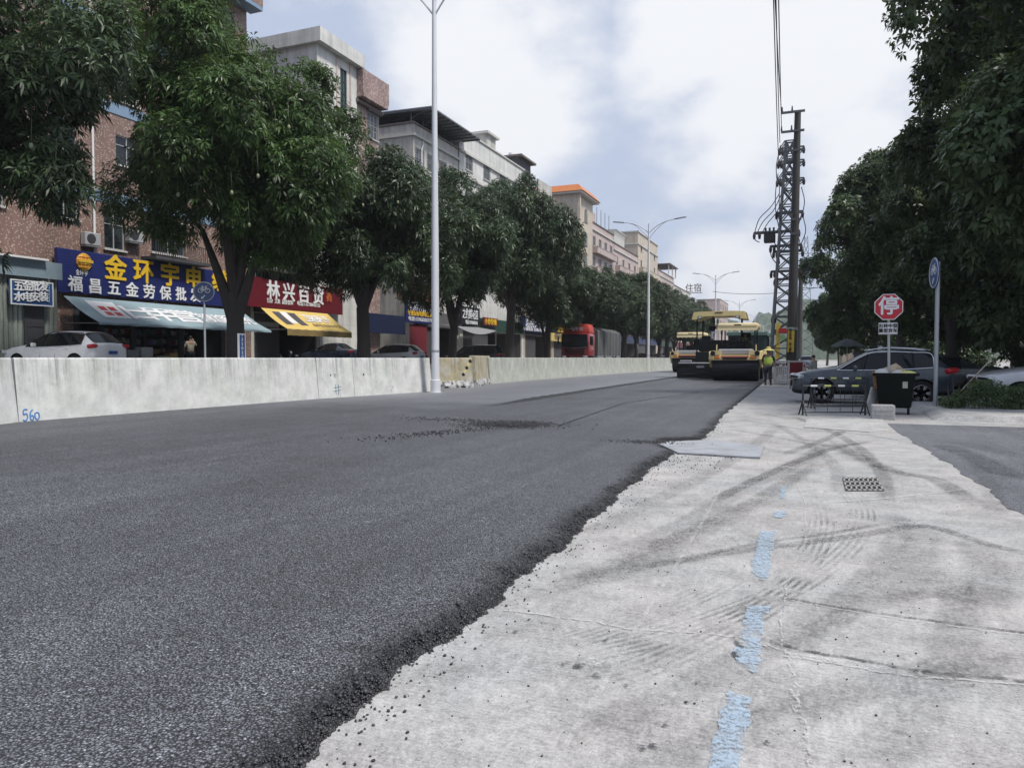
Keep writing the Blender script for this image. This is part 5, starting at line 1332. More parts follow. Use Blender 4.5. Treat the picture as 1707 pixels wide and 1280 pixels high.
    # belt and roof line trims, door lines, handles, mirrors
    P = lambda i, j, o=.012: Vector(((rings[i][j][0]) * sx, rings[i][j][1] * sy + o, rings[i][j][2] * sz))
    for s in (1, -1):
        f = lambda p: Vector((p.x, p.y * s, p.z))
        tr = MB(); tr.tube(spline([f(P(i, 5)) for i in range(c0, c1 + 1)], 24), .014, 6); up = [f(P(c0, 5))] + [f(P(i, 6)) for i in range(c0 + 1, c1)] + [f(P(c1, 6)), f(P(c1, 5))]
        tr.tube(spline(up, 30), .016, 6); tr.build("window_trim", M_CHROME if rails else M_BLKP, e, True)
        for i in (c0 + 1, c0 + 2, c0 + 3):
            if i < c1: dl = MB(); dl.tube([f(P(i, 2, .0)), f(P(i, 3, -.004)), f(P(i, 4, -.006)), f(P(i, 5, -.004))], .006, 5); dl.tube([f(P(i, 5, -.0)), f(P(i, 6, -.0))], .028, 6); dl.build("door_seam", M_BLKP, e)
        for i in (c0 + 2, c0 + 3):
            h = f(P(i, 4, .01)); MB().box((h.x + .14, h.y, h.z + .05), (.2, .03, .035), None, .012).build("door_handle", ms_[0], e)
        mp = f(P(c0 + 1, 5, .14)); mm = MB(); mm.box((mp.x + .22, mp.y, mp.z + .07), (.12, .22, .15), None, .045); mm.build("mirror", ms_[0], e, True)
        wheel(e, xf * sx, s * (W / 2 - .115), wr, .23, s, 6); wheel(e, xr * sx, s * (W / 2 - .115), wr, .23, s, 6)
        if rails:
            a = [f(Vector((P(i, 7).x, P(i, 7).y + .03, P(i, 7).z + .05))) for i in range(c0 + 1, c1 + 1)]; MB().tube(spline(a, 16), .018, 6).build("roof_rail", M_CHROME, e, True)
        if lamps:
            hl = MB(); a = P(1, 5, -.05); hl.box((0, 0, 0), (.42, .30, .13), (0, R(-6), R(-38)), .05); o = hl.build("headlight", M_LAMP, e, True); o.location = (a.x - .04, s * (a.y + .005), a.z - .04)
            hb = MB(); hb.box((0, 0, 0), (.30, .2, .07), (0, R(-6), R(-38)), .03); o2 = hb.build("headlight_insert", M_BLKP, o, True); o2.location = (.05, .055 * s, -.005)
            if s < 0:
                for ob_ in (o, o2): ob_.data.transform(Matrix.Diagonal((1, -1, 1, 1)))
            tl = MB(); a = P(len(st) - 2, 5, -.02); tl.box((0, 0, 0), (.34, .34, .16), (0, R(8), R(28)), .05); o = tl.build("tail_light", M_TAIL, e, True); o.location = (a.x - .03, s * (a.y - .03), a.z - .10)
            if s < 0: o.data.transform(Matrix.Diagonal((1, -1, 1, 1)))
    xfm = rings[0][3][0] * sx
    MB().box((xfm - .03, 0, .62 * sz), (.12, 1.0 * sy, .20), None, .04).build("grille", M_BLKP, e, True)
    MB().box((xfm + .035, 0, .46), (.02, .44, .13), None, .008).build("number_plate", M_PLATE, e)
    xrm = rings[-1][3][0] * sx
    MB().box((xrm - .03, 0, .80 * sz), (.03, .44, .13), None, .008).build("number_plate", M_PLATE, e)
    return e
GP = "cars parked nose-in along the shops"
PI = math.pi
# dark grey SUV square across the pavement end, nose towards the road
c_ = gp(1448, 670); c_ = Vector((1.72, 25.6, 0))
car('suv', c_, PI, "dark slate-grey car with chrome window line parked behind the stop sign", (.032, .047, .062), L=4.55, W=1.9, H=1.66, rails=True, metal=.5)
car('suv', (-28.9, yx(108, -28.9), FZ), PI + .12, "white car with black tail window parked nose-in before the hardware shop", (.88, .88, .88), L=4.9, W=1.9, H=1.70, metal=0, group=GP, rails=False)
car('suv', (-27.2, yx(652, -27.2), FZ - .1), PI + .1, "silver-white car parked nose-in behind the barrier, just short of the lamp post", (.55, .57, .57), L=4.7, W=1.88, H=1.66, metal=.2, group=GP)
car('van', (-27.0, yx(792, -27.0), FZ - .15), PI + .1, "black van parked behind the old yellow-stained barrier block", (.014, .014, .017), "van", L=4.8, W=1.86, H=1.88, group=GP)
car('sedan', (-29.6, yx(550, -29.6), FZ), PI + .05, "dark blue car in the shade under the yellow awning", (.02, .035, .07), L=4.5, group=GP, H=1.6)
car('suv', (-27.5, yx(1068, -27.5), FZ - .15), 2.8, "black car beyond the truck's load, just short of the second lamp post", (.02, .02, .022), L=4.6, group=GP)
car('sedan', (-25.5, yx(1096, -25.5), FZ - .15), 2.9, "silver car far along the shops, just past the second lamp post", (.5, .5, .5), group=GP, metal=.1)
GQ = "cars in the parking place at right"
car('sedan', (vy(1388, 597, 38.5)[0] + 1.5, 38.5, 0), PI + .12, "white car parked beyond the dark grey car's bonnet", (.70, .70, .70), L=4.5, H=1.62, metal=0, group=GQ)
car('sedan', (3.7, 29.4, .05), PI - .05, "black saloon with red tail lamps showing behind the dark grey car's tail", (.02, .022, .024), L=4.8, H=1.48, group=GQ)
car('sedan', (6.45, 23.1, .10), PI - .02, "silver car with its bonnet reaching over the hedge", (.50, .51, .53), L=4.7, H=1.62, metal=.3, group=GQ)
car('suv', (4.4, 58, 0), PI - .3, "dark car deep in the parking place below the umbrella", (.03, .03, .035), L=4.6, group=GQ)
car('suv', (-.3, 92, 0), PI / 2, "white car far down the road beyond the guard fence", (.65, .65, .65), metal=0)
car('sedan', (-1.9, 118, 0), PI / 2, "pale car farther down the road by the utility poles", (.5, .5, .52), metal=0)

# ---- red truck with a grey load cover, facing the camera side
M_TRED = paint("truck_red", (.28, .012, .016), .0)
M_TARP = plain("grey_tarpaulin", (.085, .088, .085), .8, 0, .25, 1.2, .4, 4)
tk = empty("truck", (-20.6, yx(958, -20.6), LZ), "red lorry with tall cab and grey tarpaulin-covered load behind the barrier", "truck", 0)
TW = 2.75
cb = MB(); cb.box((0, 1.15, 1.95), (TW, 2.3, 2.2), None, .16); cb.build("cab", M_TRED, tk, True)
MB().box((0, 1.35, 3.45), (TW * .98, 1.8, .95), None, .22, .9).build("roof_deflector", plain("faded_red_orange", (.46, .06, .04), .45, 0, .12), tk, True)
MB().box((0, -.04, 2.34), (TW * .92, .10, 1.22), None, .05).build("windscreen", M_CGLASS, tk, True)
for s in (-1, 1):
    MB().box((s * (TW / 2 + .003), .9, 2.35), (.04, 1.1, .85), None, .02).build("side_window", M_CGLASS, tk)
    MB().box((s * (TW / 2 + .25), -.05, 2.4), (.14, .10, .7), None, .04).build("mirror", M_BLKP, tk, True)
    MB().box((s * TW * .38, -.06, .82), (.42, .08, .22), None, .05).build("headlight", M_LAMP, tk, True)
    for y in (.9, 5.5, 8.8, 10.0): wheel(tk, 0, 0, .5, .3, s).location = (s * (TW / 2 - .2), y, .5)
gr = MB()
for k in range(4): gr.box((0, -.03, 1.12 + .16 * k), (TW * .7, .06, .09), None, .02)
gr.build("grille", M_BLKP, tk); MB().box((0, -.05, .58), (TW * .98, .25, .32), None, .06).build("bumper", M_TRED, tk, True)
MB().tube([(-TW * .42, -.08, 1.78), (0, -.1, 1.62), (TW * .42, -.08, 1.78)], .03, 6).build("chrome_strip", M_CHROME, tk)
text("一路平安", .42, M_LWHITE, tk, (-.1, .33, 3.45), '-y', .02, .01)
ld = MB(); rows = []
nL = 60; L0, L1 = 3.0, 12.2
prf = [(-TW / 2, .95), (-TW / 2 - .02, 2.2), (-TW / 2 + .02, 3.35), (-TW / 2 + .5, 3.62), (0, 3.72), (TW / 2 - .5, 3.62), (TW / 2 - .02, 3.35), (TW / 2 + .02, 2.2), (TW / 2, .95)]
for i in range(nL + 1):
    y = L0 + (L1 - L0) * i / nL; q = .045 * math.cos(i * 2 * math.pi / 6); rows.append([(x * (1 + q * .5) if abs(x) > 1 else x, y, z + (q if z > 3 else 0)) for x, z in prf])
ld.grid(rows); ld.poly(rows[0]); ld.poly(rows[-1][::-1]); ld.build("load_cover", M_TARP, tk, True)
MB().span((-TW / 2 - .03, L0, .72), (TW / 2 + .03, L1, .94)).build("load_bed", M_STEEL, tk); MB().span((-.5, .5, .5), (.5, L1 - .1, .72)).build("chassis", M_BLKP, tk)
hp = MB()
for i in range(8): y = L0 + .1 + (L1 - L0 - .2) * i / 7; hp.tube([(TW / 2 + .06, y, .95), (TW / 2 + .06, y, 3.3), (TW / 2 - .5, y, 3.7), (0, y, 3.8), (-TW / 2 + .5, y, 3.7), (-TW / 2 - .06, y, 3.3), (-TW / 2 - .06, y, .95)], .025, 5)
hp.build("hoops", M_STEEL, tk)

# ---- road machines
M_YELL = plain("machine_yellow", (.78, .63, .30), .5, 0, .14, 2)
M_CANO = plain("pale_yellow_canopy", (.80, .66, .38), .6, 0, .12, 2)
M_DRUM = (lambda t: t.done(t.bsdf(t.mix(t.ramp(t.noise(t.obj((.4, 6, 6)), 1.2, 5, .65), .3, .7), (.008, .008, .010), (.040, .042, .050)), .36, .3)))(NT("drum_steel"))
M_MACH = plain("machine_dark", (.012, .014, .017), .55, 0, .25, 3, spec=.3)
M_GREYM = plain("machine_grey", (.36, .36, .38), .5, .1, .2, 3)
M_ORL = plain("orange_lamp", (.62, .20, .03), .3, 0, .05)
def roller(loc, s, label, driver=False):
    e = empty("road_roller", loc, label, "road roller", 0, "tandem rollers on the fresh asphalt"); e.scale = (s,) * 3
    for y in (0, 3.1):
        d = MB().lathe([(.60, -1.05), (.66, -1.05), (.675, -1.02), (.675, 1.02), (.66, 1.05), (.60, 1.05)], (0, y, .675), 48, 'x').build("drum", M_DRUM, e, True)
    for y, sg in ((0, -1), (3.1, 1)):
        f = MB()
        for sx in (-1, 1):
            f.prism([(y - .75, 1.02), (y - .62, 1.38), (y + .62, 1.44), (y + .72, 1.0), (y + .25, .62), (y - .25, .62)], 'x', sx * 1.09, sx * 1.19)
            f.span((sx * .62, y + sg * .74 - .04, 1.22), (sx * 1.09, y + sg * .74 + .06, 1.42)); f.span((sx * .95, y + sg * .78 - .05, 1.02), (sx * 1.085, y + sg * .78 + .05, 1.219))
        f.add([(-.66, y + sg * .80, 1.22), (.66, y + sg * .80, 1.22), (1.05, y + sg * .82, .98), (-1.05, y + sg * .82, .98)] + [(-.66, y + sg * .70, 1.22), (.66, y + sg * .70, 1.22), (1.05, y + sg * .70, .98), (-1.05, y + sg * .70, .98)], [(0, 1, 2, 3), (4, 7, 6, 5), (0, 4, 5, 1), (2, 6, 7, 3), (1, 5, 6, 2), (0, 3, 7, 4)])
        f.build("drum_frame", M_YELL, e)
        MB().span((-1.0, y + sg * .60, .86), (1.0, y + sg * .72, .96)).build("scraper", M_MACH, e)
        MB().box((0, y + sg * .1, 1.36), (1.55, 1.15, .28), None, .06).build("hood", M_GREYM, e)
        for sx in (-1, 1):
            MB().box((sx * .80, y + sg * .835, 1.10), (.24, .05, .13), None, .03).build("headlight", M_ORL if sg < 0 else M_TAIL, e)
            MB().lathe([(.10, -.03), (.12, 0), (.10, .03)], (sx * 1.0, y + sg * .84, 1.30), 14, 'y').build("lamp", M_MACH, e)
        ya_, yb_ = sorted((y + sg * .82, y + sg * .85)); MB().span((-.56, ya_, 1.0), (.56, yb_, 1.10)).build('vent_panel', M_MACH, e); MB().span((-.62, ya_, 1.105), (.62, yb_, 1.165)).build('red_strip', plain('red_reflector', (.40, .05, .05), .4), e)
    MB().box((0, 1.55, 1.05), (1.5, 1.7, .9), None, .08).build("chassis", M_MACH, e)
    MB().box((.1, 1.75, 1.62), (1.1, .7, .5), None, .06).build("console", M_MACH, e)
    st = MB(); st.box((.25, 2.0, 1.75), (.5, .5, .14), None, .05); st.box((.25, 2.25, 2.05), (.5, .14, .6), (R(-8), 0, 0), .05); st.build("seat", M_BLKP, e, True)
    sw = MB(); sw.tube([(.25 + .2 * math.cos(q), 1.45 - .08 * math.sin(q), 1.98 + .17 * math.sin(q)) for q in np.linspace(0, 6.283, 17)], .018, 6); sw.tube([(.25, 1.3, 1.6), (.25, 1.45, 1.98)], .025, 6); sw.build("steering_wheel", M_BLKP, e)
    for sx in (-1, 1):
        for y in (.85, 2.5): MB().tube([(sx * .78, y, 1.35), (sx * .78, y + (.05 if y < 1 else -.05), 2.52)], .035, 8).build("canopy_post", M_MACH, e)
    c = MB(); c.box((0, 1.65, 2.64), (1.90, 2.30, .26), None, .10); c.build("canopy", M_CANO, e, True)
    fr = [[( -.93 + 1.86 * k / 40, .52, 2.60) for k in range(41)], [(-.93 + 1.86 * k / 40, .50, 2.44 - .035 * abs(math.sin(k * .55))) for k in range(41)]]
    MB().grid(fr).build("canopy_fringe", M_CANO, e)
    for sx in (-1, 1): MB().tube([(sx * .9, -.1, 1.4), (sx * .9, -.1, 1.72)], .03, 6).build("handrail", M_YELL, e)
    MB().box((0, .505, 2.68), (.32, .012, .06)).build("dark_label", M_MACH, e)
    return e
r1 = roller((*gp(1226, 637).xy, THK + .02), 1.23, "yellow tandem roller with wide black drum facing the camera, in front of the paver"); r1.location.y += .35
g_ = gp(1147, 622.0); roller((g_.x, g_.y + .5, THK + .02), 1.36, "yellow tandem roller partly hidden behind the paver, close to the barrier")
# paver, driving away: screed towards the camera
gq = gp(1176, 632.5); pv_ = empty("asphalt_paver", (gq.x + .75, gq.y, THK + .015), "tall asphalt paver with yellow roof and dark screed, between the two rollers", "paver")
S = 1.0; sc0 = -2.55; sc1 = 2.4
s_ = MB(); s_.span((sc0, -.15, .02), (sc1, .55, .28)); s_.span((sc0 + .02, -.28, .30), (sc1 - .02, .5, .62)); s_.span((sc0 + .05, -.05, .64), (sc1 - .05, .6, .98)); s_.span((sc0 - .05, -.1, .021), (sc0 - .004, .9, 1.15)); s_.build("screed", M_MACH, pv_)
s2 = MB(); s2.tube([(sc0 + .1, -.3, .99), (sc1 - .1, -.3, .99)], .05, 8); s2.box((sc0 + .55, -.2, 1.12), (.75, .25, .14), None, .03); s2.box((sc0 + 1.5, -.24, .75), (.5, .12, .16), None, .03); s2.build("screed_rail", M_GREYM, pv_)
MB().span((-1.5, .7, .5), (1.5, 5.2, 1.75)).build("body", M_MACH, pv_)
MB().box((0, 1.8, 2.15), (2.7, 1.5, .75), None, .06).build("engine_deck", M_MACH, pv_)
op = MB(); op.box((-.9, 1.3, 2.55), (.55, .35, .55), None, .05); op.box((.9, 1.3, 2.5), (.55, .35, .5), None, .05); op.build("console", M_MACH, pv_)
pw = MB(); pw.span((-.52, .98, 2.62), (-.38, 1.0, 3.05)); pw.span((-.52, .979, 3.0), (-.2, .999, 3.1)); pw.build("grab_rail", M_WHITE, pv_)
for x in (-1.45, -1.28, 1.28, 1.45): MB().tube([(x, .95 if abs(x) > 1.4 else 2.6, 1.7), (x, .95 if abs(x) > 1.4 else 2.6, 4.05)], .05, 8).build("roof_post", M_MACH, pv_)
rf = MB(); rf.prism([(-1.75, 3.88), (-1.62, 4.38), (-.9, 4.42), (.9, 4.42), (1.62, 4.38), (1.75, 3.88), (1.2, 3.92), (.95, 4.10), (-.95, 4.10), (-1.2, 3.92)], 'y', .5, 3.2); rf.build("roof", M_YELL, pv_)
for x in (-1.2, 1.2): MB().box((x, .46, 4.02), (.28, .12, .18), None, .03).build("work_lamp", M_MACH, pv_); MB().box((x, .396, 4.02), (.2, .02, .11), None, .01).build("lamp_lens", M_LAMP, pv_)
MB().box((0, .489, 4.32), (.5, .012, .06)).build("dark_label", M_MACH, pv_)
for s in (-1, 1): MB().box((s * 1.3, 3.0, .5), (.4, 4.2, .98), None, .3).build("crawler_track", M_TYRE, pv_, True)
MB().box((0, 5.6, 1.3), (3.0, 1.6, 1.2), None, .05).build("hopper", M_YELL, pv_)
# green tipper behind the paver
gd = gp(1236, 625.5); td = empty("tipper_truck", (gd.x + .15, gd.y + 3, 0), "dark green tipper body showing behind the front roller's canopy", "truck")
bx = MB(); bx.span((-1.5, 0, 1.2), (1.5, 6.5, 3.35)); [bx.span((-1.56, .4 + k * 1.4, 1.2), (1.56, .55 + k * 1.4, 3.3)) for k in range(5)]; [bx.span((-1.3 + k * .85, -.07, 1.25), (-1.2 + k * .85, -.003, 3.3)) for k in range(4)]
M_DGRN = plain("tipper_green", (.018, .040, .038), .55, 0, .2, 2); bx.build("tipper_body", M_DGRN, td)
MB().span((-1.68, -.12, 3.355), (1.68, 6.6, 3.62)).build("load_cover", plain("tipper_cover_green", (.12, .20, .18), .6, 0, .15, 2), td)
MB().box((0, 7.8, 1.9), (2.5, 2.0, 2.4), None, .12).build("cab", M_DGRN, td, True)
for s in (-1, 1):
    for y in (1.2, 2.5, 7.6): wheel(td, 0, 0, .5, .5, s).location = (s * 1.15, y, .5)
MB().span((-.6, .3, .6), (.6, 8.2, 1.19)).build("chassis", M_BLKP, td)
# ================================================================ STREET FURNITURE
def m_barrier(name, col, moss=.0, toe=False):
    t = NT(name); o = t.obj(); s = t.n('ShaderNodeSeparateXYZ'); t.l(o, s.inputs[0]); z = s.outputs[2]
    run = t.noise(t.obj((1, 3.6, .22)), 1.5, 7, .72); runs2 = t.noise(t.obj((1, 11, .35)), 1.2, 5, .7)
    topw = t.ramp(z, .25, 1.3); low = t.ramp(z, .75, .15)
    k = t.math('SUBTRACT', 1.0, t.math('MULTIPLY', t.math('MULTIPLY', t.ramp(run, .44, .72), t.math('ADD', .15, t.math('MULTIPLY', topw, .85))), .38))
    k = t.math('SUBTRACT', k, t.math('MULTIPLY', t.math('MULTIPLY', t.ramp(runs2, .5, .75), topw), .28))
    bl = t.noise(o, 2.2, 6, .7); k = t.math('ADD', k, t.ramp(bl, .3, .75, -.14, .14)); k = t.math('SUBTRACT', k, t.math('MULTIPLY', t.ramp(t.noise(o, 5.5, 5, .7), .58, .72), .13))
    fine = t.noise(o, 55, 4, .7); k = t.math('ADD', k, t.ramp(fine, .25, .75, -.07, .07))
    sp = t.voro(o, 9, out='Distance'); k = t.math('SUBTRACT', k, t.math('MULTIPLY', t.ramp(sp, .10, .03), .22))
    c0 = t.mix(t.ramp(t.noise(o, .9, 4, .6), .4, .65), col, (col[0] * .93, col[1] * .96, col[2] * .92))
    if moss: c0 = t.mix(t.math('MULTIPLY', t.ramp(t.noise(o, 1.7, 5, .6), .35, .6), moss), c0, (.36, .30, .16))
    if toe: zz_ = t.math('ADD', z, t.math('MULTIPLY', t.math('SUBTRACT', t.noise(o, 4, 5, .7), .5), .25)); c0 = t.mix(t.ramp(zz_, .36, .30), c0, t.mix(t.ramp(t.noise(o, 5, 5, .7), .45, .6), (.50, .50, .49), (.10, .10, .105)))
    c = t.n('ShaderNodeVectorMath', operation='SCALE'); t.l(c0, c.inputs[0]); t.l(k, c.inputs['Scale'])
    return t.done(t.bsdf(c.outputs[0], .85, 0, t.bump(t.math('ADD', fine, t.math('MULTIPLY', bl, 2)), .3, .008), None, .3))
M_BAR = m_barrier("barrier_concrete", (.595, .595, .585))
M_BARO = m_barrier("old_barrier_concrete", (.46, .44, .39), .7, True)
M_BARF = m_barrier("mossy_barrier_concrete", (.43, .44, .405))
M_BLUEP = m_mark("blue_spray_paint", (.06, .20, .42), .9, 'solid')
M_BLUEG2 = plain("blue_spray", (.08, .22, .46), .8, 0, .3, 12)
M_BLUEG = plain("blue_grey_spray", (.16, .22, .30), .8, 0, .25, 12)
BH = 1.36
def barrier(pa, pb, label, H=BH, mat=None, z=.05, group="concrete barrier segments along the road", wob_=0.0):
    d = pb - pa; L = d.length - .012
    e = empty("concrete_barrier", (pa.x, pa.y, z), label, "barrier", math.atan2(-d.x, d.y), group)
    pr = [(0, -.2), (0, .02), (-.13, H - .03), (-.15, H), (-.37, H), (-.39, H - .03), (-.52, .02), (-.52, -.2)]
    n = max(2, int(L / .35)); rows = []
    for i in range(n + 1):
        y = L * i / n; rows.append([(x + .004 * wob(y * 1.3 + zz), y, zz + (.004 * wob(y * .8) if zz > 1 else 0)) for x, zz in pr])
    m = MB().grid(rows); m.poly(rows[0][::-1]); m.poly(rows[-1]); b = m.build("block", mat or M_BAR, e, False)
    return e, L
TIL = Matrix(((0, -.1, .995), (1, 0, 0), (0, .995, .1)))
Lb = [gp(-330, 757), gp(32, 709.5), gp(532, 668.5), gp(592, 664.5), gp(721, 655.5)]
lbs = ["long stained concrete barrier segment cut by the picture's near edge", "long stained concrete barrier segment bearing the blue number 560", "short concrete barrier segment with the blue hash mark", "concrete barrier segment ending at the white lamp post"]
BS = [barrier(a, b, lb) for a, b, lb in zip(Lb, Lb[1:], lbs)]
def on_face(seg, px, py, s, size, mat, **k):
    e, L = seg; w = ray(px, py); inv = Matrix.Rotation(-e.rotation_euler.z, 4, 'Z'); o = inv @ (Vector((0, 0, EYE)) - e.location); d = inv @ w
    t_ = -(o.x + .1 * (o.z) - 0.0) / (d.x + .1 * d.z); p = o + d * t_
    return text(s, size, mat, e, (p.x + .006, p.y, p.z), TIL, .004, **k)
def strokes(seg, px, py, lines, s, mat, name, r_=.012):
    e, L = seg; w = ray(px, py); inv = Matrix.Rotation(-e.rotation_euler.z, 4, 'Z'); o = inv @ (Vector((0, 0, EYE)) - e.location); d = inv @ w
    t_ = -(o.x + .1 * o.z) / (d.x + .1 * d.z); p = o + d * t_; m = MB()
    for ln in lines:
        m.tube(spline([Vector((p.x - .1 * v * s + .001, p.y + u * s, p.z + v * s)) for u, v in ln], 4 * len(ln)), r_, 6)
    return m.build(name, mat, e, True)
strokes(BS[1], 51, 692, [[(-.25, .5), (-.55, .48), (-.6, .1), (-.35, .15), (-.28, -.15), (-.45, -.42), (-.7, -.35)], [(.18, .45), (-.02, .2), (-.05, -.3), (.12, -.42), (.22, -.2), (.1, -.02), (-.04, -.15)], [(.55, .2), (.36, .1), (.36, -.25), (.52, -.4), (.7, -.2), (.68, .1), (.55, .22)]], .25, M_BLUEG2, "painted_number", .017)
strokes(BS[2], 562, 648, [[(-.2, .45), (-.22, -.6)], [(.2, .5), (.15, -.65)], [(-.5, .12), (.55, .2)], [(-.55, -.25), (.5, -.15)]], .30, M_BLUEG, "painted_mark", .014); strokes(BS[2], 558, 626, [[(-.2, .5), (-.2, -.5)], [(-.2, .5), (.3, .4), (.1, 0), (-.2, 0)], [(-.2, 0), (.35, -.1), (.2, -.5), (-.2, -.5)]], .13, M_BLUEG, "painted_mark", .007)
strokes(BS[3], 653, 648, [[(-.3, -.5), (.1, .1)], [(-.1, .5), (.4, .4), (.3, 0)]], .2, M_BLUEG, "painted_mark", .009)
on_face(BS[1], 1, 0, "", .1, M_BLUEG) if False else None
cr = MB(); e = BS[2][0]
for yy in (.6, 2.2): cr.lathe([(.03, -.01), (.03, .004)], (-.078, yy, .78), 10, 'x')
cr.build("lifting_hole", M_BLKP, e)
# segments of the far run
Rb = [gp(x, y) for x, y in [(818, 642), (882, 636.3), (931, 632), (979, 628.2), (1015, 625.4), (1047, 623), (1079, 620.8), (1117, 618.3)]]
names = ["first mossy concrete barrier segment just past the two old yellow-stained blocks", "concrete barrier segment below the blue pharmacy sign", "concrete barrier segment below the red truck's near side", "concrete barrier segment below the red truck's cab", "concrete barrier segment below the truck's grey load", "concrete barrier segment just before the second lamp post", "last visible concrete barrier segment before the rear roller"]
for a, b, lb in zip(Rb, Rb[1:], names): barrier(a, b, lb, BH + .02, M_BARF)
ext = Rb[-1]
barrier(ext, ext + Vector((.1, 30, 0)), "concrete barrier segment running on behind the rear roller", BH + .02, M_BARF)
# two old jersey blocks standing askew in the gap
def jersey(pa, pb, label, H, W=.62, stripes=True):
    d = pb - pa; L = d.length; e = empty("concrete_barrier", (pa.x, pa.y, .06), label, "barrier", math.atan2(-d.x, d.y), "old yellow-stained barrier blocks")
    pr = [(0, 0), (0, .12), (-.10, .34), (-.17, H - .03), (-.2, H), (-W + .2, H), (-W + .17, H - .03), (-W + .10, .34), (-W, .12), (-W, 0)]
    m = MB().prism(pr, 'y', 0, L); b = m.build("block", M_BARO, e)
    md = b.modifiers.new("b", 'BEVEL'); md.width = .018; md.segments = 2
    for y in (L * .25, L * .72): MB().span((-.01, y - .1, .0), (.006, y + .1, .09)).build("lifting_slot", M_BLKP, e)
    if stripes:
        ym = MB(); bm_ = MB()
        for k in range(5):
            z0_ = .52 + k * .15; y_ = L - .5 + k * .09; P4 = []
            for (yy, zz) in ((y_, z0_), (y_ + .13, z0_ + .05), (y_ + .05, z0_ + .17), (y_ - .06, z0_ + .12)):
                P4.append((-.10 - (zz - .34) * .07 / (H - .37) + .006, yy, zz))
            (ym if k % 2 else bm_).poly(P4)
        M_WYEL = plain("worn_yellow_paint", (.58, .50, .22), .6, 0, .3, 8)
        ym.build("yellow_stripes", M_WYEL, e, fix=False); bm_.build("black_stripes", M_BLKP, e, fix=False)
    return e
a_ = gp(729, 650); jersey(a_, gp(786, 649) + Vector((.0, .25, 0)), "old yellow-stained concrete block with worn hazard stripes beside the lamp post", 1.36)
jersey(gp(798, 648), gp(822, 640.5), "old yellow-stained concrete block standing end-on behind the striped one", 1.46, .62, False)

# ---- street lamps
M_LPOLE = plain("lamp_post_white", (.66, .67, .69), .4, .1, .08, 1.5)
M_LHEAD = plain("lamp_head_grey", (.34, .35, .37), .4, .3, .1)
def lamp(loc, label, h=15.9, first=False):
    e = empty("street_lamp", loc, label, "street lamp", 0, "twin-arm street lamps along the barrier")
    MB().lathe([(.20, 0), (.20, .5), (.165, .52), (.15, 1.6), (.148, 1.6), (.145, 5), (.11, 10), (.075, h)], (0, 0, 0), 16).build("pole", M_LPOLE, e, True)
    MB().lathe([(.26, -.02), (.26, .03)], (0, 0, 0), 16).build("base_plate", M_LPOLE, e)
    MB().lathe([(.155, 1.58), (.158, 1.60), (.158, 1.66), (.15, 1.68)], (0, 0, 0), 16).build("service_band", M_LHEAD, e)
    for s in (-1, 1):
        m = MB(); up = spline([(0, 0, h - .9), (s * .8, 0, h - .25), (s * 1.7, 0, h + .14), (s * 2.6, 0, h + .30)], 14); lo = spline([(0, 0, h - 1.5), (s * .6, 0, h - .75), (s * 1.35, 0, h - .08), (s * 1.9, 0, h + .19)], 12)
        m.tube(up, .045, 8); m.tube(lo, .035, 8); m.build("arm", M_LPOLE, e, True)
        hd = MB(); hd.box((0, 0, 0), (1.15, .30, .10), (0, R(-7 * s), 0), .045); o = hd.build("lamp_head", M_LHEAD, e, True); o.location = (s * 3.05, 0, h + .36)
    return e
lamp(gp(721.5, 657.0) + Vector((.12, 0, .05)), "tall white street lamp standing where the near barrier ends")
l2 = lamp(gp(1076, 620.5) + Vector((.25, 0, .05)), "second white street lamp, in front of the far barrier run", 14.6)
far = [(1192, 457, "street lamp seen above the paver's roof"), (1232, 502, "street lamp far behind the paver's roof, by the pink block"), (1258, 524, "far street lamp seen against the hill over the front roller"), (1272, 540, "distant street lamp just above the front roller's canopy corner"), (1282, 549, "distant street lamp over the tipper's green cover"), (1288, 554, "most distant street lamp by the utility poles")]
for px, py, lb in far:
    d = 13.4 * FPX / (597 - py); p = Vector((0, 0, EYE)) + ray(px, 597) * d; dup(l2, (p.x, p.y, 0), 0, lb)

# ---- round blue signs and the stop sign
M_SIGNB = plain("traffic_blue", (.015, .075, .24), .35, 0, .06, 4)
M_POST = plain("galvanised_post", (.40, .42, .44), .4, .4, .12, 3)
def bike_symbol(s):
    m = MB(); w = .026 * s
    for x in (-.16, .16): m.tube([(x * s + .105 * s * math.cos(q), .01, -.02 * s + .105 * s * math.sin(q)) for q in np.linspace(0, 6.2832, 21)], w * .5, 5)
    P = lambda x, z: (x * s, .01, z * s - .02 * s)
    for a, b in [((-.16, 0), (-.07, .15)), ((-.07, .15), (.10, .15)), ((.10, .15), (.16, 0)), ((-.07, .15), (.0, 0)), ((.0, 0), (.10, .15)), ((-.16, 0), (0, 0)), ((.10, .15), (.085, .21)), ((.085, .21), (.15, .22)), ((-.07, .15), (-.08, .19)), ((-.12, .195), (-.03, .195))]:
        m.tube([P(*a), P(*b)], w * .5, 5)
    return m
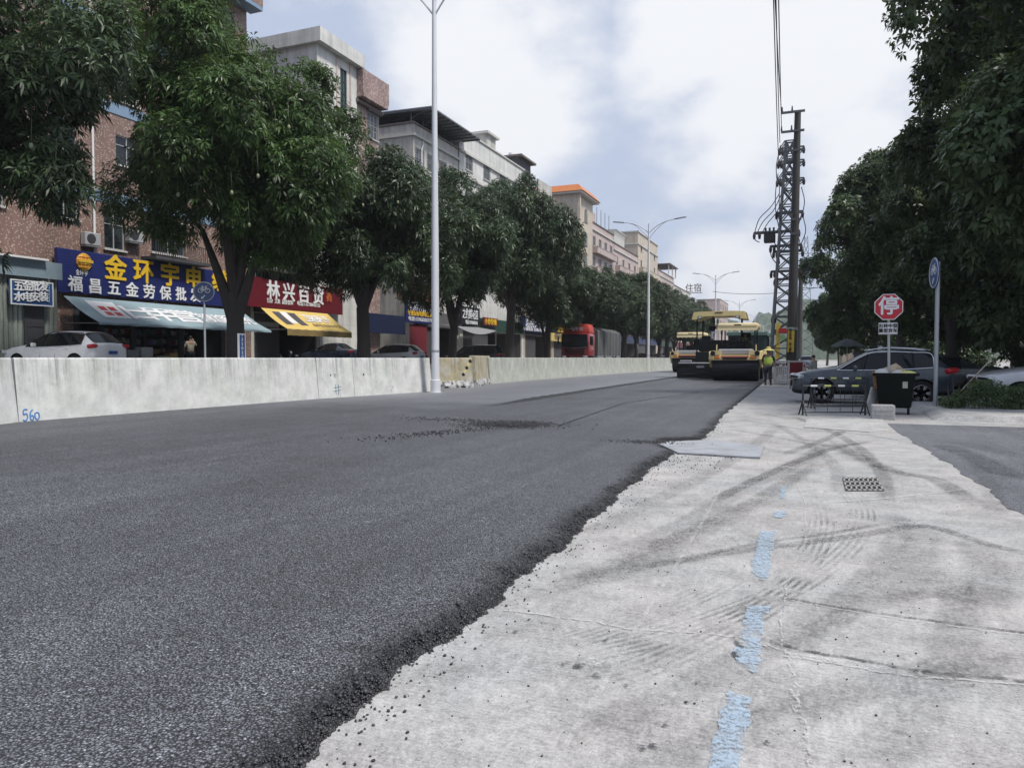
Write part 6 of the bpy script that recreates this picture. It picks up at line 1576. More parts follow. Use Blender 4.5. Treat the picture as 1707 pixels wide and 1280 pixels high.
def round_sign(loc, hz, r, rz, label, pr=.035, face=None, white=None):
    e = empty("cycle_lane_sign", loc, label, "road sign", 0)
    MB().tube([(0, 0, -.02), (0, 0, hz + r * .7)], pr, 12).build("post", M_POST, e, True)
    d = MB().lathe([(r * .97, 0), (r, -.01), (r, -.022), (r * .97, -.03)], (0, 0, 0), 40, 'y').build("sign_disc", face or M_SIGNB, e); d.location = (0, 0, hz); d.rotation_euler = (0, 0, rz)
    off = Matrix.Translation((0, -pr - .012, 0)); d.data.transform(off)
    rg = MB().tube([(r * .93 * math.cos(q), -.032, r * .93 * math.sin(q)) for q in np.linspace(0, 6.2832, 41)], r * .022, 5).move(off).build("white_rim", white or M_WHITE, d)
    sb = bike_symbol(r * 2.0); sb.v = [(x, y - .045 - pr - .012, z + r * .16) for x, y, z in sb.v]; sb.build("cycle_symbol", white or M_WHITE, d)
    ar = MB(); ar.tube([(r * .10, -.036, -r * .34), (-r * .14, -.036, -r * .58)], r * .05, 5); ar.poly([(-r * .26, -.038, -r * .70), (-r * .22, -.038, -r * .46), (-r * .02, -.038, -r * .66)]); ar.move(off).build("arrow", white or M_WHITE, d)
    return e
sy = yx(342, -19.0); hz_ = vx(342, 487, -19.0)[1] - LZ
round_sign((-19.0, sy, LZ), hz_, vx(342, 470, -19)[1] - LZ - hz_, R(38), "round dark blue cycle sign on a post in front of the hardware shop", .035, plain("shaded_navy_sign", (.010, .024, .07), .5, 0, .1, 4), plain("shaded_white", (.30, .32, .36), .5, 0, .1, 4))  # face and symbol colours darkened to carry the tree shade
q = gp(1559, 676.5, .13); zz = vy(1564, 455, q.y)[1] - .13
round_sign((q.x, q.y, .13), zz, .41, R(-82), "round blue cycle sign on a tall grey post beside the hedge, seen almost edge-on", .055)
# stop sign with plate
q = gp(1482, 690); D_ = q.y
e = empty("stop_sign", (q.x, q.y, 0), "red octagonal stop sign with a white plate below on a thin post", "road sign")
xc, zc = vy(1481, 512, D_); rr = vy(1505, 512, D_)[0] - xc
MB().tube([(0, 0, .1), (xc - q.x, 0, zc + rr * .5)], .034, 12).build("post", M_POST, e, True)
def octo(r, y0_, y1_): return [(r * math.cos(math.pi / 8 + k * math.pi / 4) / math.cos(math.pi / 8), r * math.sin(math.pi / 8 + k * math.pi / 4) / math.cos(math.pi / 8)) for k in range(8)]
w_ = MB().prism(octo(rr, 0, 0), 'y', -.075, -.05).build("sign_border", M_WHITE, e); w_.location = (xc - q.x, 0, zc)
f_ = MB().prism(octo(rr * .94, 0, 0), 'y', -.079, -.076).build("sign_face", plain("traffic_red", (.50, .014, .028), .35, 0, .06, 4), w_)
text("停", rr * 1.5, M_WHITE, w_, (0, -.082, 0), '-y', .004, .011)
z1_, z0_ = vy(1480, 538, D_)[1], vy(1480, 557.5, D_)[1]; xa, xb = vy(1464, 545, D_)[0] - q.x, vy(1496, 545, D_)[0] - q.x
pl = MB().box(((xa + xb) / 2, -.06, (z0_ + z1_) / 2), (xb - xa, .014, z1_ - z0_), None, .004).build("plate", M_WHITE, e)
bd = MB(); t_ = .008
for a, b in [((xa + .012, z0_ + .012), (xb - .012, z0_ + .012)), ((xa + .012, z1_ - .012), (xb - .012, z1_ - .012)), ((xa + .012, z0_ + .012), (xa + .012, z1_ - .012)), ((xb - .012, z0_ + .012), (xb - .012, z1_ - .012))]: bd.bar((a[0], -.068, a[1]), (b[0], -.068, b[1]), t_, .003)
bd.build("plate_border", M_BLKP, pl)
text("右转中型", .105, M_BLKP, pl, ((xa + xb) / 2, -.0705, z0_ + (z1_ - z0_) * .70), '-y', .003, .004); text("重型货车", .105, M_BLKP, pl, ((xa + xb) / 2, -.0705, z0_ + (z1_ - z0_) * .30), '-y', .003, .004)
# concrete foot block of the stop sign
a, b = gp(1453, 699), gp(1488, 699); bl = MB(); Lk = (b - a).length; hk = .33
bl.box((Lk / 2, .22, hk / 2), (Lk, .42, hk), None, .02); [bl.span((.02, -.004, zq), (Lk - .02, .01, zq + .012)) for zq in (.11, .21)]
o = bl.build("concrete_foot_block", M_WALK); o.location = (a.x, a.y, .0); tag(o, "small pale concrete block at the foot of the stop sign", "concrete block")
# wheeled bin
q = gp(1494, 691); e = empty("wheeled_bin", (q.x, q.y + .35, 0), "black wheeled rubbish bin overfilled with white waste behind the stop sign post", "bin", R(-6))
M_BIN = plain("bin_plastic", (.004, .006, .005), .6, 0, .25, 3, spec=.15)
b = MB(); rows = []
for z, w, d in ((.16, .33, .27), (.2, .36, .31), (.9, .43, .40), (.98, .44, .41)):
    rows.append([(sx * w + 0, sy_ * d, z) for sx, sy_ in ((-1, -1), (-.3, -1.03), (.3, -1.03), (1, -1), (1.02, 0), (1, 1), (0, 1.02), (-1, 1), (-1.02, 0), (-1, -1))])
b.grid(rows); b.poly(rows[0][:-1]); b.build("body", M_BIN, e)
rm = MB(); [rm.span(*x_) for x_ in [((-.50, -.46, .96), (.50, -.38, 1.03)), ((-.50, .38, .96), (.50, .46, 1.03)), ((-.51, -.379, .961), (-.42, .379, 1.029)), ((.42, -.379, .961), (.53, .379, 1.029))]]; rm.build("rim", M_BIN, e)
M_BIN.name
ws = MB(); ws.ball((-.28, -.1, 1.02), (.2, .2, .12)); ws.ball((.0, 0, 1.02), (.26, .25, .14)); ws.build("white_waste", plain("white_waste", (.62, .60, .56), .7, 0, .2, 6), e, True)
cd = MB(); cd.box((-.15, -.1, 1.12), (.5, .3, .015), (R(20), R(-24), .3)); cd.box((.08, -.15, 1.08), (.22, .02, .2), (0, R(30), .2)); cd.build("cardboard", plain("cardboard", (.50, .40, .28), .8, 0, .2, 5), e)
yb = MB(); yb.ball((.28, -.12, 1.0), (.2, .16, .09)); yb.build("yellow_bag", plain("yellow_bag", (.62, .60, .20), .5, 0, .2, 8), e, True)
MB().box((.22, -.405, .74), (.11, .012, .16), (R(-7), 0, 0)).build("sticker", plain("sticker_grey", (.40, .40, .33), .6, 0, .3, 20), e)
for x in (-.3, .3):
    for y in (-.24, .24):
        w_ = MB().lathe([(.05, -.03), (.095, -.028), (.1, 0), (.095, .028), (.05, .03)], (x, y, .1), 18, 'x').build("castor", M_BLKP, e, True); MB().box((x, y, .17), (.075, .05, .06)).build("castor_fork", M_STEEL, w_)
# boards and rubbish leaning beside the bin
def lean(name, a, b, w, t_, mat, label, cat):
    m = MB(); m.bar((0, 0, 0), Vector(b) - Vector(a), w, t_); o = m.build(name, mat); o.location = a; return tag(o, label, cat)
q = gp(1467, 690)
lean("timber_board", (q.x + .02, q.y + .15, .02), (q.x - .12, q.y + .3, 1.06), .12, .02, plain("orange_timber", (.38, .19, .08), .7, 0, .25, 6), "orange-brown board leaning against the bin's side", "board")
lean("broken_slab", (q.x - .26, q.y + .02, .0), (q.x - .10, q.y + .2, .62), .05, .30, M_WALK, "pale broken slab leaning by the concrete foot block", "slab")
lean("dark_panel", (q.x + .08, q.y + .1, .3), (q.x + .12, q.y + .16, .95), .34, .03, M_DARKW, "dark panel stuck between bin and leaning board", "panel")
# two low metal guard frames
M_GFR = plain("guard_frame_black", (.025, .025, .027), .5, .2, .3, 6)
M_RYEL = plain("reflective_yellow", (.55, .58, .14), .4, 0, .2, 8)
def guard(pa, pb, h, label):
    d = pb - pa; L = d.length; e = empty("crowd_barrier", (pa.x, pa.y, 0), label, "barrier frame", math.atan2(d.y, d.x), "black guard frames beside the bin")
    m = MB()
    for z in (h, h * .30, h * .10): m.tube([(0, 0, z), (L, 0, z)], .018, 6)
    for x in (0, L): m.tube([(x, 0, 0), (x, 0, h)], .022, 6); m.tube([(x, -.25, 0), (x, 0, h * .5)], .02, 6); m.tube([(x, .25, 0), (x, 0, h * .5)], .02, 6)
    for k in range(1, 5): m.tube([(L * k / 5, 0, h * .10), (L * k / 5, 0, h)], .008, 5)
    m.build("frame", M_GFR, e)
    for k in range(4):
        x = L * (.12 + .22 * k); MB().tube([(x, 0, h), (x + .16, 0, h)], .024, 8).build("reflective_sleeve", M_RYEL if k % 2 else M_WHITE, e)
    return e
guard(gp(1338, 692), gp(1442, 692), .72, "black guard frame with yellow and white sleeves before the dark grey car's front wheel"); guard(gp(1352, 683) + Vector((0, .6, 0)), gp(1448, 683) + Vector((0, .6, 0)), .84, "taller black guard frame with white sleeves close to the dark grey car")
# broom leaning on the hedge
q = gp(1566, 676, .13); x2, z2 = vy(1653, 598, q.y + .25)
e = empty("broom", (q.x, q.y, .13), "long-handled broom with dark head leaning on the hedge", "broom")
MB().tube([(.25, 0, .1), (x2 - q.x, .25, z2 - .13)], .014, 8).build("handle", plain("broom_handle", (.48, .40, .30), .6, 0, .2, 6), e)
bh = MB()
for k in range(60): a_ = random.uniform(-1, 1); bh.tube([(.27, .01 * a_, .12), (.05 + random.uniform(-.12, .1), .12 * a_, .02)], [.012, .006], 4)
bh.box((.2, 0, .09), (.2, .2, .06), (0, R(-30), 0), .02); bh.build("broom_head", M_BLKP, e)

# ---- steel plate, gully grate
pp = [gp(1096, 741), gp(1187, 735.5), gp(1273, 746), gp(1267, 765), gp(1130, 757)]
M_SPL = (lambda t: t.done(t.bsdf(t.mix(t.ramp(t.noise(t.world(), 3, 6, .7), .35, .7), (.36, .38, .41), (.25, .25, .255)), .5, .1, t.bump(t.noise(t.world(), 20, 3), .2, .004))))(NT("worn_steel_plate"))
c_ = sum(pp, Vector()) / 5; m = MB(); n = len(pp)
m.add([(p.x - c_.x, p.y - c_.y, .0) for p in pp] + [(p.x - c_.x, p.y - c_.y, .02) for p in pp], [tuple(range(n, 2 * n)), tuple(range(n - 1, -1, -1))] + [(i, (i + 1) % n, n + (i + 1) % n, n + i) for i in range(n)])
o = m.build("steel_plate", M_SPL); o.location = (c_.x, c_.y, .008); tag(o, "grey steel cover plate lying half under the fresh asphalt's edge", "steel plate")
c4 = [gp(1407, 799), gp(1462, 799), gp(1472, 818), gp(1412, 818)]
e = empty("drain_grate", c4[3], "cast iron gully grate with four rows of slots in the concrete", "drain grate"); u = c4[2] - c4[3]; v = c4[0] - c4[3]
def gq_(a, b, z): p = u * a + v * b; return (p.x, p.y, z)
hb = MB().add([gq_(0, 0, .006), gq_(1, 0, .006), gq_(1, 1, .006), gq_(0, 1, .006)], [(0, 1, 2, 3)]).build("gully_hole", M_BLKP, e)
gm = MB()
def gbar(a0, b0, a1, b1): gm.add([gq_(a0, b0, .0075), gq_(a1, b0, .0075), gq_(a1, b1, .0075), gq_(a0, b1, .0075), gq_(a0, b0, .016), gq_(a1, b0, .016), gq_(a1, b1, .016), gq_(a0, b1, .016)], [(4, 5, 6, 7), (0, 1, 5, 4), (1, 2, 6, 5), (2, 3, 7, 6), (3, 0, 4, 7)])
for k in range(4): b_ = -.05 + k * .345; gbar(-.03, b_, 1.03, b_ + .085)
for k in range(8): a_ = -.03 + k * .143; gbar(a_, -.05, a_ + .05, 1.07)
gm.build("grate", plain("cast_iron", (.30, .29, .28), .7, .1, .2, 10), e)

# ---- utility poles
M_PDARK = plain("dark_pole", (.045, .042, .042), .7, 0, .2, .8)
M_TOWER = plain("galvanised_lattice", (.10, .105, .115), .5, .4, .2, 1)
M_INSUL = plain("insulator_brown", (.05, .04, .04), .25, 0, .1)
M_PYEL = plain("warning_yellow", (.62, .44, .06), .5, 0, .12, 3)
M_WIRE = plain("black_cable", (.012, .012, .014), .5)
q = gp(1318, 636); D_ = q.y
tx, tz = vy(1330, 186, D_)
P = empty("utility_pole", (q.x, q.y, 0), "tall dark single utility pole with cross arms and a yellow warning strip", "utility pole")
pol = lambda z: Vector(((tx - q.x) * z / tz, 0, z))
MB().tube([pol(0), pol(tz * .5), pol(tz)], [.30, .25, .18], 18).build("pole", M_PDARK, P, True)
for (px0, px1, py) in [(1303, 1342, 189), (1302, 1341, 221), (1300, 1341, 253), (1318, 1334, 390), (1320, 1336, 366)]:
    x0, z_ = vy(px0, py, D_ - .35); x1, _ = vy(px1, py, D_ - .35); MB().bar((x0 - q.x, -.35, z_), (x1 - q.x, -.35, z_), .12, .12).build("cross_arm", M_TOWER, P)
    for f in (.02, .45): i_ = MB().tube([(x0 - q.x + (x1 - x0) * f, -.35, z_ + .06), (x0 - q.x + (x1 - x0) * f, -.35, z_ + .35)], [.06, .03], 8).build("insulator", M_INSUL, P)
x0, z0_ = vy(1319, 551, D_ - .4); z1_ = vy(1319, 587, D_ - .4)[1]
st = MB(); [st.add([(.318 * math.cos(a_) + pol(z_).x, .318 * math.sin(a_), z_) for z_ in (z1_, z0_) for a_ in np.linspace(-2.4, -1.1, 8)], [(k, k + 1, k + 9, k + 8) for k in range(7)])]; sp_ = st.build("warning_strip", M_PYEL, P, True, False)
text("高压危险 禁止攀登", .17, M_BLKP, sp_, (pol((z0_ + z1_) / 2).x - .07, -.332, (z0_ + z1_) / 2), '-y', .004, .004, vertical=True, xs=1.0)
MB().tube([pol(z0_ + .05) + Vector((0, 0, 0)), pol(z0_ + .2)], .325, 18).build("clamp_band", M_STEEL, P)
# lattice tower
q2 = gp(1306, 633); D2 = q2.y
T = empty("lattice_tower", (q2.x, q2.y, 0), "slender steel lattice tower with cross arms and hanging cables behind the dark pole", "utility tower")
txa, tza = vy(1317, 236, D2); txa -= q2.x
hw = lambda z: .62 * (1 - z / tza) + .24
cx = lambda z: txa * z / tza
def leg(sx, sy_, z): return Vector((cx(z) + sx * hw(z), sy_ * hw(z), z))
nb = 15; zs = [tza * (k / nb) for k in range(nb + 1)]
for sx, sy_ in ((-1, -1), (1, -1), (1, 1), (-1, 1)): MB().bar(leg(sx, sy_, 0), leg(sx, sy_, tza), .15).build("leg", M_TOWER, T)
br = MB()
for k in range(nb):
    for (a, b) in (((-1, -1), (1, -1)), ((1, -1), (1, 1)), ((1, 1), (-1, 1)), ((-1, 1), (-1, -1))):
        br.bar(leg(*a, zs[k]), leg(*b, zs[k + 1]), .07); br.bar(leg(*b, zs[k]), leg(*a, zs[k + 1]), .07); br.bar(leg(*a, zs[k + 1]), leg(*b, zs[k + 1]), .07)
br.build("bracing", M_TOWER, T)
for (px0, px1, py, tri) in [(1300, 1340, 250, 1), (1298, 1340, 272, 1), (1296, 1340, 302, 1), (1295, 1338, 356, 0), (1258, 1332, 389, 0), (1285, 1336, 411, 0), (1290, 1338, 420, 0), (1286, 1335, 453, 0), (1292, 1325, 466, 0), (1288, 1322, 528, 0)]:
    x0, z_ = vy(px0, py, D2); x1, _ = vy(px1, py, D2); x0 -= q2.x; x1 -= q2.x; a = MB()
    for y_ in (-.3, .3): a.bar((x0, y_, z_), (x1, y_, z_), .09)
    if tri:
        for y_ in (-.3, .3): a.bar((x0, y_, z_ - .05), (cx(z_), y_, z_ - .8), .06); a.bar((x1, y_, z_ - .05), (cx(z_), y_, z_ - .8), .06); a.bar((x0, y_, z_), (x0 + .3, y_, z_ + .45), .06); a.bar((x0 + .3, y_, z_ + .45), (x1 - .3, y_, z_ + .45), .06)
    for f in np.linspace(0, 1, 4): xx = x0 + (x1 - x0) * f; a.bar((xx, -.3, z_), (xx, .3, z_), .06)
    a.build("cross_arm", M_TOWER, T)
    for f in (.0, .12, 1.0): xx = x0 + (x1 - x0) * f; MB().tube([(xx, -.35, z_ - .45), (xx, -.35, z_ - .22), (xx, -.35, z_)], [.07, .10, .05], 8).build("insulator", M_INSUL, T)
tr = MB(); x0, z_ = vy(1283, 397, D2); tr.box((x0 - q2.x, 0, z_), (.7, .6, .6), None, .05); [tr.box((x0 - q2.x + f, -.1, z_ + .45), (.12, .12, .4)) for f in (-.25, 0, .25)]; tr.build("transformer", M_PDARK, T)
for px, ya_, yb_ in ((1297, 538, 600),):
    x0, za = vy(px, ya_, D2 - .7); zb_ = vy(px, yb_, D2 - .7)[1]; MB().span((x0 - q2.x - .1, -.80, zb_), (x0 - q2.x + .14, -.76, za)).build("warning_strip", M_PYEL, T)
x0, za = vy(1305, 551, D2 - .8); MB().box((x0 - q2.x, -.84, za), (.5, .04, .3)).build("red_panel", plain("red_notice", (.42, .02, .03), .5), T)
x0, za = vy(1304, 563, D2 - .8); MB().lathe([(.2, 0), (.2, .03)], (x0 - q2.x, -.84, za), 18, 'y').build("green_panel", plain("green_notice", (.20, .34, .18), .5), T)
cb = MB()
def cab(pts, r_=.028): cb.tube(spline([Vector((vy(px, py, D2 - dy)[0] - q2.x, -dy, vy(px, py, D2 - dy)[1])) for px, py, dy in pts], 16), r_, 5)
cab([(1300, 322, .3), (1285, 345, .5), (1266, 365, .5), (1258, 388, .3)]); cab([(1302, 325, .3), (1290, 350, .5), (1272, 370, .5), (1262, 389, .3)]); cab([(1304, 330, .3), (1296, 352, .5), (1280, 372, .5), (1270, 389, .3)])
cab([(1297, 290, .3), (1293, 320, .5), (1293, 350, .5), (1298, 378, .3)]); cab([(1300, 300, .3), (1299, 340, .6), (1301, 370, .5), (1294, 388, .3)]); cab([(1298, 256, .3), (1294, 280, .4), (1296, 310, .3)])
cab([(1336, 312, .3), (1341, 335, .4), (1338, 356, .3)]); cab([(1338, 358, .3), (1343, 385, .4), (1335, 408, .3)]); cab([(1335, 360, .3), (1330, 385, .4), (1334, 408, .3)])
cab([(1258, 389, .3), (1259, 400, .4), (1266, 404, .3)], .03); cab([(1286, 412, .3), (1286, 428, .5), (1300, 446, .3)], .03); cab([(1288, 400, .3), (1296, 415, .5), (1300, 440, .3)])
cb.build("hanging_cable", M_WIRE, T, True)
# cables that run back over the viewer's head
def wire(label, a, b, sag, r_=.02, cat="cable", n=40):
    a, b = Vector(a), Vector(b); pts = [a.lerp(b, i / n) - Vector((0, 0, sag * 4 * (i / n) * (1 - i / n))) for i in range(n + 1)]
    o = MB().tube([p - a for p in pts], r_, 6).build("overhead_cable", M_WIRE, None, True); o.location = a
    return tag(o, label, cat, "overhead cables running over the road edge")
for (px, py, pt, dx, lb) in [(1303, 190, 1292, 0, "overhead cable tied to the dark pole's top arm"), (1303, 222, 1298, .0, "overhead cable tied to the dark pole's second arm"), (1300, 238, 1293.5, .0, "overhead cable tied to the lattice tower's top arm"), (1298, 272, 1289.5, 0, "overhead cable tied to the lattice tower's second arm")]:
    x, z_ = vy(px, py, D2 - .3); d2 = ray(pt, 0); hh = 15.0; t_ = (hh - EYE) / d2.z; e_ = Vector((d2.x * t_, d2.y * t_, hh)); a = Vector((x, D2 - .3, z_)); e3 = a + (e_ - a) * 2.6; e3.z = 16.0
    # passes through the point seen at the picture's top edge
    n = 40; pts = [a.lerp(e_, i / n) - Vector((0, 0, .25 * math.sin(math.pi * i / n))) for i in range(n + 1)] + [e_.lerp(Vector((e_.x + (e_.x - a.x) * 1.2, -35, 16.5)), i / 12) for i in range(1, 13)]
    o = MB().tube([p - a for p in pts], .022, 6).build("overhead_cable", M_WIRE, None, True); o.location = a; tag(o, lb, "cable", "overhead cables running over the road edge")
# thin pole and its line
q3 = Vector((0, 0, EYE)) + ray(1331, 597) * 95; x3, z3 = vy(1336, 431, q3.y)
e = empty("utility_pole", (q3.x, q3.y, 0), "thin grey utility pole farther down the road beside the dark one", "utility pole")
MB().tube([(0, 0, 0), (x3 - q3.x, 0, z3)], [.42, .22], 12).build("pole", M_PDARK, e, True)
for py in (435, 448, 458): xa, za = vy(1336, py, q3.y); MB().bar((xa - q3.x - .7, -.25, za), (xa - q3.x + .7, -.25, za), .12).build("cross_arm", M_TOWER, e)
q4 = Vector((0, 0, EYE)) + ray(1341, 597) * 260; e4 = empty("lattice_tower", (q4.x, q4.y, 0), "distant pale lattice mast between the poles and the dark trees", "utility tower")
zt4 = 44; mm = MB(); hw4 = lambda z: 2.4 * (1 - z / zt4) + .5
for sx, sy_ in ((-1, -1), (1, -1), (1, 1), (-1, 1)): mm.bar((sx * hw4(0), sy_ * hw4(0), 0), (sx * hw4(zt4), sy_ * hw4(zt4), zt4), .16)
for k in range(14):
    za, zb_ = zt4 * k / 14, zt4 * (k + 1) / 14
    for sy_ in (-1, 1): mm.bar((-hw4(za), sy_ * hw4(za), za), (hw4(zb_), sy_ * hw4(zb_), zb_), .09); mm.bar((hw4(za), sy_ * hw4(za), za), (-hw4(zb_), sy_ * hw4(zb_), zb_), .09)
for z_ in (26, 32, 38): mm.bar((-4, 0, z_), (4, 0, z_), .2)
mm.build("frame", M_TOWER, e4)
a = Vector((0, 0, EYE)) + ray(1188, 486) * 115; b = Vector((0, 0, EYE)) + ray(1420, 466) * 95
wire("thin overhead cable crossing the road behind the paver", a, b, 1.0, .035)

def scooter(loc, rz, label, col, group="scooters parked before the shops"):
    e = empty("scooter", loc, label, "scooter", rz, group)
    for x in (-.6, .6): MB().lathe([(.16, -.05), (.24, -.045), (.255, 0), (.24, .045), (.16, .05)], (x, 0, .255), 18, 'y').build("wheel", M_TYRE, e, True)
    b = MB(); b.prism([(-.75, .45), (-.7, .72), (-.05, .70), (.1, .36), (.42, .36), (.52, .95), (.60, .95), (.55, .30), (.3, .22), (-.3, .22)], 'y', -.14, .14); b.build("body", plain("scooter_" + label[:10], col, .3, 0, .1), e)
    MB().box((-.38, 0, .77), (.68, .26, .10), None, .04).build("seat", M_BLKP, e, True)
    h = MB(); h.tube([(.60, 0, .3), (.50, 0, 1.02)], .03, 6); h.tube([(.46, -.32, 1.06), (.5, 0, 1.03), (.46, .32, 1.06)], .02, 6); h.build("handlebar", M_BLKP, e); MB().ball((.58, 0, .92), (.07, .1, .09)).build("headlight", M_LAMP, e, True)
    return e
# ---- white guard fence with red banner
fa, fb = gp(1291, 641), gp(1337, 640); d = fb - fa; Lf = d.length
e = empty("guard_fence", (fa.x, fa.y, 0), "white metal guard fence with a dark red banner at the foot of the poles", "fence", math.atan2(d.y, d.x))
M_FW = plain("fence_white", (.78, .75, .74), .5, 0, .15, 3)
m = MB()
for z_ in (1.22, .95, .16): m.bar((0, 0, z_), (Lf, 0, z_), .08, .09)
for x_ in (0, Lf * .5, Lf): m.bar((x_, 0, 0), (x_, 0, 1.28), .08)
m.build("frame", M_FW, e); m = MB()
for k in range(13): x_ = Lf * (k + .7) / 13.5; m.bar((x_, .0, .16), (x_, .0, .95), .055)
m.build("bars", M_FW, e)
MB().box((Lf * .74, -.06, .75), (Lf * .46, .02, .85), (R(3), 0, 0)).build("banner", plain("dark_red_banner", (.24, .03, .035), .7, 0, .2, 3), e)
MB().box((Lf * .08, -.25, .04), (.5, .5, .08), None, .02).build("foot", M_WALK, e)
for px, py, rz_, col, lb in [(1300, 628, .4, (.03, .03, .035), "dark scooter parked behind the white guard fence, left of the dark pole"), (1328, 627, -.5, (.05, .02, .02), "dark red scooter parked behind the white guard fence's banner"), (1349, 622, .9, (.30, .30, .32), "pale scooter parked past the white guard fence's end")]:
    q_ = gp(px, py); scooter((q_.x, q_.y, 0), rz_ + 1.57, lb, col, "scooters parked behind the guard fence")
def bollard(px, py, label):
    q_ = gp(px, py); o = MB().lathe([(.17, 0), (.17, .1), (.10, .14), (.09, 1.0), (.05, 1.08)], (0, 0, 0), 14).build("bollard", plain("bollard_pale", (.62, .50, .46), .5, 0, .15, 4), None, True); o.location = q_; [MB().lathe([(.097, z_), (.094, z_ + .2)], (0, 0, 0), 14).build("red_band", plain("bollard_red", (.42, .05, .05), .5), o, True) for z_ in (.35, .72)]; return tag(o, label, "bollard", "pale bollards by the pole feet")
bollard(1306, 629, "pale bollard behind the white guard fence, left of the dark pole"); bollard(1340, 628, "pale bollard just past the white guard fence's end"); bollard(1352, 626, "pale bollard near the crouching worker in the pale jacket")

# ---- beige building, dark shop panel and umbrella under the right trees
yb0 = 84.0
xa, za = vy(1405, 540, yb0); xb, _ = vy(1540, 540, yb0)
e = empty("low_building", (xa, yb0, 0), "beige building glimpsed under the trees behind the stop sign", "building"); W = xb - xa
hb_ = za + 1.5; holes = [(W * f, 3.6, W * f + 1.3, 5.2) for f in (.15, .42, .68)]
mb = MB(); wallgrid(mb, (0, 0, 0), (1, 0, 0), (0, 0, 1), W, hb_, holes, .2, (0, -1, 0)); mb.span((0, .22, 0), (W, 9, hb_)); mb.build("wall", M_CREAM, e)
for h in holes: MB().poly([(h[0], .15, h[1]), (h[2], .15, h[1]), (h[2], .15, h[3]), (h[0], .15, h[3])]).build("window", M_GLASS, e, False, False)
z0_, z1_ = vy(1450, 590, 80)[1], vy(1450, 571, 80)[1]
MB().span((W * .12, -4, z0_ - 1), (W * .72, -3.6, z1_)).build("shop_front", plain("dark_navy_front", (.018, .02, .05), .5, 0, .15), e)
text("汽车美容 洗车 轮胎", .5, M_LWHITE, e, (W * .40, -4.02, z1_ - .6), '-y', .02, .01)
q_ = Vector((0, 0, EYE)) + ray(1412, 597) * 52; e = empty("parasol", (q_.x, q_.y, 0), "dark parasol with upswept rim among the parked cars", "parasol")
rows = []
for i in range(7): r_ = 1.15 * i / 6; rows.append([(r_ * math.cos(a_), r_ * math.sin(a_), 2.75 - .55 * (i / 6) ** 1.6 - .04 * math.cos(8 * a_) * (i / 6)) for a_ in np.linspace(0, 6.2832, 33)])
MB().grid(rows).build("canopy", plain("parasol_cloth", (.05, .065, .06), .7, 0, .2), e, True, False); MB().tube([(0, 0, 0), (0, 0, 2.8)], .03, 8).build("pole", M_STEEL, e)
# blue-white number board by the tree
q_ = yx(403, -21.0); zb0, zb1 = vx(403, 600, -21)[1], vx(403, 556, -21)[1]
e = empty("notice_board", (-21.0, q_, LZ), "narrow blue and white board of digits standing beside the forked trunk", "notice board", R(-32)); hh = zb1 - LZ
MB().box((0, 0, hh / 2), (.04, .32, hh), None, .006).build("board", M_WHITE, e); MB().box((.022, .02, hh * .62), (.004, .2, hh * .70)).build("blue_field", M_SIGNB, e)
text("13202021", .17, M_LWHITE, e, (.027, .02, hh * .60), '+x', .004, .004, vertical=True)

# ---- road-side odds and ends behind the barrier
scooter((-30.2, yx(470, -30.2), FZ), .3, "dark scooter before the shop door left of the blue car", (.03, .03, .035)); scooter((-30.0, yx(595, -30.0), FZ), .5, "white-lamped scooter standing by the trunk right of the yellow awning", (.2, .2, .22)); scooter((-28.5, yx(712, -28.5), FZ), 1.2, "dark scooter close behind the white lamp post", (.06, .02, .02))
# ---- people
M_SKIN = plain("skin", (.38, .23, .16), .6, 0, .08, 8)
M_HAIR = plain("hair_black", (.012, .011, .011), .5)
def skin_mesh(joints, edges, root=0, lev=2):
    me = bpy.data.meshes.new("body"); me.from_pydata([j[0] for j in joints], edges, []); o = bpy.data.objects.new("skin_tmp", me); COL.objects.link(o)
    md = o.modifiers.new("s", 'SKIN'); md.use_smooth_shade = True
    for i, j in enumerate(joints):
        r_ = j[1] if hasattr(j[1], '__len__') else (j[1], j[1]); me.skin_vertices[0].data[i].radius = r_; me.skin_vertices[0].data[i].use_root = (i == root)
    sb = o.modifiers.new("b", 'SUBSURF'); sb.levels = lev; sb.render_levels = lev
    dg = bpy.context.evaluated_depsgraph_get(); dg.update(); out = bpy.data.meshes.new_from_object(o.evaluated_get(dg)); bpy.data.objects.remove(o)
    for p in out.polygons: p.use_smooth = True
    return out
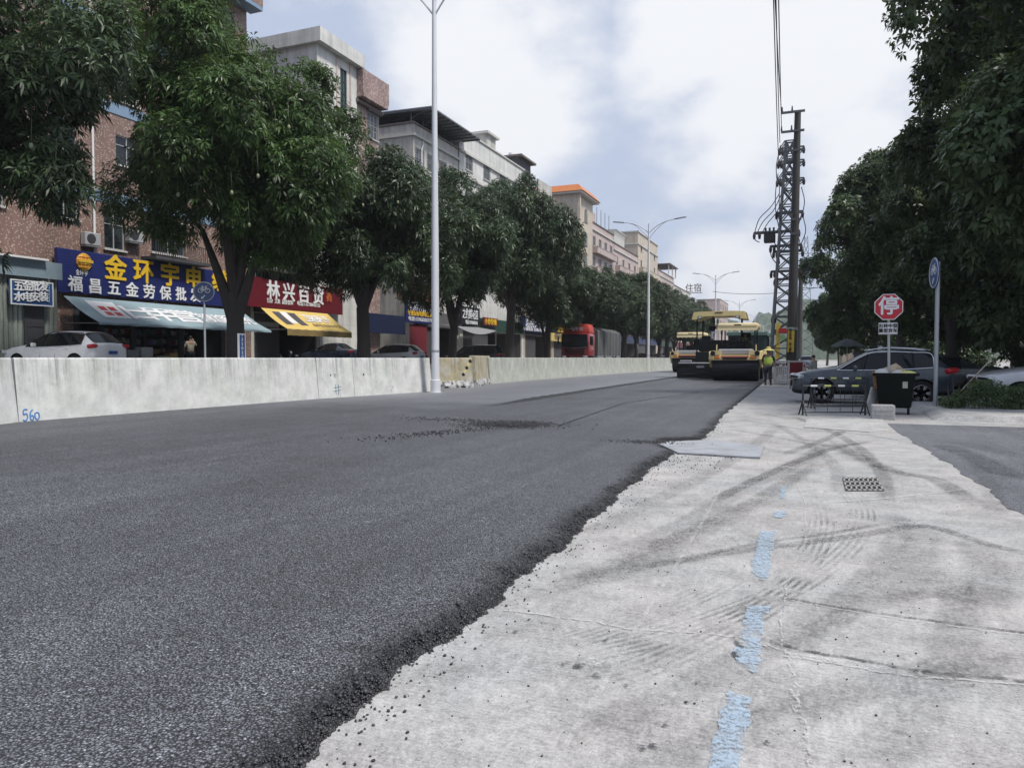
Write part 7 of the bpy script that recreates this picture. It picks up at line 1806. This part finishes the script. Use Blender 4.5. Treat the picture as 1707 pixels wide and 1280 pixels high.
def person(loc, rz, label, top, legs, pose='stand', arms=None, vest=None, hat=None, h=1.72):
    """faces local +y"""
    e = empty("person", loc, label, "person", rz); s = h / 1.72; e.scale = (s,) * 3
    hip, kn = .92, .50
    if pose == 'sit': P = {'hip': (0, 0, .62), 'kl': (-.14, .42, .62), 'kr': (.14, .42, .62), 'fl': (-.15, .45, .12), 'fr': (.15, .45, .12)}; off = -.30
    elif pose == 'crouch': P = {'hip': (0, -.1, .55), 'kl': (-.16, .3, .62), 'kr': (.16, .3, .6), 'fl': (-.15, .05, .06), 'fr': (.15, .05, .06)}; off = -.37
    else: P = {'hip': (0, 0, hip), 'kl': (-.11, .03, kn), 'kr': (.12, .01, kn), 'fl': (-.12, -.02, .08), 'fr': (.13, -.02, .08)}; off = 0
    lean_ = .22 if pose == 'crouch' else .03
    V = lambda x, y, z: (x, y + (z + off - .92) * lean_ * 1.0 if z > .9 else y, z + off)
    sh = 1.40; aL = arms[0] if arms else [(-.27, .02, 1.12), (-.27, .12, .90)]; aR = arms[1] if arms else [(.27, .02, 1.12), (.27, .12, .90)]
    J = [(P['hip'], (.15, .11)), (V(0, 0, 1.12), (.14, .10)), (V(0, 0, 1.33), (.17, .11)), (V(0, .01, 1.46), (.065, .06)), (V(0, .03, 1.56), (.075, .085)), (V(0, .03, 1.66), (.08, .095)), (V(0, .03, 1.71), (.05, .06)),
         (V(-.19, 0, sh), .062), (V(*aL[0]), .046), (V(*aL[1]), .034), (V(.19, 0, sh), .062), (V(*aR[0]), .046), (V(*aR[1]), .034),
         ((P['hip'][0] - .10, P['hip'][1], P['hip'][2] - .06), .095), (P['kl'], .065), (P['fl'], .042), ((P['hip'][0] + .10, P['hip'][1], P['hip'][2] - .06), .095), (P['kr'], .065), (P['fr'], .042),
         ((P['fl'][0], P['fl'][1] + .17, .03 if pose != 'sit' else P['fl'][2] - .05), .036), ((P['fr'][0], P['fr'][1] + .17, .03 if pose != 'sit' else P['fr'][2] - .05), .036)]
    E = [(0, 1), (1, 2), (2, 3), (3, 4), (4, 5), (5, 6), (2, 7), (7, 8), (8, 9), (2, 10), (10, 11), (11, 12), (0, 13), (13, 14), (14, 15), (0, 16), (16, 17), (17, 18), (15, 19), (18, 20)]
    # hands: palm and fingers grown from each wrist
    for w, el in ((9, 8), (12, 11)):
        a = Vector(J[w][0]); d_ = (a - Vector(J[el][0])).normalized(); sd = d_.cross(Vector((0, 1, 0)) if abs(d_.y) < .8 else Vector((1, 0, 0))).normalized()
        J.append((tuple(a + d_ * .07), (.036, .02))); pi = len(J) - 1; E.append((w, pi))
        for k, ln in enumerate((.075, .085, .08, .065)):
            f1 = a + d_ * .10 + sd * (.022 * (k - 1.5)); J.append((tuple(f1 + d_ * ln * .5), .0085)); E.append((pi, len(J) - 1)); J.append((tuple(f1 + d_ * ln + Vector((0, .02, 0))), .007)); E.append((len(J) - 2, len(J) - 1))
        J.append((tuple(a + d_ * .06 - sd * .05), .009)); E.append((pi, len(J) - 1))
    bm_ = skin_mesh(J, E); link("body", bm_, M_SKIN, e)
    def cloth(idx, inf, name, mat):
        mp = {v: i for i, v in enumerate(idx)}; jj = [(J[v][0], tuple(x * inf for x in (J[v][1] if hasattr(J[v][1], '__len__') else (J[v][1],) * 2))) for v in idx]
        ee = [(mp[a], mp[b]) for a, b in E if a in mp and b in mp]; return link(name, skin_mesh(jj, ee), mat, e)
    cloth([0, 1, 2, 3, 7, 8, 10, 11], 1.30, "shirt", top); cloth([0, 13, 14, 15, 16, 17, 18], 1.25, "trousers", legs)
    if vest is not None: cloth([0, 1, 2, 3, 7, 10], 1.48, "vest", vest)
    for s_ in (-1, 1):
        f = P['fl'] if s_ < 0 else P['fr']; z_ = .045 if pose != 'sit' else f[2] - .04; MB().ball((f[0], f[1] + .09, z_), (.055, .15, .05), 10, 6).build("shoe", M_BLKP, e, True)
    c = V(0, .03, 1.66)
    nose = MB(); nose.ball((c[0], c[1] + .105, c[2] - .045), (.016, .022, .025), 8, 6); [nose.ball((c[0] + q_ * .092, c[1], c[2] - .04), (.014, .025, .035), 8, 6) for q_ in (-1, 1)]; nose.build("face", M_SKIN, e, True)
    hr = MB(); hr.ball((c[0], c[1] - .015, c[2] + .01), (.094, .105, .095), 14, 8); hr.build("hair", M_HAIR, e, True)
    if hat: 
        hm = MB()
        if hat[0] == 'straw': hm.lathe([(.30, -.03), (.29, -.01), (.12, .05), (.10, .13), (.02, .16)], (c[0], c[1], c[2] + .03), 24)
        else: hm.lathe([(.135, 0), (.125, .015), (.118, .07), (.08, .125), (.02, .14)], (c[0], c[1], c[2] + .01), 20)
        hm.build("hat", hat[1], e, True)
    return e
M_HIVIS = plain("hi_vis_yellow", (.48, .62, .10), .6, 0, .12, 5)
M_GVEST = plain("green_vest", (.10, .19, .08), .7, 0, .15, 5)
M_NAVYC = plain("navy_cloth", (.02, .022, .035), .8, 0, .2, 5)
M_BEIGEC = plain("beige_cloth", (.46, .42, .30), .8, 0, .15, 5)
M_STRAW = plain("straw_hat", (.58, .50, .17), .7, 0, .2, 12)
M_GREYC = plain("grey_cloth", (.30, .30, .30), .8, 0, .2, 5)
person((-30.2, yx(318, -30.2), FZ), R(60), "person in a beige shirt seen from behind at the hardware shop, one hand raised", M_BEIGEC, M_NAVYC, arms=([(-.28, .06, 1.15), (-.24, .24, 1.05)], [(.32, .10, 1.24), (.22, .22, 1.48)]))
pq = gp(1280, 642); person((pq.x, pq.y, 0), R(-8), "worker in yellow hi-vis vest and straw hat walking beside the front roller", M_NAVYC, M_NAVYC, vest=M_HIVIS, hat=('straw', M_STRAW), h=1.86, arms=([(-.27, .02, 1.12), (-.25, .20, .92)], [(.29, .08, 1.14), (.27, .26, .98)]))
rk = MB(); rk.tube([(.27, .30, .02), (.27, .30, 1.75)], .018, 6); rk.bar((.1, .30, .03), (.44, .30, .03), .04); o = rk.build("asphalt_rake", plain("pale_handle", (.5, .45, .36), .7)); o.location = (pq.x, pq.y, 0); tag(o, "long-handled rake held upright by the worker in hi-vis", "rake")
pz = pv_.location; person((pz.x - .55, pz.y + 1.75, 2.53), R(-60), "paver operator in green vest and yellow helmet standing under the yellow roof", M_NAVYC, M_NAVYC, vest=M_GVEST, hat=('helmet', M_YELL), h=1.85)
rl = r1.location; person((rl.x + .25 * 1.26, rl.y + 1.95 * 1.26, 1.26 * 1.32), R(180), "roller driver in dark clothes seated under the pale yellow canopy", M_GVEST, M_NAVYC, 'sit', h=1.5, arms=([(-.27, .14, 1.16), (-.14, .42, 1.22)], [(.27, .14, 1.16), (.14, .42, 1.22)]))
pc = Vector((0, 0, EYE)) + ray(1357, 597) * 34; person((pc.x, pc.y, 0), R(60), "worker in pale jacket with hi-vis hem crouching beyond the dark grey car's bonnet", M_GREYC, M_NAVYC, 'stand', h=1.52, vest=M_GREYC, hat=None)

# ---- air
hz = MB().span((-420, -60, -2.2), (760, 1330, 125)); t = NT("air_haze")
v = t.n('ShaderNodeVolumePrincipled'); v.inputs['Color'].default_value = (.86, .90, .97, 1); v.inputs['Density'].default_value = .00032; v.inputs['Anisotropy'].default_value = .2
t.l(v.outputs[0], t.out.inputs['Volume'])
o = hz.build("haze", t.m); struct(o, 'stuff')
